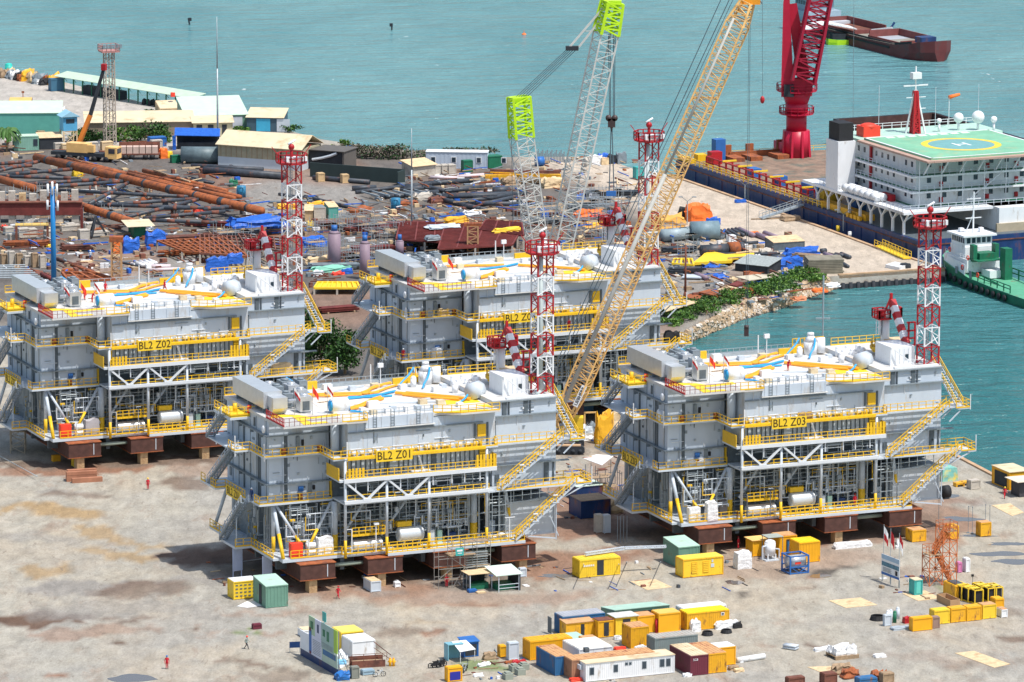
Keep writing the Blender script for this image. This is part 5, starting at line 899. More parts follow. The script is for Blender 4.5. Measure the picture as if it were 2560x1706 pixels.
for nm in('Z01','Z02','Z03','Z04'):
 for i,x in enumerate((3.4,13.5,23.4,34.6)):
  m=MB();m.box(0,1.15,-1.2,.3,0,1.84);m.box(.3,.42,-1.23,-1.203,.7,.85);m.box(.75,.87,-1.23,-1.203,.7,.85)
  tag(m.build('support_block',M_oconc,None,wp(nm,x,0,0),pyaw(nm)),'%s ochre concrete block under the %s'%(ORD[i],GL[nm]),'concrete block','concrete blocks beneath the platforms')
 for i,x in enumerate((7.2,26.8)):
  m=MB();m.tube((0,.5,3.2),(4.7,.5,3.2),.28,10);tag(m.build('strut_pipe',mat('strut_green',(.30,.36,.30),.6),None,wp(nm,x,0,0),pyaw(nm)),'%s pale green strut pipe beneath the %s'%(('left','right')[i],GL[nm]),'pipe','strut pipes beneath the platforms')
for i,(x,y)in enumerate(((-3.2,10.9),(-1.2,4.6))):
 m=MB();m.box(0,1.5,0,.1,1.0,4.3);m.box(.1,1.4,-.02,-.001,2.1,2.16);m.box(.1,1.4,-.02,-.001,3.2,3.26);m.bar((.1,.15,0),(.1,.15,4.3),.12);m.bar((1.4,.15,0),(1.4,.15,4.3),.12)
 tag(m.build('upright_board',mat('bluish_white_panel',(.55,.62,.80),.5),None,wp('Z01',x,y,0),pyaw('Z01')+.15),['upright bluish white panel under the far left corner of the first platform','upright bluish white panel under the near left corner of the first platform'][i],'panel','bluish white panels under the first platform')
# things on the base decks and roofs
def onp(nm,x,y,z,mb,name,m_,lab,cat,grp=None):return tag(mb.build(name,m_,None,wp(nm,x,y,z),pyaw(nm)),lab,cat,grp)
for nm,mt in(('Z01',M_bred),('Z02',M_bred),('Z03',M_tarpw)):
 m=MB();m.box(0,1.7,0,1.0,0,2.0);m.box(.1,1.6,-.03,-.001,.2,1.8);onp(nm,1.4,.35,4.72,m,'orange_cabinet' if mt==M_bred else 'wrapped_cabinet',mt,('bright orange red cabinet' if mt==M_bred else 'white wrapped cabinet')+' on the base deck corner of the '+GL[nm],'cabinet')
for nm in('Z01','Z02'):
 for k in range(2):
  m=MB();m.tube((0,.5,.5),(1.3,.5,.5),.42,14);m.box(.2,.3,.05,.95,.1,.95);onp(nm,3.7,.2,4.72+k*1.0,m,'life_raft',M_white,'%s white life raft drum on the %s'%(('lower','upper')[k],GL[nm]),'life raft','white life raft drums')
 o=lump('S',0,0,2.3,1.3,2.4,M_tarpw if nm=='Z01' else mat('grey_striped_wrap',(.4,.38,.4),.6),'wrapped bundle with %s on the base deck of the %s'%('white cover' if nm=='Z01' else 'grey cover',GL[nm]),'wrapped bundle','wrapped_bundle',80,rough=.1,loc=wp(nm,5.3,.3,4.72),yaw=pyaw(nm))
lump('S',0,0,1.6,1.2,2.6,M_tarpw,'tall white wrapped bundle on the base deck of the third platform','wrapped bundle','wrapped_bundle',81,rough=.12,loc=wp('Z03',4.0,-.1,4.72),yaw=pyaw('Z03'))
def hose(nm,pts,r,m_,lab,z=23.45):
 r*=.62
 m=MB();n=len(pts);P_=[]
 for i in range(n-1):
  for k in range(4):t=k/4;hh=[q[2]if len(q)>2 else 0 for q in(pts[i],pts[i+1])];P_.append(Vector((pts[i][0]*(1-t)+pts[i+1][0]*t+noise.noise(Vector((i+t,0,r)))*.25,pts[i][1]*(1-t)+pts[i+1][1]*t+noise.noise(Vector((0,i+t,r*9)))*.4,r+.02+hh[0]*(1-t)+hh[1]*t)))
 P_.append(Vector((pts[-1][0],pts[-1][1],r+(pts[-1][2]if len(pts[-1])>2 else 0))))
 m.path(P_,r,7);tag(m.build('air_hose',m_,None,wp(nm,0,0,z),pyaw(nm)),lab,'hose','orange and blue hoses on the roofs')
HS=[([(8.5,18),(13,16.4),(17,15.2),(20,14.6)],.34,0,'long orange hose running from the far left'),([(9,17.2),(13.4,15.4),(17.4,14.6)],.26,0,'orange hose lying in front of the long one'),([(17.5,15.0),(20,17.5),(24,20.2)],.38,0,'thick orange hose rising to the exhaust tower'),([(18.5,14.6),(21,16.4),(24.4,18.8)],.28,0,'orange hose beside the thick one'),([(13,12.8),(16.5,12.9),(20,13.6),(22.6,15.0)],.27,1,'blue hose crossing the middle'),([(15,13.6),(18,12.6),(21,12.2)],.24,1,'blue hose curving in the middle'),([(22,13.4),(25,10.6),(28,8.0),(30,5.6)],.38,0,'thick orange hose running to the round vent hood'),([(22.6,12.2),(25,9.4),(28.6,6.2)],.3,0,'orange hose along the right side'),([(23.6,13.5),(26.5,11),(29.2,7.4)],.26,0,'thin orange hose on the right side'),([(12,5.4),(15.5,7.8),(19,10.6)],.36,0,'orange hose from the intake cowl'),([(12.4,6.4),(15.8,9.2),(19.2,12)],.3,0,'second orange hose from the intake cowl'),([(27.2,19.5,2.2),(25.5,18.4,1.0),(24,17.4)],.22,1,'blue hose hanging on the left of the exhaust tower'),([(29.0,18.0,2.3),(28,16.6,1.0),(27,15.6)],.24,1,'blue hose hanging before the exhaust tower'),([(11.8,4.6),(12.8,3.8),(13.2,2.6)],.24,1,'short blue hose by the intake cowl'),([(29.8,6.0,.6),(28.4,5.0),(27.6,4.0)],.22,1,'short blue hose by the round vent hood'),([(8.0,19.5,2.2),(9.2,18.4,1.2),(11,17.8)],.24,1,'blue hose draped from the cooling units')]
for nm in('Z01','Z02','Z03','Z04'):
 for k,(pts,r,c,lab)in enumerate(HS):
  if nm=='Z04' and k not in(0,6,9,10,14,4):continue
  hose(nm,pts,r,M_hoseb if c else M_hoseo,lab+' on the '+GL[nm].replace(' at left','').replace(' by the basin',''))
for nm in('Z01','Z02','Z03','Z04'):
 m=MB();m.prism([(9,9),(22,7),(24,12),(14,15.6),(9.5,14)],0,.03);onp(nm,0,0,23.41,m,'roof_cover_sheet',mat('pinkish_cover',(.78,.68,.58),.7,var=.1),'pale pinkish protective sheet on the roof of the '+GL[nm],'cover sheet','protective sheets on the roofs')
 for i,(x,y,mm,dsc)in enumerate(((6.0,6.2,(M_white,M_red),'white and red flag at left'),(8.6,6.0,(M_bred,M_bred),'plain red flag in the middle'),(10.6,5.6,(M_red,M_white),'red and white flag at right'))):
  if nm=='Z04' and i==2:continue
  flag('S',0,0,4.2,mm,dsc+' on the roof of the '+GL[nm].replace(' at left','').replace(' by the basin',''),loc=wp(nm,x-2.2,y-1.0,23.4),w=.9,fh=.9)
# people
def person_mesh(pose='stand'):
 J={'stand':dict(h=(0,0,.93),c=(0,0,1.38),n=(0,.0,1.52),hd=(0,.02,1.66),kl=(-.1,.02,.5),kr=(.1,.0,.5),fl=(-.11,-.01,.07),fr=(.11,.01,.07),el=(-.27,.02,1.14),er=(.27,.02,1.14),wl=(-.27,-.1,.9),wr=(.27,-.1,.9)),'walk':dict(h=(0,0,.92),c=(0,-.03,1.37),n=(0,-.05,1.51),hd=(0,-.07,1.65),kl=(-.1,-.22,.52),kr=(.1,.08,.5),fl=(-.1,-.3,.08),fr=(.1,.36,.12),el=(-.26,.14,1.14),er=(.26,-.12,1.14),wl=(-.24,.08,.92),wr=(.25,-.3,1.02)),'bend':dict(h=(0,0,.9),c=(0,-.2,1.28),n=(0,-.3,1.4),hd=(0,-.38,1.5),kl=(-.12,-.06,.48),kr=(.12,.04,.48),fl=(-.13,0,.07),fr=(.13,.02,.07),el=(-.26,-.36,1.1),er=(.26,-.36,1.1),wl=(-.16,-.5,.95),wr=(.16,-.5,.95))}[pose]
 me=D.meshes.new('p');o=D.objects.new('p',me);V={};vs=[];ed=[];rad=[]
 def add(k,p,r):V[k]=len(vs);vs.append(p);rad.append(r)
 def ln(a,b):ed.append((V[a],V[b]))
 add('h',J['h'],.15);add('c',J['c'],.17);add('n',J['n'],.065);add('hd0',tuple(Vector(J['n']).lerp(Vector(J['hd']),.6)),.085);add('hd',J['hd'],.105);add('ht',(J['hd'][0],J['hd'][1],J['hd'][2]+.1),.08)
 for s,sx in(('l',-1),('r',1)):
  add('hp'+s,(sx*.1,J['h'][1],J['h'][2]-.07),.105);add('k'+s,J['k'+s],.075);add('a'+s,J['f'+s],.055);add('t'+s,(J['f'+s][0],J['f'+s][1]-.16,.045),.045)
  add('s'+s,(sx*.19,J['c'][1],J['c'][2]+.04),.075);add('e'+s,J['e'+s],.052);add('w'+s,J['w'+s],.038);w=Vector(J['w'+s]);e=Vector(J['e'+s]);q=w+(w-e).normalized()*.09;add('m'+s,tuple(q),.045)
 for a,b in(('h','c'),('c','n'),('n','hd0'),('hd0','hd'),('hd','ht')):ln(a,b)
 for s in 'lr':
  for a,b in(('h','hp'+s),('hp'+s,'k'+s),('k'+s,'a'+s),('a'+s,'t'+s),('c','s'+s),('s'+s,'e'+s),('e'+s,'w'+s),('w'+s,'m'+s)):ln(a,b)
 for s,sx in(('l',-1),('r',1)):
  w=Vector(J['w'+s]);e=Vector(J['e'+s]);d=(w-e).normalized();b=w+d*.09;sd=Vector((0,1,0)).cross(d).normalized()if abs(d.y)<.9 else Vector((1,0,0))
  for k in range(5):
   off=sd*(.03*(k-2));tip=b+off*1.3+d*((.07,.09,.1,.09,.05)[k])+Vector((0,-.015,0));add('g%s%d'%(s,k),tuple(tip),.011);ln('m'+s,'g%s%d'%(s,k))
 me.from_pydata(vs,ed,[]);md=o.modifiers.new('skin','SKIN');me.skin_vertices.new()if not me.skin_vertices else None
 for i,r in enumerate(rad):sv=me.skin_vertices[0].data[i];sv.radius=(r,r);sv.use_root=(i==0)
 su=o.modifiers.new('sub','SUBSURF');su.levels=1;COL.objects.link(o);bpy.context.view_layer.update();dg=bpy.context.evaluated_depsgraph_get();nm_=D.meshes.new_from_object(o.evaluated_get(dg));D.objects.remove(o);D.meshes.remove(me)
 nm_.name='person_body';wz=[Vector(J['wl']),Vector(J['wr'])];hd=Vector(J['hd'])
 nm_.materials.clear()
 idx=[]
 for p in nm_.polygons:
  c=p.center;k=0
  if(c-hd).length<.2 and c.z>J['n'][2]-.02:k=1
  elif min((c-w).length for w in wz)<.02 or any((c-w).length<.22 and c.z<w.z-.02 for w in wz)and abs(c.x)>.2:k=1
  elif c.z<.13:k=2
  elif c.z<.9:k=3
  idx.append(k)
 nm_.polygons.foreach_set('material_index',idx);nm_.polygons.foreach_set('use_smooth',[True]*len(idx));return nm_
PM={k:person_mesh(k)for k in('stand','walk','bend')}
M_cover=mat('red_coverall',(.55,.012,.03),.7,var=.15);M_trous=mat('dark_trousers',(.03,.035,.05),.8);M_shirt=mat('grey_green_shirt',(.3,.36,.34),.8);M_boot=mat('boot_leather',(.03,.02,.015),.6);M_lblue=mat('light_shirt',(.5,.6,.7),.7)
def person(p,lab,pose='stand',yaw=0.0,top=M_cover,legs=None,helmet=M_white,sc=1.0):
 me=PM[pose].copy()
 for mm in(top,M_skin,M_boot,legs or top):me.materials.append(mm)
 o=D.objects.new('person',me);COL.objects.link(o);o.location=p;o.rotation_euler=(0,0,yaw);o.scale=(sc,sc,sc);tag(o,lab,'person','yard workers')
 hd={'stand':(0,.02,1.72),'walk':(0,-.07,1.71),'bend':(0,-.4,1.57)}[pose];m=MB();m.ball(hd,.135,12,6,sz=.85);m.tube((hd[0],hd[1]-.03,hd[2]-.03),(hd[0],hd[1]-.03,hd[2]-.01),.165,12);m.build('helmet',helmet,o)
person(g(370,1224.5),'person in red coveralls and yellow helmet standing on bare ground before the second platform','stand',.3,helmet=M_cyel)
person(g(417.5,1673),'person in red coveralls and blue helmet standing near the bottom left puddle','stand',.1,helmet=M_blue)
person(g(616.5,1623),'person in grey shirt and dark trousers walking with a red helmet','walk',1.2,M_shirt,M_trous,M_bred)
person(g(845,1497),'person in red coveralls standing before the rusty beams of the first platform','walk',.8,helmet=M_red)
person(G('F',445,1085),'person in red coveralls with a white vest beside the scaffold stairs','stand',.2,helmet=M_red)
person(G('D',1378,262),'person in red coveralls and yellow helmet walking toward the orange shed','walk',.2,helmet=M_cyel)
person(G('Q',1535,410),'person in dark red coveralls standing in the shade behind the wrapped machine','stand',1.0,helmet=M_red)
person(G('A',1748,835),'person in dark clothes standing in the doorway of the yellow store container','stand',.5,M_navy,M_navy,M_blue)
person(g(226,650),'person in pale shirt and dark trousers standing on the dark mid yard','stand',.2,M_lblue,M_blue,M_white)
person(wp('Z01',35.2,8.2,23.4),'person in red coveralls on the roof of the first platform by the white cabin','stand',.3,helmet=M_navy)
person(wp('Z02',13.9,15.6,23.5),'person in red coveralls on the roof of the second platform, middle left','stand',.6,helmet=M_red);person(wp('Z02',22.8,13.6,23.5),'person in red coveralls on the roof of the second platform near the blue hoses','walk',2.2,helmet=M_red)
person(wp('Z02',9.6,9.2,23.45),'person in red coveralls crouching beside the cooling units of the second platform','bend',1.9,helmet=M_bred);person(wp('Z02',9.2,11.6,23.45),'person in red coveralls standing behind the cooling units of the second platform','stand',.9,helmet=M_bred)
person(wp('Z04',-1.2,4.8,11.8),'person in red coveralls on the lower left walkway of the rear platform','stand',.3,helmet=M_white);person(wp('Z04',24.6,-.4,15.5),'person in red coveralls on the cable balcony of the rear platform','stand',.5,helmet=M_red)
person(wp('Z01',-2.0,6.6,11.8),'person in dark clothes and white helmet at the stair head of the first platform','stand',-.6,M_navy,M_navy,M_white);person(wp('Z03',27.5,1.0,4.75),'person in red coveralls on the base deck of the third platform','stand',.4,helmet=M_red)
person(wp('Z03',20.5,9.0,23.45),'person in red coveralls kneeling on the roof of the third platform','bend',.4,helmet=M_red)
person(G('Q',1730,470),'person in pink red coveralls crouching beside the small orange hut','bend',2.4,helmet=M_bred,sc=.95)
# helpers for the far yard
def gp(u,v,y):
 p=g(u,v)if v>-1400 else None;c=Vector((0,0,CAM_H));d=p-c;return c+d*(y/d.y)
def shed(t,x0,y0,x1,y1,Ly,H,m,label,cat='shed',name='shed',group=None,**k):
 a=G(t,x0,y0);b=G(t,x1,y1);d=b-a
 return crate(t,0,0,d.length,Ly,H,m,label,cat,name,group,yaw=math.atan2(d.y,d.x),loc=a,**k)
def pipe(t,x0,y0,x1,y1,r,m,lab,z0=None,z1=None,cat='pipe',name='steel_pipe',grp=None,n=10):
 z0=r if z0 is None else z0;z1=z0 if z1 is None else z1
 a=G(t,x0,y0,z0);b=G(t,x1,y1,z1);mb=MB();mb.tube((0,0,0),b-a,r,n)
 return tag(mb.build(name,m,None,a),lab,cat,grp)
def leafy(p,rx,ry,h,n,m,lab,cat='bush',name='bush',grp=None,s=.45,trunk=0,z0=0.0,seed=1,m2=None):
 r_=random.Random(seed);P=empty(name,p,0,lab,cat,grp)
 cl=[(r_.uniform(-1,1),r_.uniform(-1,1),r_.uniform(.15,1),r_.uniform(.28,.55))for _ in range(int(8+n/160))];mb=MB()
 for i in range(n):
  c=r_.choice(cl);a=r_.uniform(0,6.28);q=r_.uniform(-1,1);k=r_.random()**.4*c[3];sq=math.sqrt(1-q*q)
  x=(c[0]*.75+k*sq*math.cos(a))*rx;y=(c[1]*.75+k*sq*math.sin(a))*ry;z=z0+max(.05,(c[2]*.8+k*q*.6))*h
  w=s*r_.uniform(.5,1.2);u_=Vector((r_.uniform(-1,1),r_.uniform(-1,1),r_.uniform(-1,1))).normalized();v_=u_.cross(Vector((r_.uniform(-1,1),r_.uniform(-1,1),r_.uniform(-.3,1)))).normalized()
  o=Vector((x,y,z));mb.k=1 if(m2 and r_.random()<.4)else 0;mb.add([o-u_*w,o+v_*w*.6,o+u_*w,o-v_*w*.6],[(0,1,2,3)])
 mb.build('foliage',[m,m2 or m],P)
 mb=MB();mb.tube((0,0,0),(.2,.1,max(h*.5,z0+h*.4)),.12+trunk,7,.06+trunk*.5)
 for c in cl[:5]:mb.tube((.1,.05,z0+h*.15),(c[0]*rx*.6,c[1]*ry*.6,z0+c[2]*h*.7),.07+trunk*.3,5,.03)
 mb.build('stem',M_timber,P);return P
M_leaf=mat('leaf_green',(.045,.12,.018),.6,var=.5,scale=.5);M_leaf2=mat('leaf_light',(.11,.22,.03),.6,var=.4,scale=.6);M_leafd=mat('leaf_dark',(.02,.065,.015),.6,var=.5,scale=.4)
# lime topped lattice crane behind the rear platform
YG=wp('Z04',24,42,0).y
def qg(u,v):return gp(u,v,YG)
P=empty('lattice_crane',Vector((qg(1368,800).x,YG,0)),0,'tall grey lattice crane with lime green heads behind the rear platform','crane');O_=P.location.copy()
def loc(v):return v-O_
sd=(math.cos(R(28)),math.sin(R(28)),0)
M_glat=mat('pale_lattice_steel',(.60,.60,.57),.5,var=.12)
m=MB();m.lattice(loc(qg(1372,800)),loc(qg(1304,345)),2.2,3.2,22,.1,.045,side=sd,d0=2,d1=2.6);m.build('mast',M_glat,P)
m=MB();m.lattice(loc(qg(1304,345)),loc(qg(1297,243)),3.2,3.1,6,.2,.1,side=sd,d0=2.6,d1=2.2);a=loc(qg(1297,246));m.box(a.x-1.6,a.x+1.6,a.y-.6,a.y+.6,a.z-.6,a.z+.2);m.build('mast_head',M_lime,P)
m=MB();m.lattice(loc(qg(1362,800)),loc(qg(1515,85)),3.0,3.2,34,.13,.045,side=sd,d0=2.2,d1=2.6);m.build('boom',M_glat,P)
m=MB();m.lattice(loc(qg(1515,85)),loc(qg(1531,6)),3.3,2.8,5,.24,.12,side=sd,d0=2.8,d1=2.4);a=loc(qg(1532,8));m.box(a.x-1.4,a.x+1.4,a.y-.7,a.y+.7,a.z-.6,a.z+.4);m.build('boom_head',M_lime,P)
m=MB()
for k,du in enumerate((-16,-9,-2,6,14)):m.tube(loc(qg(1305+du*.9,242)),loc(qg(1432+du*.8,122)),.055,5)
for du in(0,4,13,17):m.tube(loc(qg(1521+du,86)),loc(qg(1524+du*.7,292)),.07,5)
m.tube(loc(qg(1278,290)),loc(qg(1282,560)),.04,5);m.tube(loc(qg(1528,316)),loc(qg(1523,478)),.09,5);m.tube(loc(qg(1530,316)),loc(qg(1535,478)),.09,5);m.build('rope_set',mat('dark_rope',(.10,.14,.17),.6),P)
m=MB();m.bar(loc(qg(1424,118)),loc(qg(1508,20)),.32);m.bar(loc(qg(1447,118)),loc(qg(1530,14)),.32);m.bar(loc(qg(1460,78)),loc(qg(1482,78)),.1);m.build('pendant_rod',M_glat,P)
m=MB();a=loc(qg(1431,121));m.box(a.x-1.1,a.x+1.0,a.y-.4,a.y+.4,a.z-.35,a.z+.35);m.build('equaliser_block',M_shade,P)
m=MB();a=loc(qg(1529,303));m.tube((a.x-.5,a.y-.3,a.z+.5),(a.x-.5,a.y+.3,a.z+.5),.5,12);m.tube((a.x+.5,a.y-.3,a.z+.5),(a.x+.5,a.y+.3,a.z+.5),.5,12);m.box(a.x-.6,a.x+.6,a.y-.3,a.y+.3,a.z-1.0,a.z+.4);m.tube((a.x,a.y,a.z-1),(a.x,a.y,a.z-1.7),.25,8,.1);m.build('hook_block',mat('hook_black',(.06,.04,.04),.5),P)
m=MB();a=loc(qg(1528,484));m.box(a.x-.8,a.x+.8,a.y-.3,a.y+.3,a.z-.4,a.z+.4);m.build('spreader',M_blue,P)
m=MB();m.box(-3,3,-4,5,1.4,3.6);m.box(-3.6,-2.2,-4.5,4.5,0,1.3);m.box(2.2,3.6,-4.5,4.5,0,1.3);m.box(-2,2,4.5,8,2,5);m.build('crawler_base',M_lime,P)
# orange lattice crawler crane between the near platforms
b0=g(1404,1128);YO=b0.y
def qo(u,v):return gp(u,v,YO)
P=empty('crawler_crane',b0,0,'orange lattice boom crawler crane standing between the two near platforms','crane');O_=b0.copy()
sd=(math.cos(R(-22)),math.sin(R(-22)),0);f0,f1=qo(1396,1078),qo(1868,6)
pa=f0.lerp(f1,.10);pb=f0.lerp(f1,.95)
m=MB();m.lattice(loc(f0),loc(pa),1.4,2.9,4,.15,.06,side=sd,d0=1.0,d1=2.4);m.lattice(loc(pa),loc(pb),2.9,2.9,56,.12,.05,side=sd,d0=2.4);m.lattice(loc(pb),loc(f1),2.9,1.8,4,.16,.07,side=sd,d0=2.4,d1=1.6)
for t in(.25,.43,.6,.78):c=loc(f0.lerp(f1,t));m.box(c.x-1.9,c.x+1.9,c.y-.2,c.y+.2,c.z-.12,c.z+.12)
m.build('boom',M_orange,P)
dr=(f1-f0).normalized();off=Vector((-dr.z,0,dr.x))*1.0+Vector((0,-1.3,0))
m=MB();m.tube(loc(f0.lerp(f1,.06)+off),loc(f0.lerp(f1,.6)+off),.34,8);m.tube(loc(f0.lerp(f1,.6)+off),loc(f0.lerp(f1,.96)+off),.2,8);m.build('boom_walkway',mat('grey_walkway',(.45,.45,.42),.6),P)
m=MB()
for du in(0,3):m.tube(loc(qo(1873+du,8)),loc(qo(1864+du*1.6,815)),.035,5)
m.tube(loc(qo(1802,0)),loc(qo(1392,905)),.07,5);m.tube(loc(qo(1823,0)),loc(qo(1396,915)),.07,5);m.tube(loc(qo(1835,-6)),loc(qo(1400,925)),.05,5);m.tube(loc(qo(1870,-10)),loc(qo(1802,0)),.05,5);m.tube(loc(qo(1906,-30)),loc(qo(1906,240)),.03,5);m.tube(loc(qo(1900,2)),loc(qo(1906,10)),.1,5);m.build('rope_set',mat('dark_rope',(.10,.14,.17),.6),P)
m=MB();a=loc(qo(1866,826));m.box(a.x-.35,a.x+.35,a.y-.2,a.y+.2,a.z-.9,a.z+.7);m.tube((a.x-.35,a.y,a.z+.5),(a.x+.35,a.y,a.z+.5),.3,8);m.build('hook_block',mat('hook_black',(.06,.04,.04),.5),P)
m=MB();a=loc(qo(1906,250));m.ball(a,.35,8,6,sz=1.7);m.build('auxiliary_hook',M_red,P)
m=MB();a=loc(qo(1874,3));m.box(a.x-1.4,a.x+1.6,a.y-.5,a.y+.5,a.z-.5,a.z+.3);m.build('boom_tip',mat('tip_orange',(.85,.33,.02),.5),P)
m=MB();m.box(-2.4,2.2,-2.6,-1.0,.1,.5)
for y in(-2.9,2.1):
 m.k=0;m.ext([(-3.6,y,.35),(-3.2,y,.05),(3.0,y,.05),(3.5,y,.4),(3.5,y,1.0),(3.1,y,1.35),(-3.2,y,1.35),(-3.6,y,1.0)],(0,1.0,0));m.k=1
 m.box(-3.0,2.9,y-.02,y+1.02,1.36,1.5)
 for i in range(6):m.k=0;m.tube((-2.7+i*1.1,y-.1,.55),(-2.7+i*1.1,y+.1,.55),.35,10)
m.build('crawler_track',[M_shade,mat('tan_track_top',(.5,.33,.2),.7)],P)
m=MB();m.box(-2.6,2.0,-1.8,4.5,1.6,3.4);m.box(-2.4,-.8,-2.4,-.9,2.0,3.9);m.bar((-1.2,1,3.4),(-1.8,3.5,10),.4);m.bar((1.0,1,3.4),(.4,3.5,10),.4);m.build('upper_body',mat('body_grey',(.25,.26,.27),.5),P)
m=MB();m.box(.2,3.4,4.6,6.8,1.8,4.2);m.build('counterweight',M_cyel,P);m=MB();m.box(1.2,2.6,-1.9,-1.85,2.0,2.4);m.build('green_marker',M_lime,P)
c0=loc(qo(1437,1005));c1=loc(qo(1456,965));dd=(c1-c0).normalized();up_=Vector((-dd.z,0,dd.x));nn=Vector((0,-1,0))
mw=Matrix(((dd.x,up_.x,nn.x,0),(dd.y,up_.y,nn.y,0),(dd.z,up_.z,nn.z,0),(0,0,0,1)));cen=(c0+c1)/2+Vector((.15,-1.75,0))
m=MB(Matrix.Translation(cen)@mw);m.box(-1.75,1.75,-.42,.42,-.03,.03);pl_=m.build('name_plate',M_white,P)
text('LIEBHERR',.72,M_black,pl_,Matrix.Translation(cen+Vector((0,-.04,0)))@mw,'lettering',.01,bold=.014)
# crane barge with accommodation block and helideck
ZD=2.6
A0=g(1690,400,ZD);K0=g(2256,590,ZD);dv=(K0-A0);dv.z=0;dn=dv.normalized();yb=math.atan2(dn.y,dn.x);LB=dv.length
P=empty('crane_barge',Vector((A0.x,A0.y,0)),yb,'navy crane barge carrying a white accommodation block with a green helideck','crane barge')
def lb(p):q=Matrix.Rotation(-yb,4,'Z')@(Vector(p)-P.location);return q
WB=34.0;XE=LB+6
m=MB();m.box(0,XE,0,WB,SEA-.8,ZD);m.k=1;m.box(-.15,XE+.15,-.15,WB+.15,ZD-1.0,ZD-.8);m.k=0
for i in range(int(XE/6)):m.box(3+i*6,3.3+i*6,-.14,-.003,SEA,ZD-1.05)
m.build('hull',[M_navy,M_rust],P)
m=MB();m.box(.4,LB-36,.6,WB-.4,ZD+.003,ZD+.06);m.k=1;m.box(LB-36+.003,XE-.3,.6,WB-.4,ZD+.003,ZD+.05);m.build('deck',[mat('worn_deck',(.24,.165,.12),.85,var=.4,scale=.35,dirt=(.09,.12,.10),dirt_amt=.4,dscale=.25),M_dgrey],P)
m=MB();m.rail([(.3,.3,ZD),(XE*.62,.3,ZD)],1.2,2.0,.14);m.rail([(.3,.3,ZD),(.3,WB,ZD)],1.1,3,.1);m.box(.5,6,.4,1.6,ZD+.06,ZD+.9);m.box(2,4,3,5,ZD+.06,ZD+1.4);m.build('yellow_railing',M_yel,P)
m=MB()
for i in range(16):
 x=10+i*3.0;m.bar((x,2.0,ZD),(x,2.0,ZD+2.0),.28);m.bar((x,3.4,ZD),(x,3.4,ZD+2.0),.28);m.bar((x,2.0,ZD+2.0),(x,3.4,ZD+2.0),.2)
m.bar((10,2,ZD+2),(55,2,ZD+2),.25);m.bar((10,2,ZD+1),(55,2,ZD+1),.2);m.box(7,9,3.6,6,ZD+.06,ZD+2.6);m.build('red_rack',M_red,P)
m=MB()
for i in range(6):m.box(18+i*7,18.4+i*7,1.6,4.6,ZD+2.1,ZD+2.4)
m.tube((57,6.5,ZD),(57,6.5,ZD+4.2),1.7,16);m.box(53.5,55.5,5.2,8,ZD+.06,ZD+3.4);m.build('yellow_tank',M_cyel,P)
m=MB()
for x,y,w_,h_ in((-.0+3,6.5,2.0,4.4),(48.0,4.0,5.5,2.4),(24,3.7,3,1.8),(36,3.7,2.5,2.0),(66,5,3.5,5.4)):m.box(x,x+w_,y,y+2.2,ZD+.06,ZD+h_)
m.build('blue_winch_house',M_blue,P)
m=MB();
for x,y,h_ in((1.2,10,2.6),(1.2,15,2.6),(1.2,22,3.0)):m.box(x,x+.6,y,y+1.6,ZD+.06,ZD+h_)
for y in(9,13,19):m.box(3.5,8,y,y+2.6,ZD+.06,ZD+.9)
m.box(1.9,2.2,11,24,ZD+.06,ZD+1.2);m.box(60,70,12,13,ZD+.06,ZD+1.6);m.build('rusty_cradle',M_rustb,P)
B0=lb(g(1990,392,ZD));bx,by=B0.x,B0.y;kr=.0825*0+1
cr=MB();M_cr=mat('crane_crimson',(.48,.012,.045),.4,var=.14,scale=.3)
cr.tube((bx,by,ZD),(bx,by,ZD+5.4),2.75,12);cr.tube((bx,by,ZD+5.4),(bx,by,ZD+9.2),2.1,20);cr.tube((bx,by,ZD+9.2),(bx,by,ZD+11),2.3,20);cr.tube((bx,by,ZD+11),(bx,by,ZD+13.6),2.3,20,3.2)
for k in range(8):a=k*math.pi/4;cr.bar((bx+2.9*math.cos(a),by+2.9*math.sin(a),ZD),(bx+2.5*math.cos(a),by+2.5*math.sin(a),ZD+5.4),.5)
cr=cr.build('crane_pedestal',M_cr,P)
for zz,rr in((ZD+9.0,3.5),(ZD+13.7,4.1)):
 m=MB();c=[(bx+rr*math.cos(k*math.pi/8),by+rr*math.sin(k*math.pi/8))for k in range(17)];m.prism(c[:16],zz-.2,zz);m.rail([(*q_,zz)for q_ in c],1.3,1.4,.12);m.build('ring_walkway',M_cr,cr)
cv=P.location;YC=g(1990,392,ZD).y
def qc(u,v,dy=0):return lb(gp(u,v,YC+dy))
m=MB();u0=1700
def hullpoly(pts,dy0,dy1):
 a=[qc(*q_,dy0)for q_ in pts];b=[qc(*q_,dy1)for q_ in pts];n=len(a);m.add(a+b,[tuple(range(n-1,-1,-1)),tuple(range(n,2*n))]+[(i,(i+1)%n,n+(i+1)%n,n+i)for i in range(n)])
hullpoly([(1953,243),(2030,241),(2033,200),(1953,195)],-2.6,2.6)
hullpoly([(1953,212),(1958,8),(1968,-60),(1974,-60),(1975,30),(1984,205)],-2.4,-1.2);hullpoly([(1953,212),(1958,8),(1968,-60),(1974,-60),(1975,30),(1984,205)],1.2,2.4)
hullpoly([(1976,70),(1962,12),(1992,8),(2026,196),(1994,205)],-1.1,1.1)
m.build('crane_tower_frame',M_cr,cr)
m=MB();m.lattice(qc(2008,205,-3.4),qc(2062,-60,-3.4),4.6,4.2,15,.28,.13,side=Vector((math.cos(-yb),math.sin(-yb),0)),d0=2.6,d1=2.6);m.build('boom',mat('boom_crimson',(.36,.012,.04),.45,var=.15),cr)
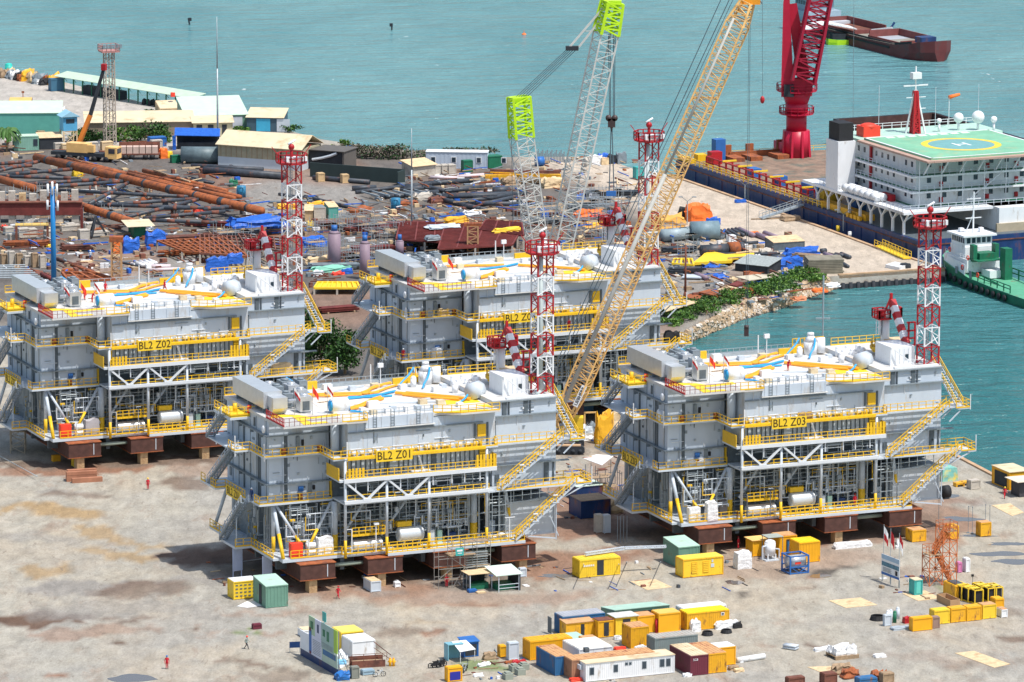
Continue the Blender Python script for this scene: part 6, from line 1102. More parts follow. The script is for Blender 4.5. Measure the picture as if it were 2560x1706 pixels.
m=MB();a=qc(1972,228,-3);m.cb(a-Vector((0,0,1.1)),2.0,1.6,2.4,-yb);m.build('operator_cab',M_shade,cr)
m=MB();a=lb(g(1968,385,ZD));m.cb(a,4.5,4,2.6);m.build('red_locker',mat('faded_crimson',(.6,.08,.12),.5),P)
m=MB();m.tube(qc(2133,292,0),qc(2135,-30,0),.04,5);m.build('hoist_rope',M_mgrey,cr)
Kx=LB;z1=7.1;bx1=Kx-4.9;bx0=bx1-27;by0=5.2;by1=by0+30
m=MB();m.box(bx0,bx1,by0,by1,z1+.003,z1+9.0);m.k=1;m.box(bx1-22,bx1+8,by0+13.5,by1,ZD+.06,z1-.003);m.k=0
blk=m.build('accommodation_block',[M_white,M_white],P)
m=MB()
m.box(bx0-9,Kx+.5,-.2,by0+.5,z1-.5,z1);m.box(bx1-.5,Kx+.8,-.2,by1,z1-.5,z1-.003)
for k in(1,2):z=z1+2.95*k;m.box(bx0-2,bx1+1.7,by0-1.7,by1+1,z-.35,z)
m.build('balcony_slab',M_white,P)
m=MB()
for z,o_ in((z1,5.2),(z1+2.95,1.5),(z1+5.9,1.5)):
 yy=by0-o_;xx=bx1+(4.9 if o_>2 else 1.5);m.rail([(bx0-2,yy,z),(xx,yy,z),(xx,by1,z)],1.05,1.6,.09)
m.build('balcony_railing',M_lgrey,P)
m=MB()
for z,o_ in((z1,.06),(z1+2.95,.06),(z1+5.9,.06)):m.box(bx0,bx1+.05,by0-.9,by0-.003,z+.003,z+.05);m.box(bx1+.003,bx1+1.4,by0,by1,z+.003,z+.05)
m.build('green_walkway',M_dgreen,P)
nwin=0
for k in range(3):
 z=z1+2.95*k+1.3
 for i in range(11):
  if i in(8,):continue
  x=bx0+1.2+i*2.4;m=MB();m.box(x,x+.7,by0-.06,by0-.002,z,z+1.0);m.build('window',M_glass,blk)
 for i in range(8):
  y=by0+2.4+i*3.3;m=MB();m.box(bx1+.002,bx1+.06,y,y+.85,z,z+.95);m.build('window',M_glass,blk)
for k in range(3):
 for y in(by0+5.0,by0+14.8,by0+21):m=MB();m.box(bx1+.06,bx1+.5,y,y+.6,z1+2.95*k+.5,z1+2.95*k+1.4);m.build('red_locker',M_red,blk)
m=MB()
for k in range(3):
 for y in[by0+i*4.6 for i in range(7)]:m.bar((bx1+1.5,y,z1+2.95*k),(bx1+1.5,y,z1+2.95*k+2.6),.16)
for i in range(7):
 y=by0+1+i*3.8;m.bar((bx1+1.2,y,z1+5.95),(bx1+4.4,y+.3,z1+9.7),.24)
m.bar((bx1+1.4,by0+9.5,z1),(bx1+1.4,by0+13.5,z1+2.9),.2);m.bar((bx1+1.4,by0+14,z1+3),(bx1+1.4,by0+18,z1+5.9),.2);m.build('balcony_post',M_white,P)
m=MB();m.box(bx0+9.2,bx0+9.7,by0-.5,by0-.07,z1,z1+9.0);m.box(bx1-10,bx1-6,by0-2.4,by0-1.0,z1+.05,z1+1.3);m.build('red_pipe',M_red,P)
for i in range(9):
 x=Kx-1.0-i*4.4;m=MB();m.bar((x,.8,ZD),(x,.8,z1-2.2),.42)
 for s_ in(-1.7,1.7):m.bar((x,.8,z1-2.3),(x+s_,.8,z1-.5),.26)
 m.bar((x,.8,z1-2.0),(x,3.4,z1-.5),.26);m.build('balcony_leg',M_white,P)
m=MB()
for i in range(6):x=bx0+7.2+i*2.3;m.tube((x,.6,z1+.9),(x+2.0,.6,z1+.9),.75,10);m.tube((x,1.9,z1+.9),(x+2.0,1.9,z1+.9),.75,10)
m.build('life_raft_row',M_white,P)
fx=lb(g(2100,462,0));F0=lb(gp(2100,462,g(2100,497,ZD).y));m=MB();m.box(bx0+.6,bx0+5.6,-.1,3.6,z1+.003,z1+9.4);m.build('funnel_casing',M_white,P);m=MB();m.box(bx0+.9,bx0+5.2,.3,3.3,z1+9.403,z1+12.8);m.build('funnel_top',M_black,P)
HZ=z1+9.9;hx1=bx1+6.0;hx0=hx1-27;hy0=by0;hy1=by0+27
m=MB();m.prism([(hx0,hy0),(hx1,hy0),(hx1,hy1-7),(hx1-8,hy1),(hx0,hy1)],HZ-.5,HZ);hd=m.build('helideck',mat('helideck_green',(.20,.46,.30),.6,var=.15,scale=.25,dirt=(.34,.45,.27),dirt_amt=.3,dscale=.3),P)
m=MB();w_=.7
for a_,b_ in(((hx0,hy0),(hx1,hy0)),((hx1,hy0),(hx1,hy1-7)),((hx1,hy1-7),(hx1-8,hy1)),((hx0,hy1),(hx1-8,hy1)),((hx0,hy0),(hx0,hy1))):
 a_=Vector((*a_,0));b_=Vector((*b_,0));d_=(b_-a_).normalized();c_=Vector(((hx0+hx1)/2,(hy0+hy1)/2,0));n_=Vector((-d_.y,d_.x,0));n_=n_ if n_.dot(c_-a_)>0 else-n_
 q_=[a_,b_,b_+n_*w_*.6,a_+n_*w_*.6];m.prism([(p.x,p.y)for p in(q_ if n_.cross(d_).z<0 else q_[::-1])],HZ+.003,HZ+.03)
for i in range(8):m.box(hx0+1.0,hx0+2.2,hy0+4+i*2.3,hy0+5.6+i*2.3,HZ+.003,HZ+.03)
m.build('edge_marking',M_white,hd)
hc=lb(gp(2417,352.7,g(2417,352.7,HZ).y));hcx,hcy=(hx0+hx1)/2+.6,(hy0+hy1)/2-.2
def ringm(r0,r1,mt,nm,zz):
 m=MB();n=48;vs=[]
 for k in range(n):a=2*math.pi*k/n;vs+=[(hcx+r0*math.cos(a),hcy+r0*math.sin(a),zz),(hcx+r1*math.cos(a),hcy+r1*math.sin(a),zz)]
 m.add(vs,[(2*k,2*k+1,(2*k+3)%(2*n),(2*k+2)%(2*n))for k in range(n)]);m.build(nm,mt,hd)
ringm(6.3,7.6,M_cyel,'landing_ring',HZ+.02);m=MB();m.prism([(hcx+6.28*math.cos(2*math.pi*k/40),hcy+6.28*math.sin(2*math.pi*k/40))for k in range(40)],HZ+.003,HZ+.015);m.build('landing_circle',mat('circle_teal',(.16,.36,.36),.6),hd)
m=MB();m.box(hcx-1.7,hcx+1.7,hcy-1.35,hcy-.85,HZ+.016,HZ+.04);m.box(hcx-1.7,hcx+1.7,hcy+.85,hcy+1.35,HZ+.016,HZ+.04);m.box(hcx-.28,hcx+.28,hcy-.849,hcy+.849,HZ+.016,HZ+.04);m.build('landing_letter',M_white,hd)
m=MB();m.box(hx0-.2,hx1+1.2,hy0-1.4,hy0-.003,HZ-.7,HZ-.35);m.box(hx1+.003,hx1+1.3,hy0,hy1-7,HZ-.7,HZ-.35);m.build('safety_net',mat('rusty_net',(.45,.3,.24),.8),hd)
m=MB();m.box(bx0-5,hx0-.01,by0-.5,by1,z1+9.003,z1+9.5);m.build('roof_deck',M_mint,P);m=MB();m.rail([(bx0-5,by0-.4,z1+9.5),(bx0-5,by1,z1+9.5)],1.1,2,.1);m.build('roof_railing',M_white,P)
mx,my=bx0+2.5,by0+12.8;zt=z1+9.5
m=MB();m.k=0
for a_,b_ in(((mx-.8,my-1.6),(mx,my-.2)),((mx+.8,my+1.8),(mx,my+.2))):m.bar((*a_,zt),(*b_,zt+8.4),.28)
m.k=1;m.lattice((mx,my,zt),(mx,my,zt+8.2),1.3,.5,10,.2,.12);m.k=0;m.bar((mx,my-2.6,zt+9.3),(mx,my+2.6,zt+9.3),.25);m.bar((mx,my-2.0,zt+7),(mx,my+2.2,zt+7),.14);m.bar((mx,my,zt+8.2),(mx,my,zt+13),.22);m.cb((mx,my,zt+10.6),1.3,1.9,1.2);m.bar((mx,my+2.2,zt+4.8),(mx,my,zt+4.8),.14);m.build('signal_mast',[M_white,M_red],P)
for i,(x,y,r)in enumerate(((bx0+2,by0+22.5,1.0),(bx0+3.4,by0+26.0,1.25),(bx0+5.5,by0+28.3,.65),(bx0+2.5,by0+18,.5))):m=MB();m.tube((x,y,zt),(x,y,zt+1.6),.25,8);m.ball((x,y,zt+1.9+r*.5),r,14,9);m.build('radome',M_white,P)
m=MB();m.cb((bx0+1.6,by0+3.2,zt),3.0,3.6,2.0);m.ball((bx0+1.6,by0+3.2,zt+1.9),1.7,12,6,sz=.35);m.build('rescue_boat',M_bred,P)
m=MB();m.bar((bx0-1,by0+22.0,zt),(bx0-1,by0+22.0,zt+6.4),.1);m.build('windsock_pole',M_white,P);m=MB();m.tube((bx0-1,by0+22.0,zt+6.0),(bx0-1.3,by0+24.4,zt+6.4),.42,8,.28);m.build('windsock',M_tarpo,P)
for y,h_ in((by0+7.3,9),(by0+19.6,8),(by0+29,8)):m=MB();m.tube((bx0-2,y,zt),(bx0-2,y,zt+h_),.06,5);m.build('whip_antenna',M_lgrey,P)
m=MB();m.box(bx1+8.0,bx1+8.5,by0+12.8,by1+5,ZD-.4,ZD+1.6);m.k=1;m.box(bx1+8.6,bx1+9.2,by0+20,by0+21.6,ZD+1.6,ZD+4.2);m.build('bulwark',[mat('tan_bulwark',(.42,.36,.26),.7),M_yel],P)
m=MB()
for i in range(4):m.box(XE*.72+i*1.5,XE*.72+i*1.5+1.0,.1,.6,ZD-.7,ZD+.8)
m.box(XE*.6,XE*.78,1,3,ZD+.06,ZD+1.2);m.build('deck_machinery',M_ochre,P)
def quayz(u,v,z=0):return g(u,v,z)
def walkbridge(a,b,w_,m_,lab,name='gangway',rails=True):
 a,b=Vector(a),Vector(b);d_=b-a;P_=empty(name,a,math.atan2(d_.y,d_.x),lab,'gangway');L_=math.hypot(d_.x,d_.y);mm=MB();dz=d_.z
 mm.add([(0,-w_/2,0),(L_,-w_/2,dz),(L_,w_/2,dz),(0,w_/2,0),(0,-w_/2,.25),(L_,-w_/2,dz+.25),(L_,w_/2,dz+.25),(0,w_/2,.25)],[(3,2,1,0),(4,5,6,7),(0,1,5,4),(1,2,6,5),(2,3,7,6),(3,0,4,7)]);mm.build('walkway',m_,P_)
 if rails:mm=MB();mm.rail([(0,-w_/2,.25),(L_,-w_/2,dz+.25)],1.1,1.5,.09);mm.rail([(0,w_/2,.25),(L_,w_/2,dz+.25)],1.1,1.5,.09);mm.build('railing',m_,P_)
walkbridge(g(1902,548,.1),g(2040,502,ZD+.1),1.3,M_pipe,'long grey gangway leading from the quay up to the navy barge')
walkbridge(g(2196,617,.12),g(2268,648,.12),1.6,M_cyel,'yellow gangway section lying along the quay edge','yellow_gangway')
# brown walled hopper barge behind the accommodation block
a=g(2083,297,SEA+5.6);P=empty('hopper_barge',Vector((a.x,a.y,SEA)),yb,'dark brown walled hopper barge moored behind the accommodation block','barge')
H_=5.6;m=MB();m.box(0,46,0,.5,-.6,H_);m.box(0,.5,.503,23.6,-.6,H_);m.box(0,40,23.603,24.1,-.6,H_);m.build('hull_wall',mat('black_brown_hull',(.03,.035,.045),.6,var=.4),P)
m=MB();m.box(.503,.7,.5,23.6,0,H_-.1);m.box(.7,40,23.4,23.6,0,H_-.1);m.box(.5,40,.6,23.4,-.55,0);m.build('hold_lining',mat('inner_rust_wall',(.09,.045,.04),.8,var=.35),P)
for i in range(10):m=MB();m.box(2+i*4,2.5+i*4,-.16,-.003,0,H_-.4);m.build('rib',M_shade,P)
# green tug
T0=g(2332,693,SEA);P=empty('tug',Vector((T0.x,T0.y,SEA)),yb,'green hulled tug with white wheelhouse moored at the right edge','tug boat');P.scale=(.8,.8,.8)
def hullloft(st,mats,name,P_):
 m=MB();vs=[]
 for x,w0,w1,h in st:vs+=[(x,-w0,-1.0),(x,-w1*.98,h*.45),(x,-w1,h),(x,w1,h),(x,w1*.98,h*.45),(x,w0,-1.0)]
 n=len(st);fs=[]
 for i in range(n-1):
  for k in range(5):fs.append((i*6+k,i*6+k+1,(i+1)*6+k+1,(i+1)*6+k))
 fs+=[tuple(range(6)),tuple((n-1)*6+k for k in(5,4,3,2,1,0))]
 m.add(vs,fs);m.m=[0 if(f%5)!=2 else 1 for f in range(5*(n-1))]+[0,0];return m.build(name,mats,P_)
yo=4.8
tm=MB();PT=empty('x',(0,0,0),0,'x','x')if False else None
h=hullloft([(-1.6,.1,.5,5.6),(1.5,1.6,3.2,5.2),(5,3.4,4.6,4.6),(10,4.6,5.0,3.8),(18,4.8,5.0,2.6),(30,4.8,5.0,2.2),(44,4.6,5.0,2.2)],[M_dgreen,mat('tug_deck_green',(.10,.36,.22),.6,dirt=RUST,dirt_amt=.1)],'hull',P);h.location=(0,yo,0)
m=MB()
for i in range(12):m.tube((6+i*2.6,-5.15 if i>1 else-4.6,1.9-min(i,4)*.22),(6+i*2.6,-5.5 if i>1 else-5.0,1.9-min(i,4)*.22),.75,10)
m.build('tyre_fender',M_black,h)
m=MB();m.box(4.5,15,yo-4.2,yo+4.2,3.4,6.4);m.box(6,13,yo-3.6,yo+3.6,6.403,8.9);m.box(16.0,20,yo-1,yo+3.4,2.7,4.4);m.ext([(5.0,yo-4.6,3.0),(15.4,yo-4.95,2.4),(15.4,yo-4.95,5.4),(4.0,yo-4.2,6.2)],(0,.12,0));dh=m.build('deckhouse',M_white,P)
m=MB();m.prism([(5.4,yo-4.3),(13.4,yo-4.3),(13.4,yo+4.3),(5.4,yo+4.3)],11.2,11.6);m.box(6.2,12.6,yo-3.5,yo+3.5,8.903,11.197);wh=m.build('wheelhouse',M_white,P)
for i in range(6):m=MB();m.box(6.6+i*1.0,7.3+i*1.0,yo-3.56,yo-3.502,9.7,10.9);m.build('window',M_glass,wh)
for i in range(5):m=MB();m.box(12.602,12.66,yo-3.0+i*1.3,yo-2.1+i*1.3,9.7,10.9);m.build('window',M_glass,wh)
m=MB()
for y in(yo-3.2,yo+2.4):m.box(14.4,16.2,y,y+1.0,6,9.8)
m.box(14,17,yo-2,yo+2,6.45,8.0);m.box(19.5,22.0,yo+1.8,yo+3.6,2.3,9.6);m.box(13.6,18.6,yo-3.4,yo+3.4,6.41,6.6);m.rail([(18,yo-4.6,2.6),(36,yo-4.6,2.3)],1.6,3,.22);m.rail([(20,yo+4.6,2.4),(40,yo+4.6,2.3)],2.4,3.5,.3);m.bar((22,yo-4.3,4),(26,yo-2,2.4),.3);m.build('green_towing_gear',M_dgreen,P)
m=MB();m.rail([(5,yo-4.3,6.4),(14.5,yo-4.3,6.4)],1.0,1.2,.08);m.bar((10,yo,11.6),(10,yo,21),.28);m.bar((10,yo-2,15),(10,yo+2,15),.2);m.bar((10,yo-1.8,19.4),(10,yo+1.8,19.4),.2);m.bar((9,yo-1.4,11.6),(10,yo,16),.15);m.cb((8,yo-2,11.6),1,1,.9);m.cb((10,yo+2,11.6),.9,.9,1.1);m.build('tug_mast',M_white,P)
for i,(x,z)in enumerate(((7.2,7.6),(14.2,4.6),(16.8,7.2),(21.5,4.0))):m=MB();n=12;m.path([(x+.5*math.cos(2*math.pi*k/n),yo-4.98 if i!=0 else yo-4.42,z+.5*math.sin(2*math.pi*k/n))for k in range(n+1)],.12,5);m.build('life_ring',M_bred,P)
for x in(11.0,17.6):m=MB();m.tube((x,yo+.5,9),(x,yo+.5,9),.1,4)if False else m.box(x,x+1.0,yo-5.0,yo-4.96,2.8,4.4);m.build('door',M_mgrey,P)
# bulk barge out on the water
w0=g(2290,156,SEA);s0=g(1965,74,SEA);dd=(w0-s0);yw=math.atan2(dd.y,dd.x);LL=dd.length
P=empty('bulk_carrier',Vector((s0.x,s0.y,SEA)),yw,'long brown river bulk carrier with open holds anchored at upper right','cargo ship')
h=hullloft([(-2,4.6,5,3.0),(4,5.4,5.6,2.6),(LL*.6,5.6,5.8,2.6),(LL*.86,5.6,5.8,3.0),(LL*.94,4.6,5.6,3.9),(LL*.985,2.6,4.2,4.5),(LL+1.5,.5,1.6,4.9)],[mat('carrier_maroon',(.15,.035,.035),.6,var=.25,scale=.3,dirt=(.07,.05,.05),dirt_amt=.4,dscale=.3),mat('carrier_deck',(.27,.26,.22),.8,var=.2)],'hull',P);h.location=(0,5.8,0)
m=MB();m.box(14,LL*.83,.2,.45,2.7,3.1);m.ext([(LL*.84,-.05,2.9),(LL*.95,.4,3.7),(LL*.95,.4,4.5),(LL*.84,-.05,3.4)],(0,.25,0));m.box(14,LL*.8,-.12,-.003,1.7,2.2);m.build('black_gunwale',M_black,P)
for x0,x1 in((LL*.2,LL*.5),(LL*.6,LL*.84)):
 m=MB();m.box(x0,x1,9.8,10.1,2.62,4.4);m.box(x0,x0+.3,1.7,9.8,2.62,4.4);m.box(x1-.3,x1,1.7,9.8,2.62,3.6);m.box(x0,x1,1.4,1.7,2.62,3.3);hc_=m.build('hatch_coaming',mat('hatch_maroon',(.20,.06,.055),.7,var=.2),P);m=MB();m.box(x0+.31,x1-.31,1.71,9.79,2.61,2.75);m.build('cargo',mat('grey_cargo',(.35,.38,.42),.8)if x0>LL*.5 else M_rust,hc_)
m=MB();m.box(0,9,1.2,10.4,2.6,5.2);m.box(.5,7,2.2,9.4,5.203,8.0);hs=m.build('superstructure',mat('blue_grey_house',(.30,.40,.47),.6),P);m=MB();m.box(-.2,8,1.4,10.2,8.003,8.4);m.build('house_roof',mat('pink_red_roof',(.55,.22,.22),.6),hs)
for i in range(5):m=MB();m.box(1+i*1.2,1.8+i*1.2,2.14,2.198,6.6,7.5);m.build('window',M_glass,hs)
m=MB();m.box(9.5,15,1,10.4,2.62,3.4);m.build('forward_deck_box',M_lgrey,P);m=MB();m.box(LL*.88,LL*.93,4,8,3.6,5.0);m.bar((LL*.55,8.5,2.7),(LL*.55,10.5,5.4),.4);m.build('deck_winch',M_navy,P);m=MB();m.bar((LL*.5,6,3.4),(LL*.56,9.5,4.2),.4);m.build('white_spar',M_white,P)
a=g(2068,112,SEA);P=empty('service_boat',a,.25,'small bright green service boat with white awning beside the bulk carrier','boat');hullloft([(0,.6,1.0,1.5),(2,1.6,1.8,1.3),(9,1.8,2.0,1.1),(11,1.4,1.8,1.2)],[M_lime,M_dgreen],'hull',P)
m=MB();m.ext([(-8,-1.5,3.6),(0,-1.5,5.4),(7,-1.5,3.8),(7,-1.5,3.6),(0,-1.5,5.0),(-8,-1.5,3.3)],(0,6,0));m.build('awning',M_tarpw,P);m=MB();m.box(1,8,-1,1,1.2,2.6);m.bar((0,0,1),(0,0,5),.15);m.bar((6.8,0,1),(6.8,0,3.7),.15);m.build('cabin',M_shade,P)
for i,(u,v0,v1,lab)in enumerate(((476,62,46,'leaning dark channel stake in the open water at upper left'),(979,76,55,'upright dark channel stake in the open water near the top middle'))):
 a=g(u,v0,SEA);m=MB();m.tube((0,0,-1),((-.5 if i==0 else .1),0,1.6),.22,6);m.box(-.5,.3,-.2,.2,.9,1.7);tag(m.build('channel_marker',M_shade,None,a),lab,'channel marker')
m=MB();m.ball((0,0,0),.6,10,6,sz=.7);m.tube((0,0,0),(0,0,1.0),.08,5);tag(m.build('buoy',M_tarpo,None,g(1310,87,SEA)),'tiny orange buoy floating left of the lime crane head','buoy')
# far left shore
P=empty('covered_walkway',G('2',440,628),0,'long pale green roofed open walkway along the far shore','walkway shelter');a0=P.location.copy();a1=G('2',1330,775);dd=(a1-a0);P.rotation_euler=(0,0,math.atan2(dd.y,dd.x));L_=dd.length
m=MB();m.add([(-3,-.6,3.2),(L_,-.6,3.2),(L_,3.4,3.9),(-3,3.4,3.9),(-3,-.6,3.3),(L_,-.6,3.3),(L_,3.4,4.0),(-3,3.4,4.0)],[(3,2,1,0),(4,5,6,7),(0,1,5,4),(1,2,6,5),(2,3,7,6),(3,0,4,7)]);m.build('roof',mat('walk_roof',(.50,.62,.48),.5,var=.1),P)
for i in range(15):m=MB();x=i*L_/14;m.bar((x,0,0),(x,0,3.2),.16);m.bar((x,2.8,0),(x,2.8,3.8),.16);m.bar((x,0,3.2),(x+1,0,2.4),.08);m.build('post',M_dgreen,P)
m=MB();m.box(L_*.12,L_*.42,.6,2.6,0,1.9);m.build('stored_goods',M_shade,P)
for i in range(7):lump('S',0,0,1.9,.7,1.1,M_black,['black motorbike row piece one, left end of the walkway shelter'][0]if False else 'parked motorbike under the walkway roof, %s from the left'%NTH[i+1],'motorbike','parked_motorbike',90+i,'motorbikes under the walkway roof',loc=a0+dd*(.62+.045*i)+Vector((0,-.3,0)),yaw=.9,rough=.25)
sg='sheds by the far shore'
mint2=mat('far_mint_roof',(.52,.66,.53),.55,var=.08)
bm_=shed('2',1275,905,1692,893,13,3.4,M_green,'big mint green shed with wide low roof near the tall thin mast',group=sg,roof=mint2,slope=2.2,over=.3)
m=MB();m.box(8.5,bm_.dimensions.x if False else 12,-.1,-.07,.2,3.0);m.build('pale_wall_sheet',mat('pale_lilac_sheet',(.5,.53,.6),.6),bm_)
b2=shed('2',1690,900,1935,905,6,3.0,mat('dark_blue_wall',(.05,.10,.14),.6),'small shed with cream roof and bright blue door right of the big mint shed',group=sg,roof=M_cream,slope=1.2,over=.3)
for x0,x1,mt in((2.0,5.0,mat('sky_blue_door',(.05,.38,.6),.5)),(6.4,9.2,M_lgrey)):m=MB();m.box(x0,x1,-.1,-.07,.1,2.8);m.build('door',mt,b2)
shed('2',590,945,1320,935,9,3.2,mat('brown_wall',(.25,.2,.15),.8),'long low shed with cream sheet roof behind the green hedge',group=sg,roof=M_cream,slope=1.0,over=.4)
b3=shed('2',1325,940,1590,935,4,3.0,mat('cream_wall',(.5,.45,.3),.8),'small cream roofed building with dark doorways below the big mint shed',group=sg,roof=M_cream,slope=.8,over=.4,doors=[(.6,1.8,2.6),(3.0,4.2,2.6),(6.0,7.0,2.6)])
shed('2',1095,795,1230,790,5,1.6,M_wood,'low tan roofed hut between the walkway and the long shed',group=sg,roof=M_cream,slope=1.0)
shed('2',-60,925,420,922,8,4.6,mat('sea_green_wall',(.09,.33,.28),.6,var=.1),'teal green walled hall with mint roof at the left edge','hall','green_hall',sg,roof=mint2,slope=1.4,over=.2)
gc=shed('2',100,1035,265,1030,3,3.0,mat('pale_green_cabin',(.22,.42,.34),.6),'pale green corrugated cabin behind the palm tree','cabin','green_cabin',ribs=.5,roof=mint2,wins=[(8.6,9.6,1.2,2.5)]if False else[])
m=MB();m.box(3.9,4.8,-.1,-.05,1.0,2.4);m.build('window',M_glass,gc)
shed('2',275,1025,425,1020,5,2.4,M_shade,'dark open lean-to overgrown with creepers by the pale green cabin','lean-to','lean_to',roof=M_wood,slope=.4,over=.2)
shed('2',60,765,212,765,4,1.9,mat('tan_dark_wall',(.2,.13,.08),.8),'brown hut with orange tan roof on the far quay','hut','quay_hut',roof=mat('orange_tan_roof',(.72,.45,.15),.7),slope=.6)
gt=G('2',470,1000);P=empty('guard_tower',gt,R(20),'small blue guard cabin on stilts beside the mobile crane','guard tower')
m=MB();m.box(-1.5,1.5,-1.5,1.5,3.4,6.3);m.build('cabin',mat('guard_blue',(.10,.38,.62),.5),P);m=MB();m.prism([(-1.9,-1.9),(1.9,-1.9),(1.9,1.9),(-1.9,1.9)],6.3,6.4);m.add([(-2,-2,6.4),(2,-2,6.4),(2,2,6.4),(-2,2,6.4),(0,-2,7.5),(0,2,7.5)],[(0,1,4),(1,2,5,4),(2,3,5),(3,0,4,5)]);m.build('roof',mat('guard_roof',(.3,.55,.7),.5),P)
m=MB();m.box(-.9,.9,-1.55,-1.503,5.0,5.9);m.build('window',M_glass,P);m=MB()
for x in(-1.4,1.4):
 for y in(-1.4,1.4):m.bar((x,y,0),(x,y,3.4),.25)
m.bar((-1.4,-1.4,.4),(1.4,-1.4,3.2),.14);m.bar((1.4,-1.4,.4),(-1.4,-1.4,3.2),.14);m.build('stilt',M_wood,P)
b_=G('2',752,985);h_=hz(*tp('2',752,985),tp('2',752,362)[1]);P=empty('lamp_tower',b_,R(20),'tall rusty lattice floodlight tower behind the mobile crane','lamp tower')
m=MB();m.lattice((0,0,0),(0,0,h_),2.1,1.8,14,.11,.05);m.tube((0,0,0),(0,0,h_),.12,6);m.build('lattice_mast',mat('rusty_grey_lattice',(.42,.36,.3),.7,var=.35,scale=.4),P)
m=MB();m.box(-1.9,1.9,-1.7,1.7,h_,h_+.3);m.rail([(-1.9,-1.7,h_+.3),(1.9,-1.7,h_+.3),(1.9,1.7,h_+.3),(-1.9,1.7,h_+.3),(-1.9,-1.7,h_+.3)],1.2,.9,.12);m.build('platform',mat('pink_rust',(.45,.22,.2),.7),P)
for i in range(6):m=MB();x=-1.8+i*.72;m.box(x,x+.5,-1.95,-1.75,h_+1.0,h_+1.7);m.build('floodlight',M_mgrey,P)
for(t,x,y0,y1,r,lab)in(('2',1490,1000,120,.22,'very tall thin grey lightning mast beside the tan warehouse'),('3',463,1590,880,.2,'tall thin grey mast standing behind the rear platform')):
 b_=G(t,x,y0);h_=hz(*tp(t,x,y0),tp(t,x,y1)[1]);m=MB();m.tube((0,0,0),(0,0,h_*.6),r,8,r*.8);m.tube((0,0,h_*.6),(0,0,h_),r*.7,8,.06);tag(m.build('lightning_mast',M_pipe,None,b_),lab,'mast','tall thin masts')
b_=g(135,735);h_=hz(135,735,470);P=empty('antenna_monopole',b_,0,'thick blue monopole with white antennas at its top behind the second platform','antenna pole');m=MB();m.tube((0,0,0),(0,0,h_),.5,14,.42);m.build('pole',mat('pole_blue',(.015,.2,.5),.4),P)
for dx,dz,hh in((-.8,-2.2,2.2),(0,-1.9,2.3),(.8,-2.2,2.2),(-.9,-4.6,1.7),(.9,-4.8,1.8)):m=MB();m.tube((dx,-.5,h_+dz+.6),(dx,-.5,h_+dz+.6+hh),.2,8);m.bar((dx,-.5,h_+dz+1.2),(0,0,h_+dz+1.2 if h_+dz+1.2<h_ else h_),.1);m.build('antenna',M_white,P)
tb=G('2',365,1085);te=G('2',815,1112);dd=te-tb;P=empty('mobile_crane',tb,math.atan2(dd.y,dd.x),'yellow mobile crane truck with raised dark and orange boom at left','mobile crane');L_=dd.length
m=MB();m.box(0,L_-2.6,-1.2,1.2,1.0,1.7);m.build('chassis',M_shade,P);m=MB();m.box(L_-2.6,L_,-1.25,1.25,.8,3.2);cb_=m.build('cab',M_orange,P);m=MB();m.box(L_-1.8,L_-.4,-1.3,-1.252,1.9,2.9);m.box(L_+.002,L_+.05,-1.0,1.0,1.9,2.9);m.build('window',M_glass,cb_)
for i in range(5):m=MB();x=1.6+i*(L_-4)/4;m.tube((x,-1.35,.6),(x,1.35,.6),.6,12);m.build('wheel',M_black,P)
m=MB();m.box(3.5,8.2,-1.2,1.2,1.72,3.6);m.box(8.2,9.6,-1.2,-.2,1.9,3.4);m.build('turntable',M_orange,P)
def lbm(u,v):q=gp(u,v,tb.y+2);return Matrix.Rotation(-P.rotation_euler[2],4,'Z')@(q-P.location)
p0,p1,p2=lbm(196,362),lbm(226,288),lbm(260,170);m=MB();m.tube(p0,p1,.62,4,.55);m.build('boom',mat('boom_orange',(.72,.22,.03),.5),P);m=MB();m.tube(p1,p2,.48,4,.36);m.build('boom_extension',M_shade,P);m=MB();m.cb(p2-Vector((0,0,.5)),1.0,.9,1.3);m.build('boom_head',M_red,P)
tr0=G('2',815,1090);te=G('2',1095,1088);dd=te-tr0;P=empty('flatbed_trailer',tr0,math.atan2(dd.y,dd.x),'flatbed trailer loaded with pinkish blocks behind the mobile crane','trailer');L_=dd.length;m=MB();m.box(0,L_,-1.2,1.2,1.0,1.3);m.box(0,L_,1.0,1.3,1.3,3.4);m.build('flatbed',M_rust,P)
for i in range(6):m=MB();x=.3+i*(L_-.6)/6;m.box(x,x+(L_-1.5)/6,-1.0,.9,1.303,2.7);m.build('load_block',mat('pinkish_block',(.6,.45,.38),.8,var=.15),P)
for x in(1.2,2.6,L_-3,L_-1.6):m=MB();m.tube((x,-1.2,.55),(x,1.2,.55),.55,10);m.build('wheel',M_black,P)
for i,(x,y)in enumerate(((380,1050),(430,1055),(600,1045),(700,1040),(1040,1030))):crate('2',x,y,2.3,1.2,2.0,M_wood if i%2 else M_conc,'tan block stacked behind the mobile crane, %s from the left'%NTH[i+1],'block','stone_block','tan blocks behind the mobile crane')
P=empty('tarpaulin_shelter',G('2',1195,1022),R(2),'open shelter under a bright blue tarpaulin left of the tan warehouse','shelter');m=MB();m.add([(0,-1,3.0),(9.4,-1,2.8),(9.4,3,3.8),(0,3,4.0),(0,-1,3.1),(9.4,-1,2.9),(9.4,3,3.9),(0,3,4.1)],[(3,2,1,0),(4,5,6,7),(0,1,5,4),(1,2,6,5),(2,3,7,6),(3,0,4,7)]);m.box(-.4,.3,-1.2,-.9,0,3.0);m.build('tarpaulin',M_tarpb,P);m=MB();m.box(.4,9.2,2.4,2.7,0,3.5);m.box(.5,9,0,2.3,0,1.4);m.build('dark_back_wall',M_shade,P)
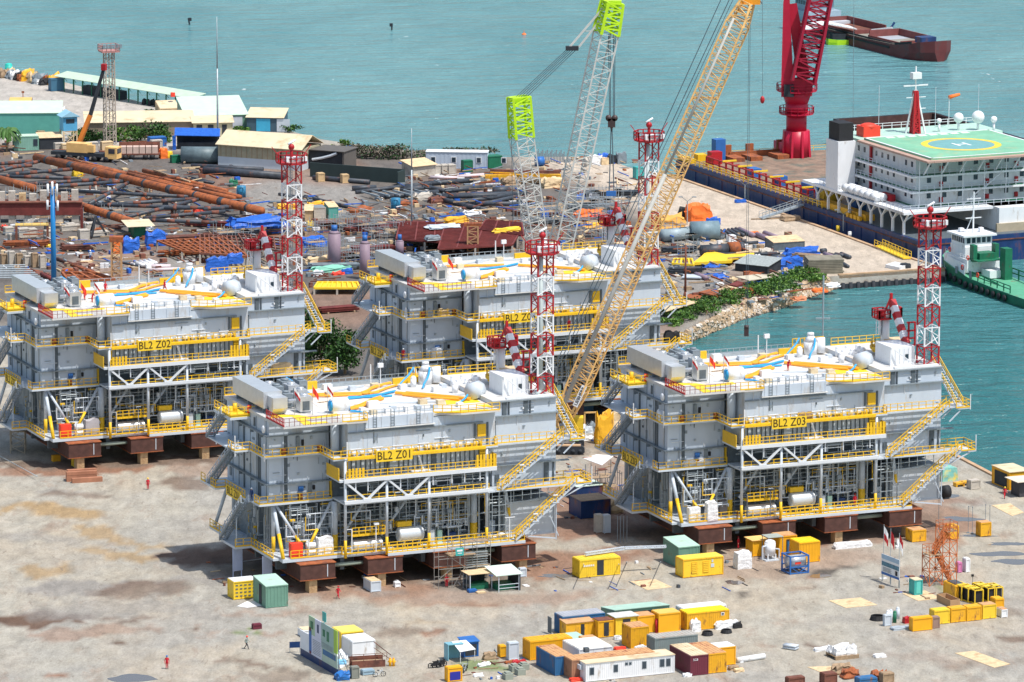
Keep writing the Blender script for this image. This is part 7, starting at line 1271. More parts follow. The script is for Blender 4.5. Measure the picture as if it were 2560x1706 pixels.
tk=G('2',1235,1125,0);m=MB();m.tube((0,1.7,1.7),(8.6,1.7,1.7),1.7,18);tag(m.build('steel_shell',mat('blue_grey_shell',(.13,.18,.2),.5,var=.3),None,tk,R(-2)),'large blue grey steel cylinder lying left of the tan warehouse','steel cylinder','large steel cylinders')
crate('2',1178,1118,1.9,1.2,1.5,M_dgreen,'small bright green bin before the blue grey steel cylinder','bin','green_bin');crate('2',1032,1008,3.4,2,1.9,M_blue,'blue skip behind the flatbed trailer','skip','blue_skip');lump('2',1100,1088,1.6,1.2,1.9,M_tarpo,'orange covered machine right of the flatbed trailer','machine','orange_machine',101);lump('2',1135,1085,1.5,1.1,1.3,M_cyel,'yellow machine with white drum right of the orange covered one','machine','yellow_machine',102)
wa,wb=G('2',1492,1132),G('2',2060,1172);dd=wb-wa;P=empty('warehouse',wa,math.atan2(dd.y,dd.x),'tan sheet metal warehouse with low gable roof and open dark right end','warehouse');L_=dd.length;m=MB();m.box(0,L_,0,9.6,0,1.9);m.build('lower_wall',M_lgrey,P);m=MB();m.box(0,L_,0,9.6,1.903,4.3);m.k=1
for i in range(16):m.box(.6+i*L_/16,.7+i*L_/16,-.05,-.003,1.95,4.2)
m.build('upper_wall',[mat('tan_sheet',(.40,.36,.25),.7,var=.15,dirt=(.25,.3,.22),dirt_amt=.3),M_timber],P)
m=MB();m.add([(-.4,-.5,4.3),(L_+.4,-.5,4.3),(L_+.4,4.8,6.6),(-.4,4.8,6.6),(L_+.4,10.1,4.3),(-.4,10.1,4.3),(-.4,-.5,4.42),(L_+.4,-.5,4.42),(L_+.4,4.8,6.72),(-.4,4.8,6.72),(L_+.4,10.1,4.42),(-.4,10.1,4.42)],[(6,7,8,9),(9,8,10,11),(3,2,1,0),(5,4,2,3),(0,1,7,6),(1,2,8,7),(2,4,10,8),(4,5,11,10),(5,3,9,11),(3,0,6,9)]);m.build('roof',M_cream,P)
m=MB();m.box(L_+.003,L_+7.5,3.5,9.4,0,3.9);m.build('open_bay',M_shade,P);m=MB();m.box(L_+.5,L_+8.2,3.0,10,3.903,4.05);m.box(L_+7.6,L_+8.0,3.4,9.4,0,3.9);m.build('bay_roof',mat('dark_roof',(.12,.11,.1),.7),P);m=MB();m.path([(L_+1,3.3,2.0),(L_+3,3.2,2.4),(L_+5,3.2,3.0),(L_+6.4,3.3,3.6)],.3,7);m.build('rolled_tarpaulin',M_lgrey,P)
for i,(x,y,s,mt,lab)in enumerate(((2110,1085,1.0,M_tarpw,'white drum and cloth pile before the open warehouse bay'),(2200,1095,1.3,M_red,'red and blue scrap before the open warehouse bay'),(2270,1080,1.4,M_timber,'brown debris right of the open warehouse bay'),(2330,1060,1.2,M_tarpb,'blue cloth debris right of the warehouse'))):lump('2',x,y,2.4*s,1.6*s,1.3,mt,lab,'debris','debris_heap',110+i,rough=.4)
m=MB();m.box(0,21,0,.3,0,2.9);m.box(20.7,21,-3,-.003,0,2.8);tag(m.build('dark_fence',mat('dark_green_fence',(.03,.05,.05),.7),None,G('2',2120,1210),R(-24)),'long dark green sheet fence right of the tan warehouse','fence')
for i in range(14):
 x,y=5+i*25,535+i*4.2+rnd.uniform(-6,6);mt=[M_timber,M_wood,M_mgrey,M_tarpw,M_black,M_rustb,M_ochre][i%7]
 lump('2',x,y,rnd.uniform(1.8,3.4),rnd.uniform(1.2,2),rnd.uniform(.9,2.2),mt,'%s scrap heap on the far shore, %s from the left edge'%(['brown','tan','grey','white','black','rusty','yellow'][i%7],NTH[i+1]),'scrap heap','scrap_heap',120+i,'scrap heaps on the far shore',rough=.5)
P=empty('water_tank',G('2',60,522),0,'teal round water tank among the scrap at the far left shore','tank');m=MB();m.tube((0,0,0),(0,0,2.6),.85,14);m.ball((0,0,2.6),.85,14,6,sz=.5);m.build('shell',mat('bright_teal',(.03,.5,.42),.5),P)
crate('2',352,627,3.0,2.0,2.7,mat('dull_blue_bin',(.05,.15,.24),.6),'dull blue container bin at the left end of the walkway shelter','bin','blue_bin')
for i,(x,y)in enumerate(((250,755),(300,752),(345,750),(380,765))):lump('2',x,y,2.2,1,.7,M_tarpw if i%2 else M_timber,'low pile of pale parts on the far quay, %s from the left'%NTH[i+1],'pile','parts_pile',140+i,rough=.4)
m=MB();m.tube((0,0,0),(0,0,2.4),.1,6);m.box(-.3,.3,-.1,.1,2.2,2.6);tag(m.build('rusty_post',M_rustb,None,G('2',158,705)),'rusty post standing on the far quay','post')
lump('2',1172,665,.9,.6,.9,M_bred,'bright red bundle lying on the walkway roof','bundle','red_bundle',145,z=3.6,rough=.1)
# vegetation
leafy(g(20,385),3.2,2.5,5.5,500,M_leafd,'palm tree with drooping fronds at the left edge','palm tree','palm_tree',s=.4,trunk=.1,z0=.5,m2=M_leaf,seed=3)if False else None
P=empty('palm_tree',G('2',45,1035),0,'palm tree with drooping dark fronds at the left edge','palm tree');m=MB();m.path([(0,0,0),(.2,0,2),(.1,0,4.2)],.22,7);m.build('trunk',M_timber,P);m=MB();r_=random.Random(5)
for i in range(26):
 a=i*2.4;L_=r_.uniform(2.4,3.4);up=r_.uniform(.1,1.3);pr_=None
 for k in range(7):
  t=k/6;c=Vector((math.cos(a)*L_*t,math.sin(a)*L_*t,4.2+up*math.sin(t*2.2)*1.2-2.2*t*t*r_.uniform(.9,1.1)));sd_=Vector((-math.sin(a),math.cos(a),0))
  if pr_ is not None:
   for s_ in(-1,1):m.add([pr_,c,c+sd_*s_*.75*(1-t*.6)-Vector((0,0,.4)),pr_+sd_*s_*.75*(1-t*.6)-Vector((0,0,.35))],[(0,1,2,3)])
  pr_=c
m.build('frond_crown',M_leaf,P)
vs=[('2',215,905,1.6,1.5,3.4,300,'pointed green bush against the teal hall'),('2',560,965,2.6,2,3.0,500,'green creeper bush right of the guard cabin'),('2',660,968,4.5,2,2.6,800,'long low green hedge before the brown shed wall'),('2',850,965,4.2,2.6,3.8,900,'rounded green bush right of the lamp tower'),('2',1010,968,4.6,2.6,4.2,1000,'tall rounded green bush at the right end of the hedge'),('2',1090,970,3,2,2.6,400,'small green bush behind the blue skip'),('2',1050,780,2.0,1.5,1.2,200,'small green plant at the end of the walkway'),('2',1640,900,2.6,1.2,1.3,250,'bright green bush before the big mint shed'),('2',1975,905,3.0,1.6,1.8,350,'green bush at the right end of the shore sheds'),('2',330,985,3.6,1.4,1.8,400,'green creepers on the dark lean-to'),('2',1950,870,.8,.8,3.2,120,'thin dark green shrub at the shore end'),('2',2335,1020,2.6,1.6,2.0,300,'dark green bush right of the open warehouse bay')]
for i,(t,x,y,rx,ry,h,n,lab)in enumerate(vs):leafy(G(t,x,y),rx,ry,h,n,M_leaf,lab,s=.34,seed=200+i,m2=M_leaf2 if i%2 else M_leafd,grp='bushes by the far sheds')
for i,(x,y,rx,h,lab)in enumerate(((80,1080,7,2.8,'grey green shore scrub right of the warehouse'),(230,1085,6.5,3.0,'brown grey shore scrub left of the white site cabin'),(400,1085,7,2.8,'dark shore scrub behind the thin grey mast'),(760,1050,9,1.6,'low dark scrub behind the white site cabin'))):leafy(G('3',x,y),rx,2.6,h,900,mat('dry_scrub',(.16,.14,.11),.8,var=.4),lab,s=.3,seed=230+i,m2=M_leafd,grp='shore scrub')
for i,(u,v,rx,h,lab)in enumerate(((800,930,3.4,8.5,'large dense dark green tree between the second and rear platforms'),(862,935,3.2,7.2,'dark green tree at the left foot of the rear platform'),(770,905,2.6,8.8,'dark green tree close to the stairs of the second platform'))):leafy(g(u,v),rx,3.0,h,2600,M_leafd,lab,'tree','broadleaf_tree','trees between the platforms',s=.3,trunk=.15,z0=1.0,seed=240+i,m2=M_leaf)
leafy(g(1000,985),2.5,2,2.2,300,M_leaf,'low bush behind the roof edge of the first platform',s=.3,seed=249,m2=M_leaf2)
veg=[(430,1290,2.6,2.6),(520,1270,3.0,2.4),(600,1330,2.8,2.2),(640,1230,2.6,2.6),(760,1230,3.4,3.4),(850,1270,3.2,3.6),(930,1180,2.4,2.4),(1040,1160,2.6,2.6),(1120,1120,2.8,3.2),(1210,1080,2.2,2.0),(1330,1060,3.0,3.2),(1420,1040,2.6,2.6),(1490,1060,3.2,2.4),(1560,985,2.8,2.6),(1640,1040,2.4,2.0),(1700,1020,2.4,2.2),(1620,950,2.6,2.6),(1720,920,2.6,2.6),(1800,890,2.4,2.4),(1880,860,2.2,2.4),(1940,920,2.2,1.6),(1900,830,2.0,2.2),(1990,900,1.8,1.2),(480,1370,2.6,1.8),(1470,960,2.2,2.0)]
for i,(x,y,rx,h)in enumerate(veg):leafy(G('K',x,y),rx,2.4,h*.75,520,M_leaf if i%3 else M_leafd,'green shrub on the stony bank, %s one counted from the left platform'%NTH[i+1],'shrub','bank_shrub','shrubs along the stony bank',s=.27,seed=260+i,m2=M_leaf2)
# rock bank sloping into the basin
top_l=[(690,1420),(960,1290),(1200,1150),(1400,1100),(1640,1080),(1800,960),(1940,925),(2080,890)]
bot_l=[(690,1545),(960,1430),(1200,1330),(1400,1270),(1640,1190),(1800,1130),(1940,1090),(2190,1000)]
m=MB();r_=random.Random(11);T_=[G('K',*p,-.1)for p in top_l];B_=[G('K',*p,SEA-.1)for p in bot_l];T_=[g(1600,905,-.1)]+T_;B_=[g(1600,925,SEA-.1)]+B_
rk=MB()
for i in range(len(T_)-1):rk.poly([T_[i]+Vector((0,0,-.35)),B_[i]+Vector((0,0,-.6)),B_[i+1]+Vector((0,0,-.6)),T_[i+1]+Vector((0,0,-.35))])
struct(rk.build('stony_slope',mat('slope_rubble',(.25,.19,.13),.9,var=.4,scale=1.5)))
for i in range(3600):
 k=r_.randrange(len(T_)-1);t=r_.random();a_=T_[k].lerp(T_[k+1],t);b_=B_[k].lerp(B_[k+1],t);q_=r_.uniform(-.04,1.1);c=a_.lerp(b_,q_);s_=r_.uniform(.22,.62);m.k=2 if q_>.93 else(0 if r_.random()<.72 else 1)
 rot=Matrix.Rotation(r_.uniform(0,6.3),4,'Z')@Matrix.Rotation(r_.uniform(-.8,.8),4,'X');vs_=[c+rot@Vector((x*s_*r_.uniform(.6,1.1),y*s_*r_.uniform(.6,1.1),z*s_*r_.uniform(.5,.9)))for x,y,z in((-1,-1,-.7),(1,-1,-.7),(1,1,-.7),(-1,1,-.7),(-.7,-.7,.7),(.7,-.7,.7),(.7,.7,.7),(-.7,.7,.7))]
 m.add(vs_,[(3,2,1,0),(4,5,6,7),(0,1,5,4),(1,2,6,5),(2,3,7,6),(3,0,4,7)])
o=m.build('bank_rocks',[mat('tan_rock',(.42,.31,.20),.9,var=.3,scale=.9),mat('pale_rock',(.58,.52,.45),.9,var=.25),mat('wet_rock',(.10,.085,.07),.5,var=.3)]);o['kind']='stuff'
for i,(x,y,mt,lab)in enumerate(((1980,1045,M_tarpo,'orange net on the rocks near the quay corner'),(1760,1130,mat('faded_orange',(.65,.25,.12),.7),'faded orange cloth on the middle of the rocks'),(2110,990,M_tarpw,'white litter on the rocks under the quay'))):lump('K',x,y,2.4,2,.5,mt,lab,'cloth','washed_cloth',150+i,z=-1.0,rough=.4)
for i in range(14):
 a_=g(2098,690).lerp(g(2363,672),(i+.5)/14);m=MB();m.tube((0,0,-6),(0,0,-1.3),.35,8);tag(m.build('quay_pile',M_shade,None,a_+Vector((0,-.4,0))),'dark pile under the quay front, %s from the rocks'%NTH[i+1],'pile','piles under the quay front')
for i,(t,x,y0,y1,lab)in enumerate((('K',652,330,95,'double armed lamp post on the quay behind the orange cover'),('K',1247,68,-75,'slim lamp post on the quay edge by the barge'),('K',2262,405,225,'slim post at the quay edge beside the yellow bollard'))):
 b_=G(t,x,y0);h_=hz(*tp(t,x,y0),tp(t,x,y1)[1]);P=empty('lamp_post',b_,0,lab,'lamp post','lamp posts on the quay');m=MB();m.tube((0,0,0),(0,0,h_),.12,6);m.build('pole',M_pipe,P)
 m=MB()
 for s_ in(-1,1):m.bar((0,0,h_),(s_*1.0,0,h_+.8),.08);m.box(min(s_*.9,s_*1.7),max(s_*.9,s_*1.7),-.2,.2,h_+.8,h_+.95)
 m.build('lamp_arm',M_mgrey,P)
b_=g(2056,905);h_=hz(2056,905,688);P=empty('mooring_pole',g(2056,905,0),0,'tall grey pole with a cross bar rising before the basin behind the third platform','pole');m=MB();m.tube((0,0,0),(0,0,h_),.16,7);m.bar((-1.2,0,h_-7.2),(1.2,0,h_-7.2),.25);m.build('pole',M_pipe,P)
m=MB();m.tube((0,0,0),(0,0,9.6),.22,8,.16);m.tube((0,0,0),(0,0,1.2),.5,8,.25);tag(m.build('dark_pole',M_rust,None,G('K',632,1100)),'dark brown pole beside the right stairs of the rear platform','pole')
for i,(t,x,y)in enumerate((('K',2210,405),('K',1978,830),('N',1118,665),('N',1040,625))):
 m=MB();m.tube((0,0,0),(0,0,.9 if i!=1 else 1.6),.35,10);m.ball((0,0,.9 if i!=1 else 1.6),.38,10,5,sz=.4);tag(m.build('bollard',M_cyel if i in(0,3)else M_white,None,G(t,x,y)),['yellow bollard on the quay edge near the slim post','white bollard where the bank meets the quay','white bollard on the quay near the vessel legs','yellow bollard on the quay behind the white one'][i],'bollard','bollards on the quay')
# fabrication yard behind the platforms
P=empty('jacket_structure',g(300,500),0,'huge rust brown and black tubular jacket lying on supports in the middle left yard','jacket structure');o0=P.location.copy()
def jp(t,x0,y0,x1,y1,r,m_,name,z=2.2,bands=0):
 a=G(t,x0,y0,z)-o0;b=G(t,x1,y1,z)-o0;m=MB();m.tube(a,b,r,12)
 for i in range(bands):c=a.lerp(b,(i+.5)/bands);d=(b-a).normalized()*.35;m.k=1;m.tube(c-d*(2.2 if i%2 else 1),c+d*(2.2 if i%2 else 1),r*1.03,12)
 m.build(name,[m_,M_pdark if m_ is M_rustb else M_rust],P)
jp('H',370,305,2700,860,.85,M_rustb,'leg',2.4,9);jp('H',-40,520,350,625,.8,M_rustb,'leg',2.2);jp('H',440,680,1400,985,.8,M_rustb,'leg',2.2,2)
for s_ in((-20,372,330,344),(-20,445,410,345),(-20,415,330,388),(90,480,760,425),(-20,497,800,522),(280,582,960,537),(960,537,1300,547),(430,617,1300,549),(590,642,2050,717),(920,785,1340,557),(1000,800,2080,727),(960,792,2320,832),(1310,922,2090,727),(1480,932,2320,862),(1500,952,2210,977),(1980,882,2230,977),(2100,840,2500,790),(1700,830,2500,815)):jp('H',*s_,.36,M_pdark,'brace',2.0,4)
for i in range(26):
 x,y=rnd.choice([(620,425),(790,600),(960,690),(1260,700),(1480,790),(1790,930),(2090,960),(550,430),(930,560),(1680,735),(1820,840),(1970,850),(330,450),(200,500),(750,500),(1070,600),(2170,970),(640,640),(1150,700),(1580,720)]);x+=rnd.uniform(-40,40);a=G('H',x,y,0)-o0
 m=MB();m.tube(a+Vector((0,0,0)),a+Vector((0,0,1.8)),.18,8);m.box(a.x-.7,a.x+.7,a.y-.7,a.y+.7,0,.8);m.build('support',M_conc if i%3 else M_rust,P)
gp_='rusty pipes stacked beside the jacket'
for i,(x0,y0,x1,y1,r,lab)in enumerate(((600,330,1300,478,.42,'nearest'),(700,322,1290,470,.42,'second'),(1300,470,1980,628,.45,'third'),(1330,455,2110,622,.4,'fourth'),(1480,440,2340,655,.45,'farthest'),(1400,505,1960,640,.42,'short middle'),(2000,640,2420,730,.5,'right end'),(2100,625,2480,715,.45,'right end rear'))):pipe('H',x0,y0,x1,y1,r,M_rustb,'rust brown pipe beside the jacket leg, %s in the bundle'%lab,.9,grp=gp_)
for i,(t,x0,y0,x1,y1,r,mt,lab)in enumerate((('H',1910,520,2200,570,.25,M_pdark,'dark thin pipe left of the blue drum group'),('H',1950,505,2210,562,.2,M_pdark,'second dark thin pipe left of the blue drum group'),('2',1395,1165,1950,1205,.75,M_pdark,'long thick black pipe with orange bands before the warehouse'),('2',1310,1135,1800,1160,.5,M_pdark,'long thin black pipe directly before the warehouse wall'),('I',1190,100,1780,150,.5,M_pdark,'black pipe by the dark fence, front one'),('I',1300,70,1800,110,.45,M_pdark,'black pipe by the dark fence, middle one'),('I',1400,35,1790,75,.45,M_pdark,'black pipe by the dark fence, rear one'),('I',830,275,1220,330,.3,M_pdark,'dark pipe right of the second platform tower, left one'),('I',720,360,1180,345,.25,M_mgrey,'grey pipe right of the second platform tower'),('I',1100,300,1680,440,.35,M_pdark,'dark sloping pipe before the tan puddle'))):pipe(t,x0,y0,x1,y1,r,mt,lab,grp='pipes lying in the middle yard')
rows=((1600,215,1850,205,.5),(1640,255,2353,170,.4),(1870,305,2353,275,.5))
for i,(x0,y0,x1,y1,r)in enumerate(rows):pipe('I',x0,y0,x1,y1,r,M_pdark,'dark pipe frame member left of the thin mast, %s'%('rear','middle','front')[i],grp='dark pipes in the centre yard')
jr=((230,440,480,495,.45),(480,495,870,455,.5),(430,550,1180,530,.6),(430,560,1330,520,.4),(345,560,910,700,.5),(650,610,1180,535,.45),(840,640,1260,545,.4),(700,625,1330,632,.45),(1330,635,1600,630,.35),(60,440,330,420,.35),(260,420,760,380,.5),(40,460,300,455,.4),(0,540,400,508,.55),(890,450,970,447,.25),(980,490,1150,480,.7),(0,480,320,462,.3))
for i,(x0,y0,x1,y1,r)in enumerate(jr):pipe('J',x0,y0,x1,y1,r,M_pdark,'dark steel pipe in the centre yard pile, %s from the far side'%NTH[i+1],.8 if i%2 else .5,grp='dark pipes in the centre yard')
P=empty('ladder_frame',G('I',1790,300),0,'grey flat ladder frame left of the thin mast in the yard','frame');o1=P.location.copy();m=MB()
for i in range(6):m.bar(G('I',1700+i*110,250-i*4,.9)-o1,G('I',1880+i*110,300-i*5,.9)-o1,.3)
m.build('rung',mat('frame_grey',(.25,.3,.33),.6),P)
wc=shed('J',275,258,915,268,3,3.4,mat('white_blue_cabin',(.50,.58,.68),.5,var=.05),'long white site cabin with white roof near the far shoreline','cabin','site_cabin',ribs=.9,roof=M_white,over=.15)
for x in(.9,3.9+1.2,10.2,15.3):m=MB();m.box(x,x+1.1,-.12,-.06,.6 if x<1 else 1.3,2.5);fr=m.build('window',M_white,wc);m=MB();m.box(x+.15,x+.95,-.16,-.122,.7 if x<1 else 1.4,2.35);m.build('pane',M_glass,fr)
crate('J',930,260,3.0,2.4,2.4,M_dgreen,'dark green container right of the white site cabin','container','green_container','green boxes by the site cabin');crate('J',672,300,1.9,1.4,2.3,M_dgreen,'bright green box in front of the white site cabin','container','green_box','green boxes by the site cabin')
shed('J',140,355,370,330,4,2.2,M_conc,'pile of timber sheets on grey blocks left of the site cabin','shed','timber_shed',roof=M_wood,slope=.8,over=.4)
for i in range(3):crate('J',375+i*70,322-i*2,1.5,1.6,1.8,M_conc,'grey brown concrete block by the site cabin, %s of three'%('left','middle','right')[i],'concrete block','ballast_block','blocks by the site cabin')
for i,(t,x,y)in enumerate((('I',1245,150),('I',1500,165),('2',2182,1250))):crate(t,x,y,1.3,1.3,1.7,M_oconc,'ochre concrete block by the dark pipes, %s'%('middle one','right one','one beside the red lattice tower')[i],'concrete block','ballast_block','blocks in the centre yard')if i<2 else None
P=empty('yellow_beam',G('J',895,382),0,'long yellow steel beam lying across the far middle yard','steel beam');o1=P.location.copy();m=MB();m.bar((0,0,.6),G('J',1690,345,.6)-o1,1.0);m.bar((1,1.2,1.4),G('J',1680,330,1.4)-o1,.25);m.build('beam',M_ochre,P);m=MB();m.bar((1,2.2,1.6),G('J',1680,300,1.0)-o1,.6);m.bar((1.6,4,.6),G('J',1690,282,.6)-o1,.5);m.build('brown_beam',M_rust,P)
for i,(x0,y0,x1,y1)in enumerate(((305,350,610,360),(600,345,880,325))):pipe('J',x0,y0,x1,y1,.35,mat('pinkish_white_pipe',(.66,.56,.58),.6),'pinkish white pipe before the site cabin, %s'%('left','right')[i],grp='pinkish pipes')
for i in range(20):b_=G('J',1415+i*16,195-abs(i-14)*.6);m=MB();m.bar((0,0,0),(.1,0,1.8+(i%3)*.4),.22);tag(m.build('fence_pale',M_mgrey,None,b_),'grey upright pale on the far shore fence, %s from the left'%NTH[i+1],'pale','pales of the far shore fence')
m=MB();m.tube((0,0,1.0),(1.6,.5,1.0),.95,14);tag(m.build('blue_reel',M_blue,None,G('J',1425,235)),'blue round drum left of the shore fence','drum')
for i,(x,y,w_,h_,mt,lab)in enumerate(((1960,248,1.2,1.6,M_conc,'grey concrete block on the far quay left of the covered goods'),(2010,225,2.6,1.8,M_tarpw,'white covered goods on the far quay'),(2100,215,2.2,1.9,M_tarpb,'blue covered goods on the far quay'),(2120,222,1.6,1.4,M_wood,'tan sack heap before the blue covered goods'),(2190,215,2.4,1.7,M_shade,'dark covered goods on the far quay'),(2290,215,2.0,2.2,M_mgrey,'dark grey container box at right of the covered goods'))):lump('J',x,y,w_,1.4,h_,mt,lab,'covered goods','covered_goods',160+i,'goods along the far quay',rough=.2)
crate('3',2000,1230,1.9,1.6,2.4,M_teal,'turquoise cabin on the quay left of the rear platform tower','cabin','turquoise_cabin')
def grid(t,pts,nx,ny,z,m_,lab,w=.28,name='steel_grid',plate=None,legs=True):
 c=[G(t,*p,z)for p in pts];P_=empty(name,Vector((c[0].x,c[0].y,0)),0,lab,'steel grid','steel deck grids in the yard');o_=P_.location;c=[q-o_ for q in c];m=MB()
 def at(s_,t_):return c[0].lerp(c[1],s_).lerp(c[3].lerp(c[2],s_),t_)
 for i in range(nx+1):m.bar(at(i/nx,0),at(i/nx,1),w)
 for j in range(ny+1):m.bar(at(0,j/ny)+Vector((0,0,-.05)),at(1,j/ny)+Vector((0,0,-.05)),w*1.2)
 m.build('beam_grid',m_,P_)
 if plate:m=MB();q=[at(0,0),at(1,0),at(1,1),at(0,1)];m.add([v_+Vector((0,0,-.25))for v_ in q]+[v_+Vector((0,0,-.15))for v_ in q],[(3,2,1,0),(4,5,6,7),(0,1,5,4),(1,2,6,5),(2,3,7,6),(3,0,4,7)]);m.build('deck_plate',plate,P_)
 if legs:
  m=MB()
  for s_ in(0,.5,1):
   for t_ in(0,.5,1):q=at(s_,t_);m.bar((q.x,q.y,0),(q.x,q.y,z-.2),.35)
  m.build('stool',M_conc,P_)
M_maro=mat('red_primer_steel',(.17,.035,.03),.7,var=.3,scale=.6)
grid('H',[(1880,1270),(2560,1330),(2311,1130),(1620,1165)],10,5,2.0,M_rustb,'rust red beam grid behind the flags of the second platform',.3)
grid('I',[(0,900),(480,925),(420,720),(0,700)],9,6,2.0,M_rust,'rusty beam grid behind the crane cage of the second platform',.25)
grid('I',[(480,820),(900,880),(900,740),(400,690)],8,5,2.4,M_rust,'rusty beam grid under the blue tarpaulin',.22)
grid('J',[(400,1105),(1180,1060),(1290,880),(480,830)],4,22,2.4,M_maro,'large maroon slatted deck panel behind the rear platform',.26,plate=M_maro)
grid('J',[(-40,1000),(560,1040),(560,830),(0,820)],3,14,2.2,M_maro,'maroon slatted deck panel left of the large one',.26,plate=M_maro)
grid('J',[(830,900),(1300,960),(1280,830),(900,800)],3,10,2.6,M_maro,'maroon slatted deck panel partly behind the crane mast',.24,plate=M_maro)
grid('H',[(700,1568),(1180,1560),(1000,1500),(640,1490)],4,2,1.0,M_rustb,'orange brown steel frame behind the cooling units of the second platform',.4,legs=False)
grid('I',[(1200,1262),(1680,1262),(1650,1200),(1240,1200)],8,1,1.2,M_yel2,'bright yellow frame between the second and rear platforms',.3,plate=M_yel2)
grid('K',[(500,740),(720,755),(700,690),(520,690)],5,1,1.0,M_yel2,'bright yellow frame right of the rear platform tower',.3)
def plate(t,pts,z0,h,m_,lab,name='steel_panel',cat='panel',grp=None):
 c=[G(t,*p,z0)for p in pts];o_=c[0];m=MB();m.prism([(q.x-o_.x,q.y-o_.y)for q in c],0,h);return tag(m.build(name,m_,None,o_),lab,cat,grp)
plate('K',[(710,757),(1110,735),(1130,700),(1350,690),(1340,655),(1050,670),(960,650),(900,640),(830,660),(800,690)],.6,.5,M_yel2,'bright yellow painted steel panel with a long arm on the quay yard','painted_deck_section')
plate('K',[(430,1240),(775,1140),(620,1115),(400,1185)],1.6,.12,M_wood,'tan plywood roof sheet at the right foot of the rear platform','plywood_roof')
plate('K',[(770,1050),(960,1090),(1060,1050),(880,1020)],.8,.3,M_rustb,'stack of rusty planks near the bank shrubs','plank_stack');plate('K',[(960,1015),(1060,1040),(1180,1000),(1070,975)],.9,.15,M_wood,'pale plywood sheet above the rusty planks','plywood_sheet');plate('K',[(1080,975),(1160,985),(1250,955),(1170,935)],.4,.3,M_maro,'dark maroon plate near the bank shrubs','maroon_plate');plate('K',[(640,1110),(790,1120),(810,1075),(660,1070)],.3,.25,M_rustb,'red brown plates beside the dark brown pole','rusty_plates')
plate('K',[(1150,880),(1290,920),(1530,885),(1380,855)],1.2,.12,mat('pale_tin',(.55,.5,.38),.7),'pale tin lean-to roof among the bank shrubs','tin_roof');plate('K',[(590,890),(800,895),(760,865),(640,860)],.3,.2,M_lgrey,'pale grey plates on the dark yard ground','grey_plates');plate('K',[(1280,860),(1400,870),(1420,840),(1310,825)],.9,.1,M_rustb,'rusty sheet above the pale tin roof','rusty_sheet')
shed('K',1150,815,1480,850,5,1.4,M_shade,'dark shed with grey striped sheet roof near the bank','shed','striped_shed',roof=mat('grey_striped_roof',(.32,.35,.34),.6,var=.3,scale=2.5),slope=.8,over=.3)
shed('K',1545,610,1860,590,4,1.5,M_dgrey,'low dark rack with tan timber roof on the quay','rack','timber_rack',roof=M_wood,slope=.5,over=.1)
P=empty('plate_stack',G('K',2045,850),R(6),'tall stack of grey timber mats at the quay corner','timber mats')
for k in range(9):m=MB();w_=rnd.uniform(-.15,.15);m.box(-2.6+w_,3.9+w_,0,5,k*.3,k*.3+.22);m.build('timber_mat',mat('grey_timber_mat',(.24,.22,.17),.9,var=.3),P)
def tarp(t,x,y,lx,ly,h,m_,lab,k=1):return lump(t,x,y,lx,ly,h,m_,lab,'tarpaulin','blue_tarpaulin' if m_ is M_tarpb else 'orange_tarpaulin',170+k,rough=.3)
for k,(t,x,y,lx,ly,h,m_,lab)in enumerate((('H',1275,1300,3.2,1.5,2.4,M_tarpb,'blue tarpaulin over goods left of the green hut'),('H',1525,1230,3.6,2.0,2.4,M_tarpb,'blue tarpaulin draped beside the tan roofed hut'),('H',1175,1300,1.8,1.0,2.2,M_tarpo,'orange tarpaulin left of the blue covered goods'),('I',365,640,9.6,5,1.4,M_tarpb,'wide blue tarpaulin over the beam grid'),('I',760,690,3.6,3,1.6,M_tarpb,'blue tarpaulin corner behind the red lattice tower'),('I',1100,840,4.6,3,1.5,M_tarpb,'blue tarpaulin right of the red lattice tower'),('I',70,1095,4.0,.5,2.2,M_tarpb,'dark blue hanging sheet above the exhaust tower of the second platform'),('I',290,1015,3.0,.8,1.6,M_tarpb,'blue hanging sheet behind the second platform roof'),('J',1495,825,1.5,1.2,2.2,M_tarpb,'dark blue folded sheet behind the grey lattice boom'),('K',850,800,3.8,1.0,.5,M_tarpb,'blue sheet lying on dark ground, left part'),('K',970,905,2.4,2.6,.5,M_tarpb,'blue sheet hanging down, right part'),('K',1690,680,6.6,2.2,1.4,M_tarpb,'blue covered roll with orange end on the quay'),('K',1420,820,6.6,3,1.5,M_tarpb,'blue and purple tarpaulin over the striped shed'),('K',1620,790,4.6,2.5,1.6,M_tarpb,'blue white red covered goods beside the bank'),('K',870,350,2.6,1.5,1.2,M_tarpb,'blue cover on the big grey cylinder'),('K',690,315,4.4,3,2.8,M_tarpo,'orange pointed tarpaulin on the quay'),('K',590,290,3.4,1.5,2.0,M_black,'black sheet box left of the orange pointed tarpaulin'),('K',380,385,5.2,3,2.0,mat('orange_net',(.7,.36,.08),.8),'orange net pile behind the orange boom'))):
 lump(t,x,y,lx,ly,h,m_,lab,'tarpaulin','tarpaulin',170+k,rough=.3,z=1.9 if 'hanging sheet' in lab or 'wide blue' in lab else 0)
for k,(x0,x1)in enumerate(((825,915),(915,1000),(1140,1280),(1290,1370))):lump('I',x0,440 if k<2 else 420,(x1-x0)/48,1.2,.9,mat('amber_cloth',(.9,.45,.03),.6),'amber orange cover strip, %s from the red lattice tower'%NTH[k+1],'cover strip','cover_strip',190+k,'amber cover strips',rough=.3,z=1.2)
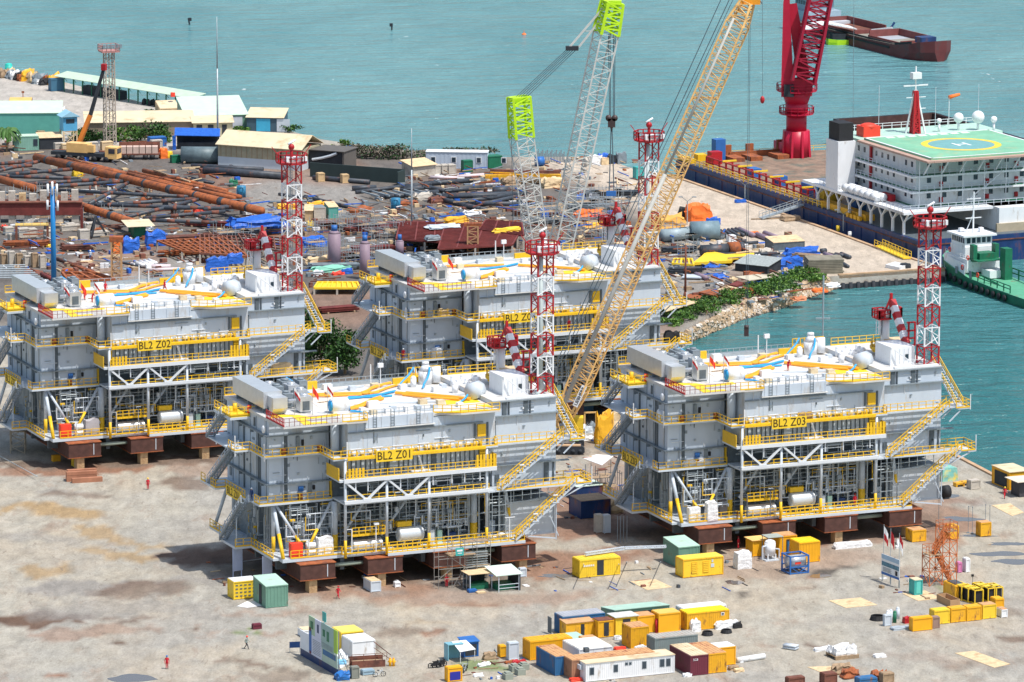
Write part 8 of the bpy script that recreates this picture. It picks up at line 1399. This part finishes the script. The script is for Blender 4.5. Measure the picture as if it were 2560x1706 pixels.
pipe('K',690,400,975,392,1.75,mat('grey_teal_shell',(.17,.25,.29),.5,var=.25),'big grey teal steel cylinder under the orange tarpaulin',1.8,n=20,name='steel_shell',cat='steel cylinder');pipe('K',390,450,700,420,1.2,mat('pale_steel_shell',(.3,.38,.42),.5,var=.2),'pale steel cylinder left of the big grey teal one',1.3,n=16,name='steel_shell',cat='steel cylinder')
pipe('K',800,610,1090,590,1.1,M_pdark,'thick black cylinder section beside the scaffold stand',1.2,n=16,name='steel_shell',cat='steel cylinder');pipe('K',1080,590,1180,583,1.3,M_rustb,'rusty orange ring section between two black ones',1.3,n=16,name='steel_shell',cat='steel cylinder');pipe('K',1182,583,1225,580,1.2,M_pdark,'short black end ring right of the rusty ring',1.3,n=16,name='steel_shell',cat='steel cylinder')
M_purp=mat('purple_grey_primer',(.26,.19,.24),.6,var=.12)
for i in range(5):pipe('K',1000+i*38,400-i*5,1080+i*52,470-i*8,.32,M_pdark,'black pipe in the row by the big cylinder, %s from the left'%NTH[i+1],.4,grp='black pipes in a row on the quay')
for i,(x0,y0,x1,y1,r)in enumerate(((1190,385,1340,450,.45),(1370,440,1530,498,.5),(1450,425,1600,480,.5),(2070,640,2190,690,.45),(740,850,850,888,.45))):pipe('K',x0,y0,x1,y1,r,M_purp,'purple grey pipe on the quay yard, %s'%('leftmost of the three','middle of the three','rightmost of the three','single one by the timber mats','single one by the blue sheet')[i],grp='purple grey pipes')
for i,(x0,y0,x1,y1,r)in enumerate(((1250,530,1380,520,.3),(1530,680,1650,675,.6),(2110,645,2200,665,.4),(2180,645,2260,660,.4),(2240,640,2330,675,.4),(2200,705,2311,770,.35),(1160,500,1260,505,.35),(2030,610,2085,605,.45))):pipe('K',x0,y0,x1,y1,r,M_pdark,'black pipe piece on the quay, %s of the scattered ones'%NTH[i+1],grp='scattered black pipe pieces')
crate('K',1085,522,1.4,1.2,1.2,M_white,'small white bin among the black pipes','bin','white_bin');lump('K',760,510,5.6,3,1.3,M_dgrey,'dark rack of thin pipes below the big cylinder','rack','pipe_pile',201,rough=.2);lump('K',1290,460,2.2,1,.7,M_tarpo,'small orange cloth among the black pipes','cloth','orange_cloth',202)
lump('K',1660,310,3.4,2.4,.9,M_timber,'brown mooring gear heap on the quay','gear heap','mooring_gear',203);lump('K',1160,118,2.2,1,.6,M_tarpb,'purple blue cloth heap at the quay edge','cloth','cloth_heap',204);pipe('K',1310,282,1680,270,.12,M_timber,'thin brown pole lying on the quay');crate('N',1410,0,1,1,1,M_white,'x','x')if False else None
lump('D',0,0,1,1,1,M_white,'x','x')if False else None
plate('7',[(1405,300),(1500,320),(1560,300),(1470,280)],0,.6,M_tarpw,'white flat float lying at the quay corner','white_float','float');lump('7',1520,308,1.8,1.2,.8,M_shade,'dark chain heap at the quay corner','chain heap','chain_heap',206)
for i,(x,yb_,yt,r)in enumerate(((1412,1045,665,1.15),(1732,1170,770,.95),(2098,920,760,.75))):
 a=G('I',x,yb_);h_=hz(*tp('I',x,yb_),tp('I',x,yt)[1]);P=empty('upright_pile',a,0,'purple grey upright pile sleeve with blue cap, %s'%('largest one left','middle one','smallest one right')[i],'pile sleeve','upright pile sleeves');m=MB();m.tube((0,0,0),(0,0,h_*.93),r,16);m.tube((0,0,h_*.93),(0,0,h_),r,16,r*.55);m.build('shell',M_purp,P);m=MB();m.tube((0,0,h_),(0,0,h_+1.0),r*.5,10);m.build('cap',M_blue,P)
def scaff(t,x,y,lx,ly,h,lab,seed,bay=1.6,yaw=YAW,m_=None):
 r_=random.Random(seed);m=MB();nx,ny,nz=max(1,int(lx/bay)),max(1,int(ly/bay)),max(1,int(h/1.6))
 for i in range(nx+1):
  for j in range(ny+1):hh=h*r_.uniform(.6,1.1);m.bar((i*bay,j*bay,0),(i*bay,j*bay,hh),.07)
 for k in range(1,nz+1):
  for j in range(ny+1):
   if r_.random()<.8:m.bar((0,j*bay,k*1.5),(nx*bay*r_.uniform(.6,1.1),j*bay,k*1.5),.07)
  for i in range(nx+1):
   if r_.random()<.7:m.bar((i*bay,0,k*1.5),(i*bay,ny*bay,k*1.5),.07)
 m.k=1
 for _ in range(nx):i=r_.randrange(nx);k=r_.randint(1,nz);m.box(i*bay,(i+1)*bay,0,min(ly,bay),k*1.5,k*1.5+.06)
 return tag(m.build('scaffold',[m_ or M_pipe,M_timber],None,G(t,x,y),yaw),lab,'scaffold','tube scaffolds in the yard')
sc_=[('I',1130,700,9,5,3,'behind the large purple sleeve'),('I',1500,700,9,6,4,'between the purple sleeves'),('I',1800,760,8,5,3.2,'right of the middle purple sleeve'),('I',1150,960,9,5,3.4,'right of the red lattice tower foot'),('I',1560,1000,8,5,4,'around the middle purple sleeve'),('J',1300,900,10,6,4,'behind the crane mast foot'),('J',1350,760,8,5,2.6,'behind the grey lattice boom'),('J',1850,700,12,6,3,'below the hanging blue spreader'),('J',1880,600,12,5,2.6,'behind the hanging blue spreader'),('J',1850,1000,10,6,4.4,'before the rear platform deck crane'),('J',2080,850,7,5,5,'beside the rear platform deck crane'),('H',60,780,8,5,3,'at the left edge among concrete blocks'),('H',420,830,7,4,2.6,'left of the blue monopole'),('H',860,960,8,4,3,'at the lower end of the jacket'),('K',590,700,4,3,5.2,'stand left of the bright yellow panel'),('K',420,520,5,4,4.6,'behind the rear platform right tower'),('L',620,1330,5,4,4.6,'dark one between the two near platforms'),('L',760,1290,4,3,3.8,'dark one beside the third platform stairs'),('6',20,300,7,4,3,'left of the rear platform stairs'),('5',1500,120,7,4,3,'behind the second platform deck crane')]
for i,(t,x,y,lx,ly,h,lab)in enumerate(sc_):scaff(t,x,y,lx,ly,h,'grey tube scaffold '+lab,300+i,m_=M_dgrey if 'dark one' in lab else None)
P=empty('steel_module',G('H',-20,985),R(3),'dark maroon steel module on concrete blocks at the left edge','steel module');m=MB();m.box(-3,16,0,3.4,1.5,3.9);m.build('side_wall',M_maro,P);m=MB();m.box(-3,16.1,-.3,3.5,3.903,4.1);m.build('top_flange',M_rust,P)
for i in range(6):m=MB();m.box(-1+i*3,.4+i*3,.3,1.7,0,1.5);m.build('support_block',M_conc,P)
for i in range(9):m=MB();x=-2+i*2;m.box(x,x+1.3,1.2,2.4,4.103,5.4+rnd.random()*.8);m.build('stacked_block',M_conc if i%3 else M_oconc,P)
P=empty('work_platform',G('H',160,1210),R(5),'work platform with yellow deck on legs left of the blue monopole','work platform');m=MB();m.box(0,6.2,0,2.4,3.6,3.75);m.build('deck',mat('ochre_deck',(.6,.42,.12),.8),P);m=MB()
for x in(0.2,6.0):m.bar((x,.2,0),(x,.2,3.6),.45)
m.build('leg',M_rust,P);m=MB();m.rail([(0,0,3.75),(6.2,0,3.75),(6.2,2.4,3.75)],1.1,1.4,.07);m.build('railing',M_pipe,P)
bl=[(110,1205),(200,1140),(310,1130),(480,1180),(640,1070),(830,1165),(960,1135),(60,1110),(700,1060),(880,1060)]
for i,(x,y)in enumerate(bl):crate('H',x,y,[1.6,2.0,1.4,1.6,3.8,1.8,3.2,1.6,1.6,2.0][i],1.6,[1.8,1.7,1.5,2.0,1.0,1.9,1.0,1.4,1.2,1.3][i],M_conc,'weathered concrete block in the left yard, %s from the module'%NTH[i+1],'concrete block','ballast_block','weathered blocks in the left yard')
P=empty('steel_tripod',G('H',990,1130),0,'dark rusty steel tripod stand before the lower jacket leg','tripod');m=MB();[m.bar((math.cos(a)*2.0,math.sin(a)*2.0,.4),(0,0,4.0),.35)for a in(0.3,2.2,4.4)];m.build('leg',M_shade,P)
m=MB();m.bar((0,0,0),(0,0,4.6),.5);tag(m.build('rusty_post',M_maro,None,G('H',845,1080)),'thick maroon post on a block before the lower jacket leg','post')
for i in range(11):x=20+i*40;crate('H',x,1420-(i%2)*14+i*3,1.0,.8,2.0+.3*(i%3),M_conc if i%4 else M_timber,'tall grey bundle in the row at the left edge, %s from the left'%NTH[i+1],'bundle','upright_bundle','upright bundles at the left edge')
for i in range(8):pipe('H',-30,1420+i*18,260+i*26,1415+i*20,.14,M_pipe,'long pale steel bar at the left edge, %s from the back'%NTH[i+1],.8,grp='pale steel bars at the left edge',n=6)
for i,(x0,y0,x1,y1,r,mt,lab)in enumerate(((590,1350,960,1480,.3,M_rust,'rusty rail beam right of the blue monopole'),(700,1400,1080,1530,.25,M_rustb,'orange rail beam right of the blue monopole'),(430,1510,540,1560,.4,M_maro,'maroon beam left of the blue monopole foot'),(1520,1430,1760,1430,.4,mat('pinkish_white_pipe',(.66,.56,.58),.6),'pinkish pipe behind the second platform roof'),(1540,1465,1860,1455,.3,mat('pinkish_white_pipe',(.66,.56,.58),.6),'second pinkish pipe behind the second platform roof'),(1260,1390,1500,1440,.2,M_pdark,'dark pipe left of the wrapped pipe ends'))):pipe('H',x0,y0,x1,y1,r,mt,lab,grp='beams behind the second platform')
for i in range(4):pipe('H',1400+i*45,1390-i*8,1480+i*45,1420-i*6,.38,M_tarpw,'short pipe end wrapped in white, %s from the left'%NTH[i+1],.5,grp='pipe ends wrapped in white')
th=shed('H',1385,1150,1500,1145,3,2.6,M_dgreen,'green hut with wide tan roof between blue tarpaulins','hut','green_hut',roof=M_cream,over=1.6,slope=.3);crate('H',1350,1085,2.0,1.2,1.6,M_dgreen,'dark green cabinet with white top at the lower jacket end','cabinet','green_cabinet',roof=M_white)
for i,(x,yb_,yt)in enumerate(((1180,1560,1190),(1240,1568,1190))):pass
P=empty('lattice_stand',G('H',1205,1600),0,'rusty lattice work stand with orange cage behind the second platform','work stand');h_=hz(*tp('H',1205,1600),tp('H',1205,1180)[1]);m=MB();m.lattice((0,0,0),(0,0,h_),1.7,1.7,7,.13,.06);m.build('lattice_mast',mat('tan_rust',(.5,.3,.15),.8),P);m=MB();m.box(-1.2,1.2,-1,1,h_,h_+.9);m.build('top_cage',M_rustb,P)
P=empty('lattice_stand',G('J',765,1185),0,'rusty lattice work stand on the maroon deck behind the rear platform','work stand');h_=hz(*tp('J',765,1185),tp('J',765,860)[1]);m=MB();m.lattice((0,0,0),(0,0,h_),1.9,1.9,6,.13,.06);m.build('lattice_mast',mat('tan_rust',(.5,.3,.15),.8),P);m=MB();m.box(-1.6,1.6,-1,1,h_,h_+.5);m.rail([(-1.6,-1,h_+.5),(1.6,-1,h_+.5)],1.2,.6,.08);m.build('top_cage',M_rustb,P)
shed('I',1105,560,1180,560,3,2.0,M_oconc,'tan roofed hut right of the red lattice tower','hut','tan_hut',roof=M_wood,slope=.7,over=.2);shed('I',1355,535,1450,530,3,2.2,mat('hut_green',(.1,.35,.3),.6),'green hut with orange side and tan roof near the amber strips','hut','green_hut',roof=M_wood,slope=.6,over=.1);shed('I',1200,540,1320,535,3,2.2,M_conc,'grey hut between the tan roofed hut and the green hut','hut','grey_hut',roof=M_mgrey)
for i,(t,x,y,lab)in enumerate((('I',435,305,'blue drum tank at the end of the rust brown pipes'),('I',2057,435,'blue drum tank on open ground left of the thin mast'))):m=MB();m.tube((0,0,0),(0,0,2.2),.9,14);m.rail([(-.9,-.9,0),(.9,-.9,0)],2.0,.6,.08);tag(m.build('drum_tank',mat('drum_blue',(.03,.2,.36),.5,dirt=RUST,dirt_amt=.2),None,G(t,x,y)),lab,'drum tank','blue drum tanks')
for i,(t,x,y,lx,ly,h,mt,lab)in enumerate((('I',1600,470,4.2,3,.6,M_rustb,'flat rusty plate pile left of the tan puddle'),('I',2110,400,3.6,1.5,.7,M_rustb,'low rusty beams right of the blue drum tank'),('J',170,600,3.6,2,1.2,M_conc,'grey stone pile in the centre yard'),('J',330,630,3.2,2,1.0,M_rust,'rusty scrap pile in the centre yard'),('I',320,200,1.6,1,1.2,M_dgreen,'dark and teal box pair by the pipes end'),('J',700,760,3.2,2,.8,M_tarpw,'white sheet pile behind the maroon deck'),('J',1880,790,6,3,1.2,M_tarpo,'orange covered scrap behind the rear platform crane'),('J',1960,900,5,3,1.0,mat('amber_cloth',(.9,.45,.03),.6),'amber sheets behind the rear platform crane'),('J',1110,440,3.2,3,1.2,M_timber,'timber pile behind the crane mast'),('J',1520,470,4.2,2.4,1.6,M_wood,'tan sheet roof pile between mast and boom'),('J',500,840,4.4,2,.9,M_ochre,'yellow brown sheet on the maroon deck'),('J',1000,940,5.2,1.2,.7,M_cyel,'yellow strip on the maroon deck'),('J',290,1020,2.6,1.5,.7,M_mgrey,'grey box on the maroon deck'),('J',330,900,6,3,.4,M_lgrey,'pale grey frame sheets on the maroon deck'),('I',1150,1040,4,2,1.4,M_wood,'pinkish stack behind the yellow frame'),('I',1200,1110,7,2,.9,mat('mint_net',(.2,.5,.38),.7),'mint green netting behind the yellow frame'),('K',1190,1568,2,2,1,M_white,'x'))):
 if lab=='x':continue
 lump(t,x,y,lx,ly,h,mt,lab,'pile','material_pile',400+i,'material piles in the yard',rough=.35,z=2.5 if 'on the maroon deck' in lab else 0)
r_=random.Random(77)
for i in range(48):
 zone=[(1000,1560,540,720),(560,860,560,700),(0,420,560,690),(1560,1960,600,740),(180,560,440,560),(1200,1560,470,560)][i//8];u,v=r_.uniform(zone[0],zone[1]),r_.uniform(zone[2],zone[3]);k=i%8
 lump('S',u,v,r_.uniform(.8,2.6),r_.uniform(.6,1.6),r_.uniform(.4,1.4),[M_wood,M_timber,M_tarpw,M_conc,M_rustb,M_tarpb,M_cyel,M_bred][k],'%s bundle of goods lying in the busy yard, %s area'%(['tan','brown','white','grey','rusty','blue','yellow','red'][k],{1000:'behind the rear platform',560:'right of the second platform tower',0:'left edge',1560:'quay side',180:'jacket',1200:'crane foot'}[zone[0]]),'bundle','goods_bundle',500+i,'loose goods in the busy yard',rough=.35)
def stack(t,x,y,n,L_,yaw,m_,lab,w=.35,rows=2,gap=.15,name='beam_stack'):
 P_=empty(name,G(t,x,y),yaw,lab,'beam stack','stacks of steel beams in the yard');r_=random.Random(int(x+y))
 for i in range(n):
  a_=r_.uniform(-.6,.6);k,j=i%((n+rows-1)//rows),i//((n+rows-1)//rows);y0=k*(w+gap);z0=.3+j*(w+.05);mm=MB();mm.box(a_,L_+a_,y0,y0+w,z0,z0+.07);mm.box(a_,L_+a_,y0,y0+w,z0+w-.07,z0+w);mm.box(a_,L_+a_,y0+w*.4,y0+w*.6,z0+.07,z0+w-.07);mm.build('beam',m_,P_)
 for q_ in(.15,.85):mm=MB();mm.box(L_*q_,L_*q_+.3,-.2,n/rows*(w+gap),0,.3);mm.build('bearer',M_timber,P_)
for t,x,y,n,L_,yw_,m_,lab in(('H',640,1280,8,6,.2,M_rust,'short rusty beams left of the blue tarpaulins'),('H',60,1240,10,8,.1,M_rustb,'orange rusty beams at the left edge under the module'),('H',1700,1190,10,9,.3,M_rust,'dark rusty beams under the steel grid behind the second platform'),('H',1900,1020,8,9,-.2,M_maro,'maroon beams right of the lower jacket legs'),('I',560,600,10,8,.15,M_rust,'rusty beams left of the red lattice tower top'),('I',1200,640,12,10,.1,M_rust,'rusty beams behind the purple sleeves'),('I',1550,690,12,9,.2,M_maro,'maroon beams between the purple sleeves'),('I',1900,640,10,9,.1,M_maro,'maroon beams left of the thin mast foot'),('I',1150,1080,10,9,.1,M_mgrey,'grey beams right of the red lattice tower foot'),('I',1450,960,9,7,.3,M_rust,'rusty beams at the foot of the large purple sleeve'),('J',1180,760,10,8,-.4,M_rust,'rusty beams before the grey lattice boom foot'),('J',1320,840,10,8,-.2,M_mgrey,'grey beams between the lattice mast and boom'),('J',1800,700,10,9,.1,M_mgrey,'grey beams under the hanging blue spreader'),('J',1850,860,12,9,.2,M_rust,'rusty beams behind the rear platform deck crane'),('J',1260,420,8,8,-.1,M_timber,'brown beams left of the crane mast in the far yard'),('J',1950,560,10,10,.05,M_pdark,'dark beams behind the hanging blue spreader'),('K',420,640,10,6,.1,M_pdark,'dark beams behind the rear platform tower'),('K',480,850,9,6,.1,M_pdark,'dark beams right of the rear platform stairs'),('K',960,700,8,6,.1,M_pdark,'dark beams behind the bright yellow steel section'),('K',1320,700,8,5,.2,M_pdark,'dark beams left of the timber rack'),('K',1760,700,8,5,-.4,M_timber,'brown beams left of the grey timber mats'),('6',60,200,10,8,.2,M_maro,'maroon beams left of the rear platform corner'),('5',2200,620,9,7,.4,M_maro,'maroon beams right of the second platform roof stairs'),('5',1100,230,9,8,.3,M_rustb,'orange rusty beams behind the second platform roof')):stack(t,x,y,n,L_,yw_,m_,'stack of '+lab)
for i,(nm,x,y,z,lx,h_,mt,lab)in enumerate((('Z03',2.2,4.0,11.85,4.2,.7,M_white,'row of white parts on the lower walkway of the third platform'),('Z03',-1.0,6.0,18.32,.8,1.2,M_tarpw,'white pipe bends on the upper left walkway of the third platform'),('Z04',3.4,4.0,11.85,1.6,1.3,M_white,'white air conditioning unit on the lower walkway of the rear platform'),('Z04',4.4,4.0,18.32,1.8,1.0,M_wood,'brown crate on the upper walkway of the rear platform'),('Z04',-1.1,5.4,18.32,.9,1.1,M_lgrey,'grey pipe bends on the upper left walkway of the rear platform'),('Z02',35.4,.2,12.02,3.4,1.3,M_wood,'tan plywood sheets on the right walkway of the second platform'),('Z04',41.6,.4,12.02,2.6,1.5,M_black,'black hose heap on the right landing of the rear platform'),('Z03',17.6,-.9,18.4,2.2,.9,M_timber,'brown goods on the upper walkway of the third platform'),('Z01',30.8,.4,4.75,2.6,.5,M_tarpw,'white sheets on the base deck corner of the first platform'))):lump('S',0,0,lx,.8,h_,mt,lab,'goods','walkway_goods',700+i,rough=.3,loc=wp(nm,x,y,z),yaw=pyaw(nm))
# between the two near platforms
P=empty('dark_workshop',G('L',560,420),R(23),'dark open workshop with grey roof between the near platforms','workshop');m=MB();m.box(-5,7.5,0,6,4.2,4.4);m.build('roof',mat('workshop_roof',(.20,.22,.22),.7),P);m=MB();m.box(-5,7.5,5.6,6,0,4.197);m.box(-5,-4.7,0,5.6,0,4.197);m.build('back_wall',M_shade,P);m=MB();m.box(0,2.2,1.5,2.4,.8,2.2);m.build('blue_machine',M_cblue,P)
P=empty('portal_frame',G('L',560,520),R(10),'orange portal frame in front of the dark workshop','frame');m=MB();m.bar((0,0,0),(0,0,2.6),.22);m.bar((1.8,0,0),(1.8,0,2.6),.22);m.bar((-.1,0,2.6),(1.9,0,2.6),.22);m.build('frame',M_orange,P)
for i,(x,y,lx,h,mt,lab)in enumerate(((560,575,1.4,1.0,M_lgrey,'pale machine parts under the orange portal frame'),(620,560,1.2,1.2,M_mgrey,'grey machine right of the portal frame'),(530,660,2.2,.5,M_tarpw,'white and black sheet beside the crawler track'),(710,700,2.6,4.2,M_ochre,'yellow machine stack left of the third platform stairs'),(760,560,3.4,2.2,M_wood,'tan and yellow goods pile left of the third platform'),(870,1500,2.0,1.6,M_wood,'pale heap in shade beneath the third platform'))):lump('L',x,y,lx,1.3,h,mt,lab,'goods','goods_pile',600+i,rough=.3)
ns=crate('L',520,1560,4.6,4.2,2.6,M_navy,'dark navy shed left of the third platform underside','shed','navy_shed',roof=M_timber);crate('L',470,1345,4.2,4.0,2.0,M_navy,'dark shed with pale mint roof left of the third platform','shed','mint_topped_shed',roof=mat('pale_mint_roof',(.62,.76,.68),.5),over=.1)
for i,(x,y)in enumerate(((700,1720),(790,1725))):crate('L',x,y,.9,.9,2.6,M_lgrey if i else M_conc,'%s upright block at the left foot of the third platform'%('white','grey')[1-i],'block','upright_block')
P=empty('pipe_arch',G('A',1640,690),R(14),'low pipe truss crossing the ground between the near platforms','pipe truss');o1=P.location.copy();m=MB();Rm=Matrix.Rotation(-R(14),4,'Z')
def la(x,y,z):return Rm@(G('A',x,y,z)-o1)
m.lattice(la(1650,690,3.0),la(1920,650,3.0),.35,.35,12,.05,.03);m.lattice(la(1920,650,3.6),la(2200,640,3.4),.3,.3,12,.05,.03)
for x in(1640,1880,1935,2165):m.bar(la(x,760 if x<1900 else 745,0),la(x,760 if x<1900 else 745,3.8),.1)
m.build('truss',M_lgrey,P)
for i,(x,y0)in enumerate(((1870,600),(1890,600),(1912,600),(1935,600))):m=MB();m.bar((0,0,0),(0,0,3.8),.08);tag(m.build('steel_pin',M_mgrey,None,G('A',x,y0+10)),'thin rod in the group of four left of the third platform, %s from the left'%NTH[i+1],'rod','thin rods between the near platforms')
P=empty('work_stand',G('5',125,1560),0,'small tube stair stand under the left corner of the second platform','work stand');m=MB();m.lattice((0,0,0),(0,0,3.4),2.2,2.2,3,.06,.04);m.box(-1.1,1.1,-1.1,1.1,3.3,3.4);m.rail([(-1.1,-1.1,3.4),(1.1,-1.1,3.4),(1.1,1.1,3.4)],1.0,1.1,.06);m.build('tube_frame',mat('tan_tube',(.45,.38,.28),.7),P)
P=empty('work_stand',G('5',640,1580),0,'small tube stair stand before the rusty beam of the second platform','work stand');m=MB();m.lattice((0,0,0),(0,0,2.6),2.2,2.0,2,.06,.04);m.box(-1.1,1.1,-1.1,1.1,2.5,2.6);m.rail([(-1.1,-1.1,2.6),(1.1,-1.1,2.6),(1.1,1.1,2.6)],1.0,1.1,.06);m.build('tube_frame',mat('tan_tube',(.45,.38,.28),.7),P)
pipe('8',-20,10,255,160,.06,M_pipe,'thin cable rail slanting across the ground at the left edge',.6)
mp_=D.materials.new('puddle_water');mp_.use_nodes=True;b_=mp_.node_tree.nodes['Principled BSDF'];b_.inputs['Base Color'].default_value=(.12,.105,.10,1);b_.inputs['Roughness'].default_value=.06;b_.inputs['Specular IOR Level'].default_value=.8
for i,(u,v,ru,rv)in enumerate(((330,1696,60,9),(2520,1360,50,5),(2500,1385,70,6),(2540,1405,60,6),(2440,1340,46,3),(2400,1298,50,6),(2340,1240,66,6),(1390,1440,45,5),(2052,1440,26,6),(1835,1457,22,6),(985,536,48,9),(560,424,20,4))):
 c=g(u,v);n=26;r_=random.Random(i+40);k1,k2=r_.uniform(0,6),r_.uniform(0,6);a_,b2_=ru*mpp(v),rv*mpp(v)/math.sin(PITCH+(v-853)/F_PX);m=MB();m.poly([(a_*(1+.22*math.sin(3*t+k1)+.12*math.sin(5*t+k2))*math.cos(t),b2_*(1+.22*math.sin(2*t+k2)+.12*math.sin(7*t+k1))*math.sin(t),.012)for t in[2*math.pi*j/n for j in range(n)]])
 o=m.build('puddle',mp_,None,c);o['kind']='structure'
# loose scrap nobody could count
r_=random.Random(123);m=MB()
Z_=[((1000,1570),(535,740),700),((560,1000),(500,720),420),((0,560),(560,700),420),((1560,1980),(590,760),420),((150,600),(420,560),260),((980,1330),(430,540),260),((0,330),(320,420),120),((1330,1600),(400,540),130),((1380,1560),(1080,1300),90),((1150,1300),(1630,1700),30),((2200,2330),(1440,1500),20),((1300,1900),(1400,1480),40),((520,1300),(1400,1470),60)]
for(u0,u1),(v0,v1),n in Z_:
 for _ in range(n):
  p=g(r_.uniform(u0,u1),r_.uniform(v0,v1));a=r_.choice((YAW,YAW+1.57,r_.uniform(0,3.1)));m.k=r_.choice((0,0,0,1,1,2,3,3,4,5,6,7));t=r_.random();small=v0>1000
  if t<.55:L_=r_.uniform(1,5.5)*(.5 if small else 1);d_=Vector((math.cos(a),math.sin(a),r_.uniform(-.04,.04)))*L_;z=Vector((0,0,r_.choice((.12,.12,.3,.8,1.4))if not small else .08));m.bar(p+z,p+z+d_,r_.uniform(.08,.26)*(.5 if small else 1))
  elif t<.9:m.cb(p,r_.uniform(.4,1.6)*(.5 if small else 1),r_.uniform(.3,1.2)*(.5 if small else 1),r_.uniform(.15,.9)*(.5 if small else 1),a)
  else:m.cb(p,r_.uniform(1,3)*(.4 if small else 1),r_.uniform(.8,2)*(.4 if small else 1),.08,a)
o=m.build('loose_scrap',[M_rust,M_mgrey,M_tarpw,M_timber,M_wood,M_rustb,M_tarpb,M_pdark]);o['kind']='stuff';o['label']='loose bars, planks and offcuts scattered over the yard'
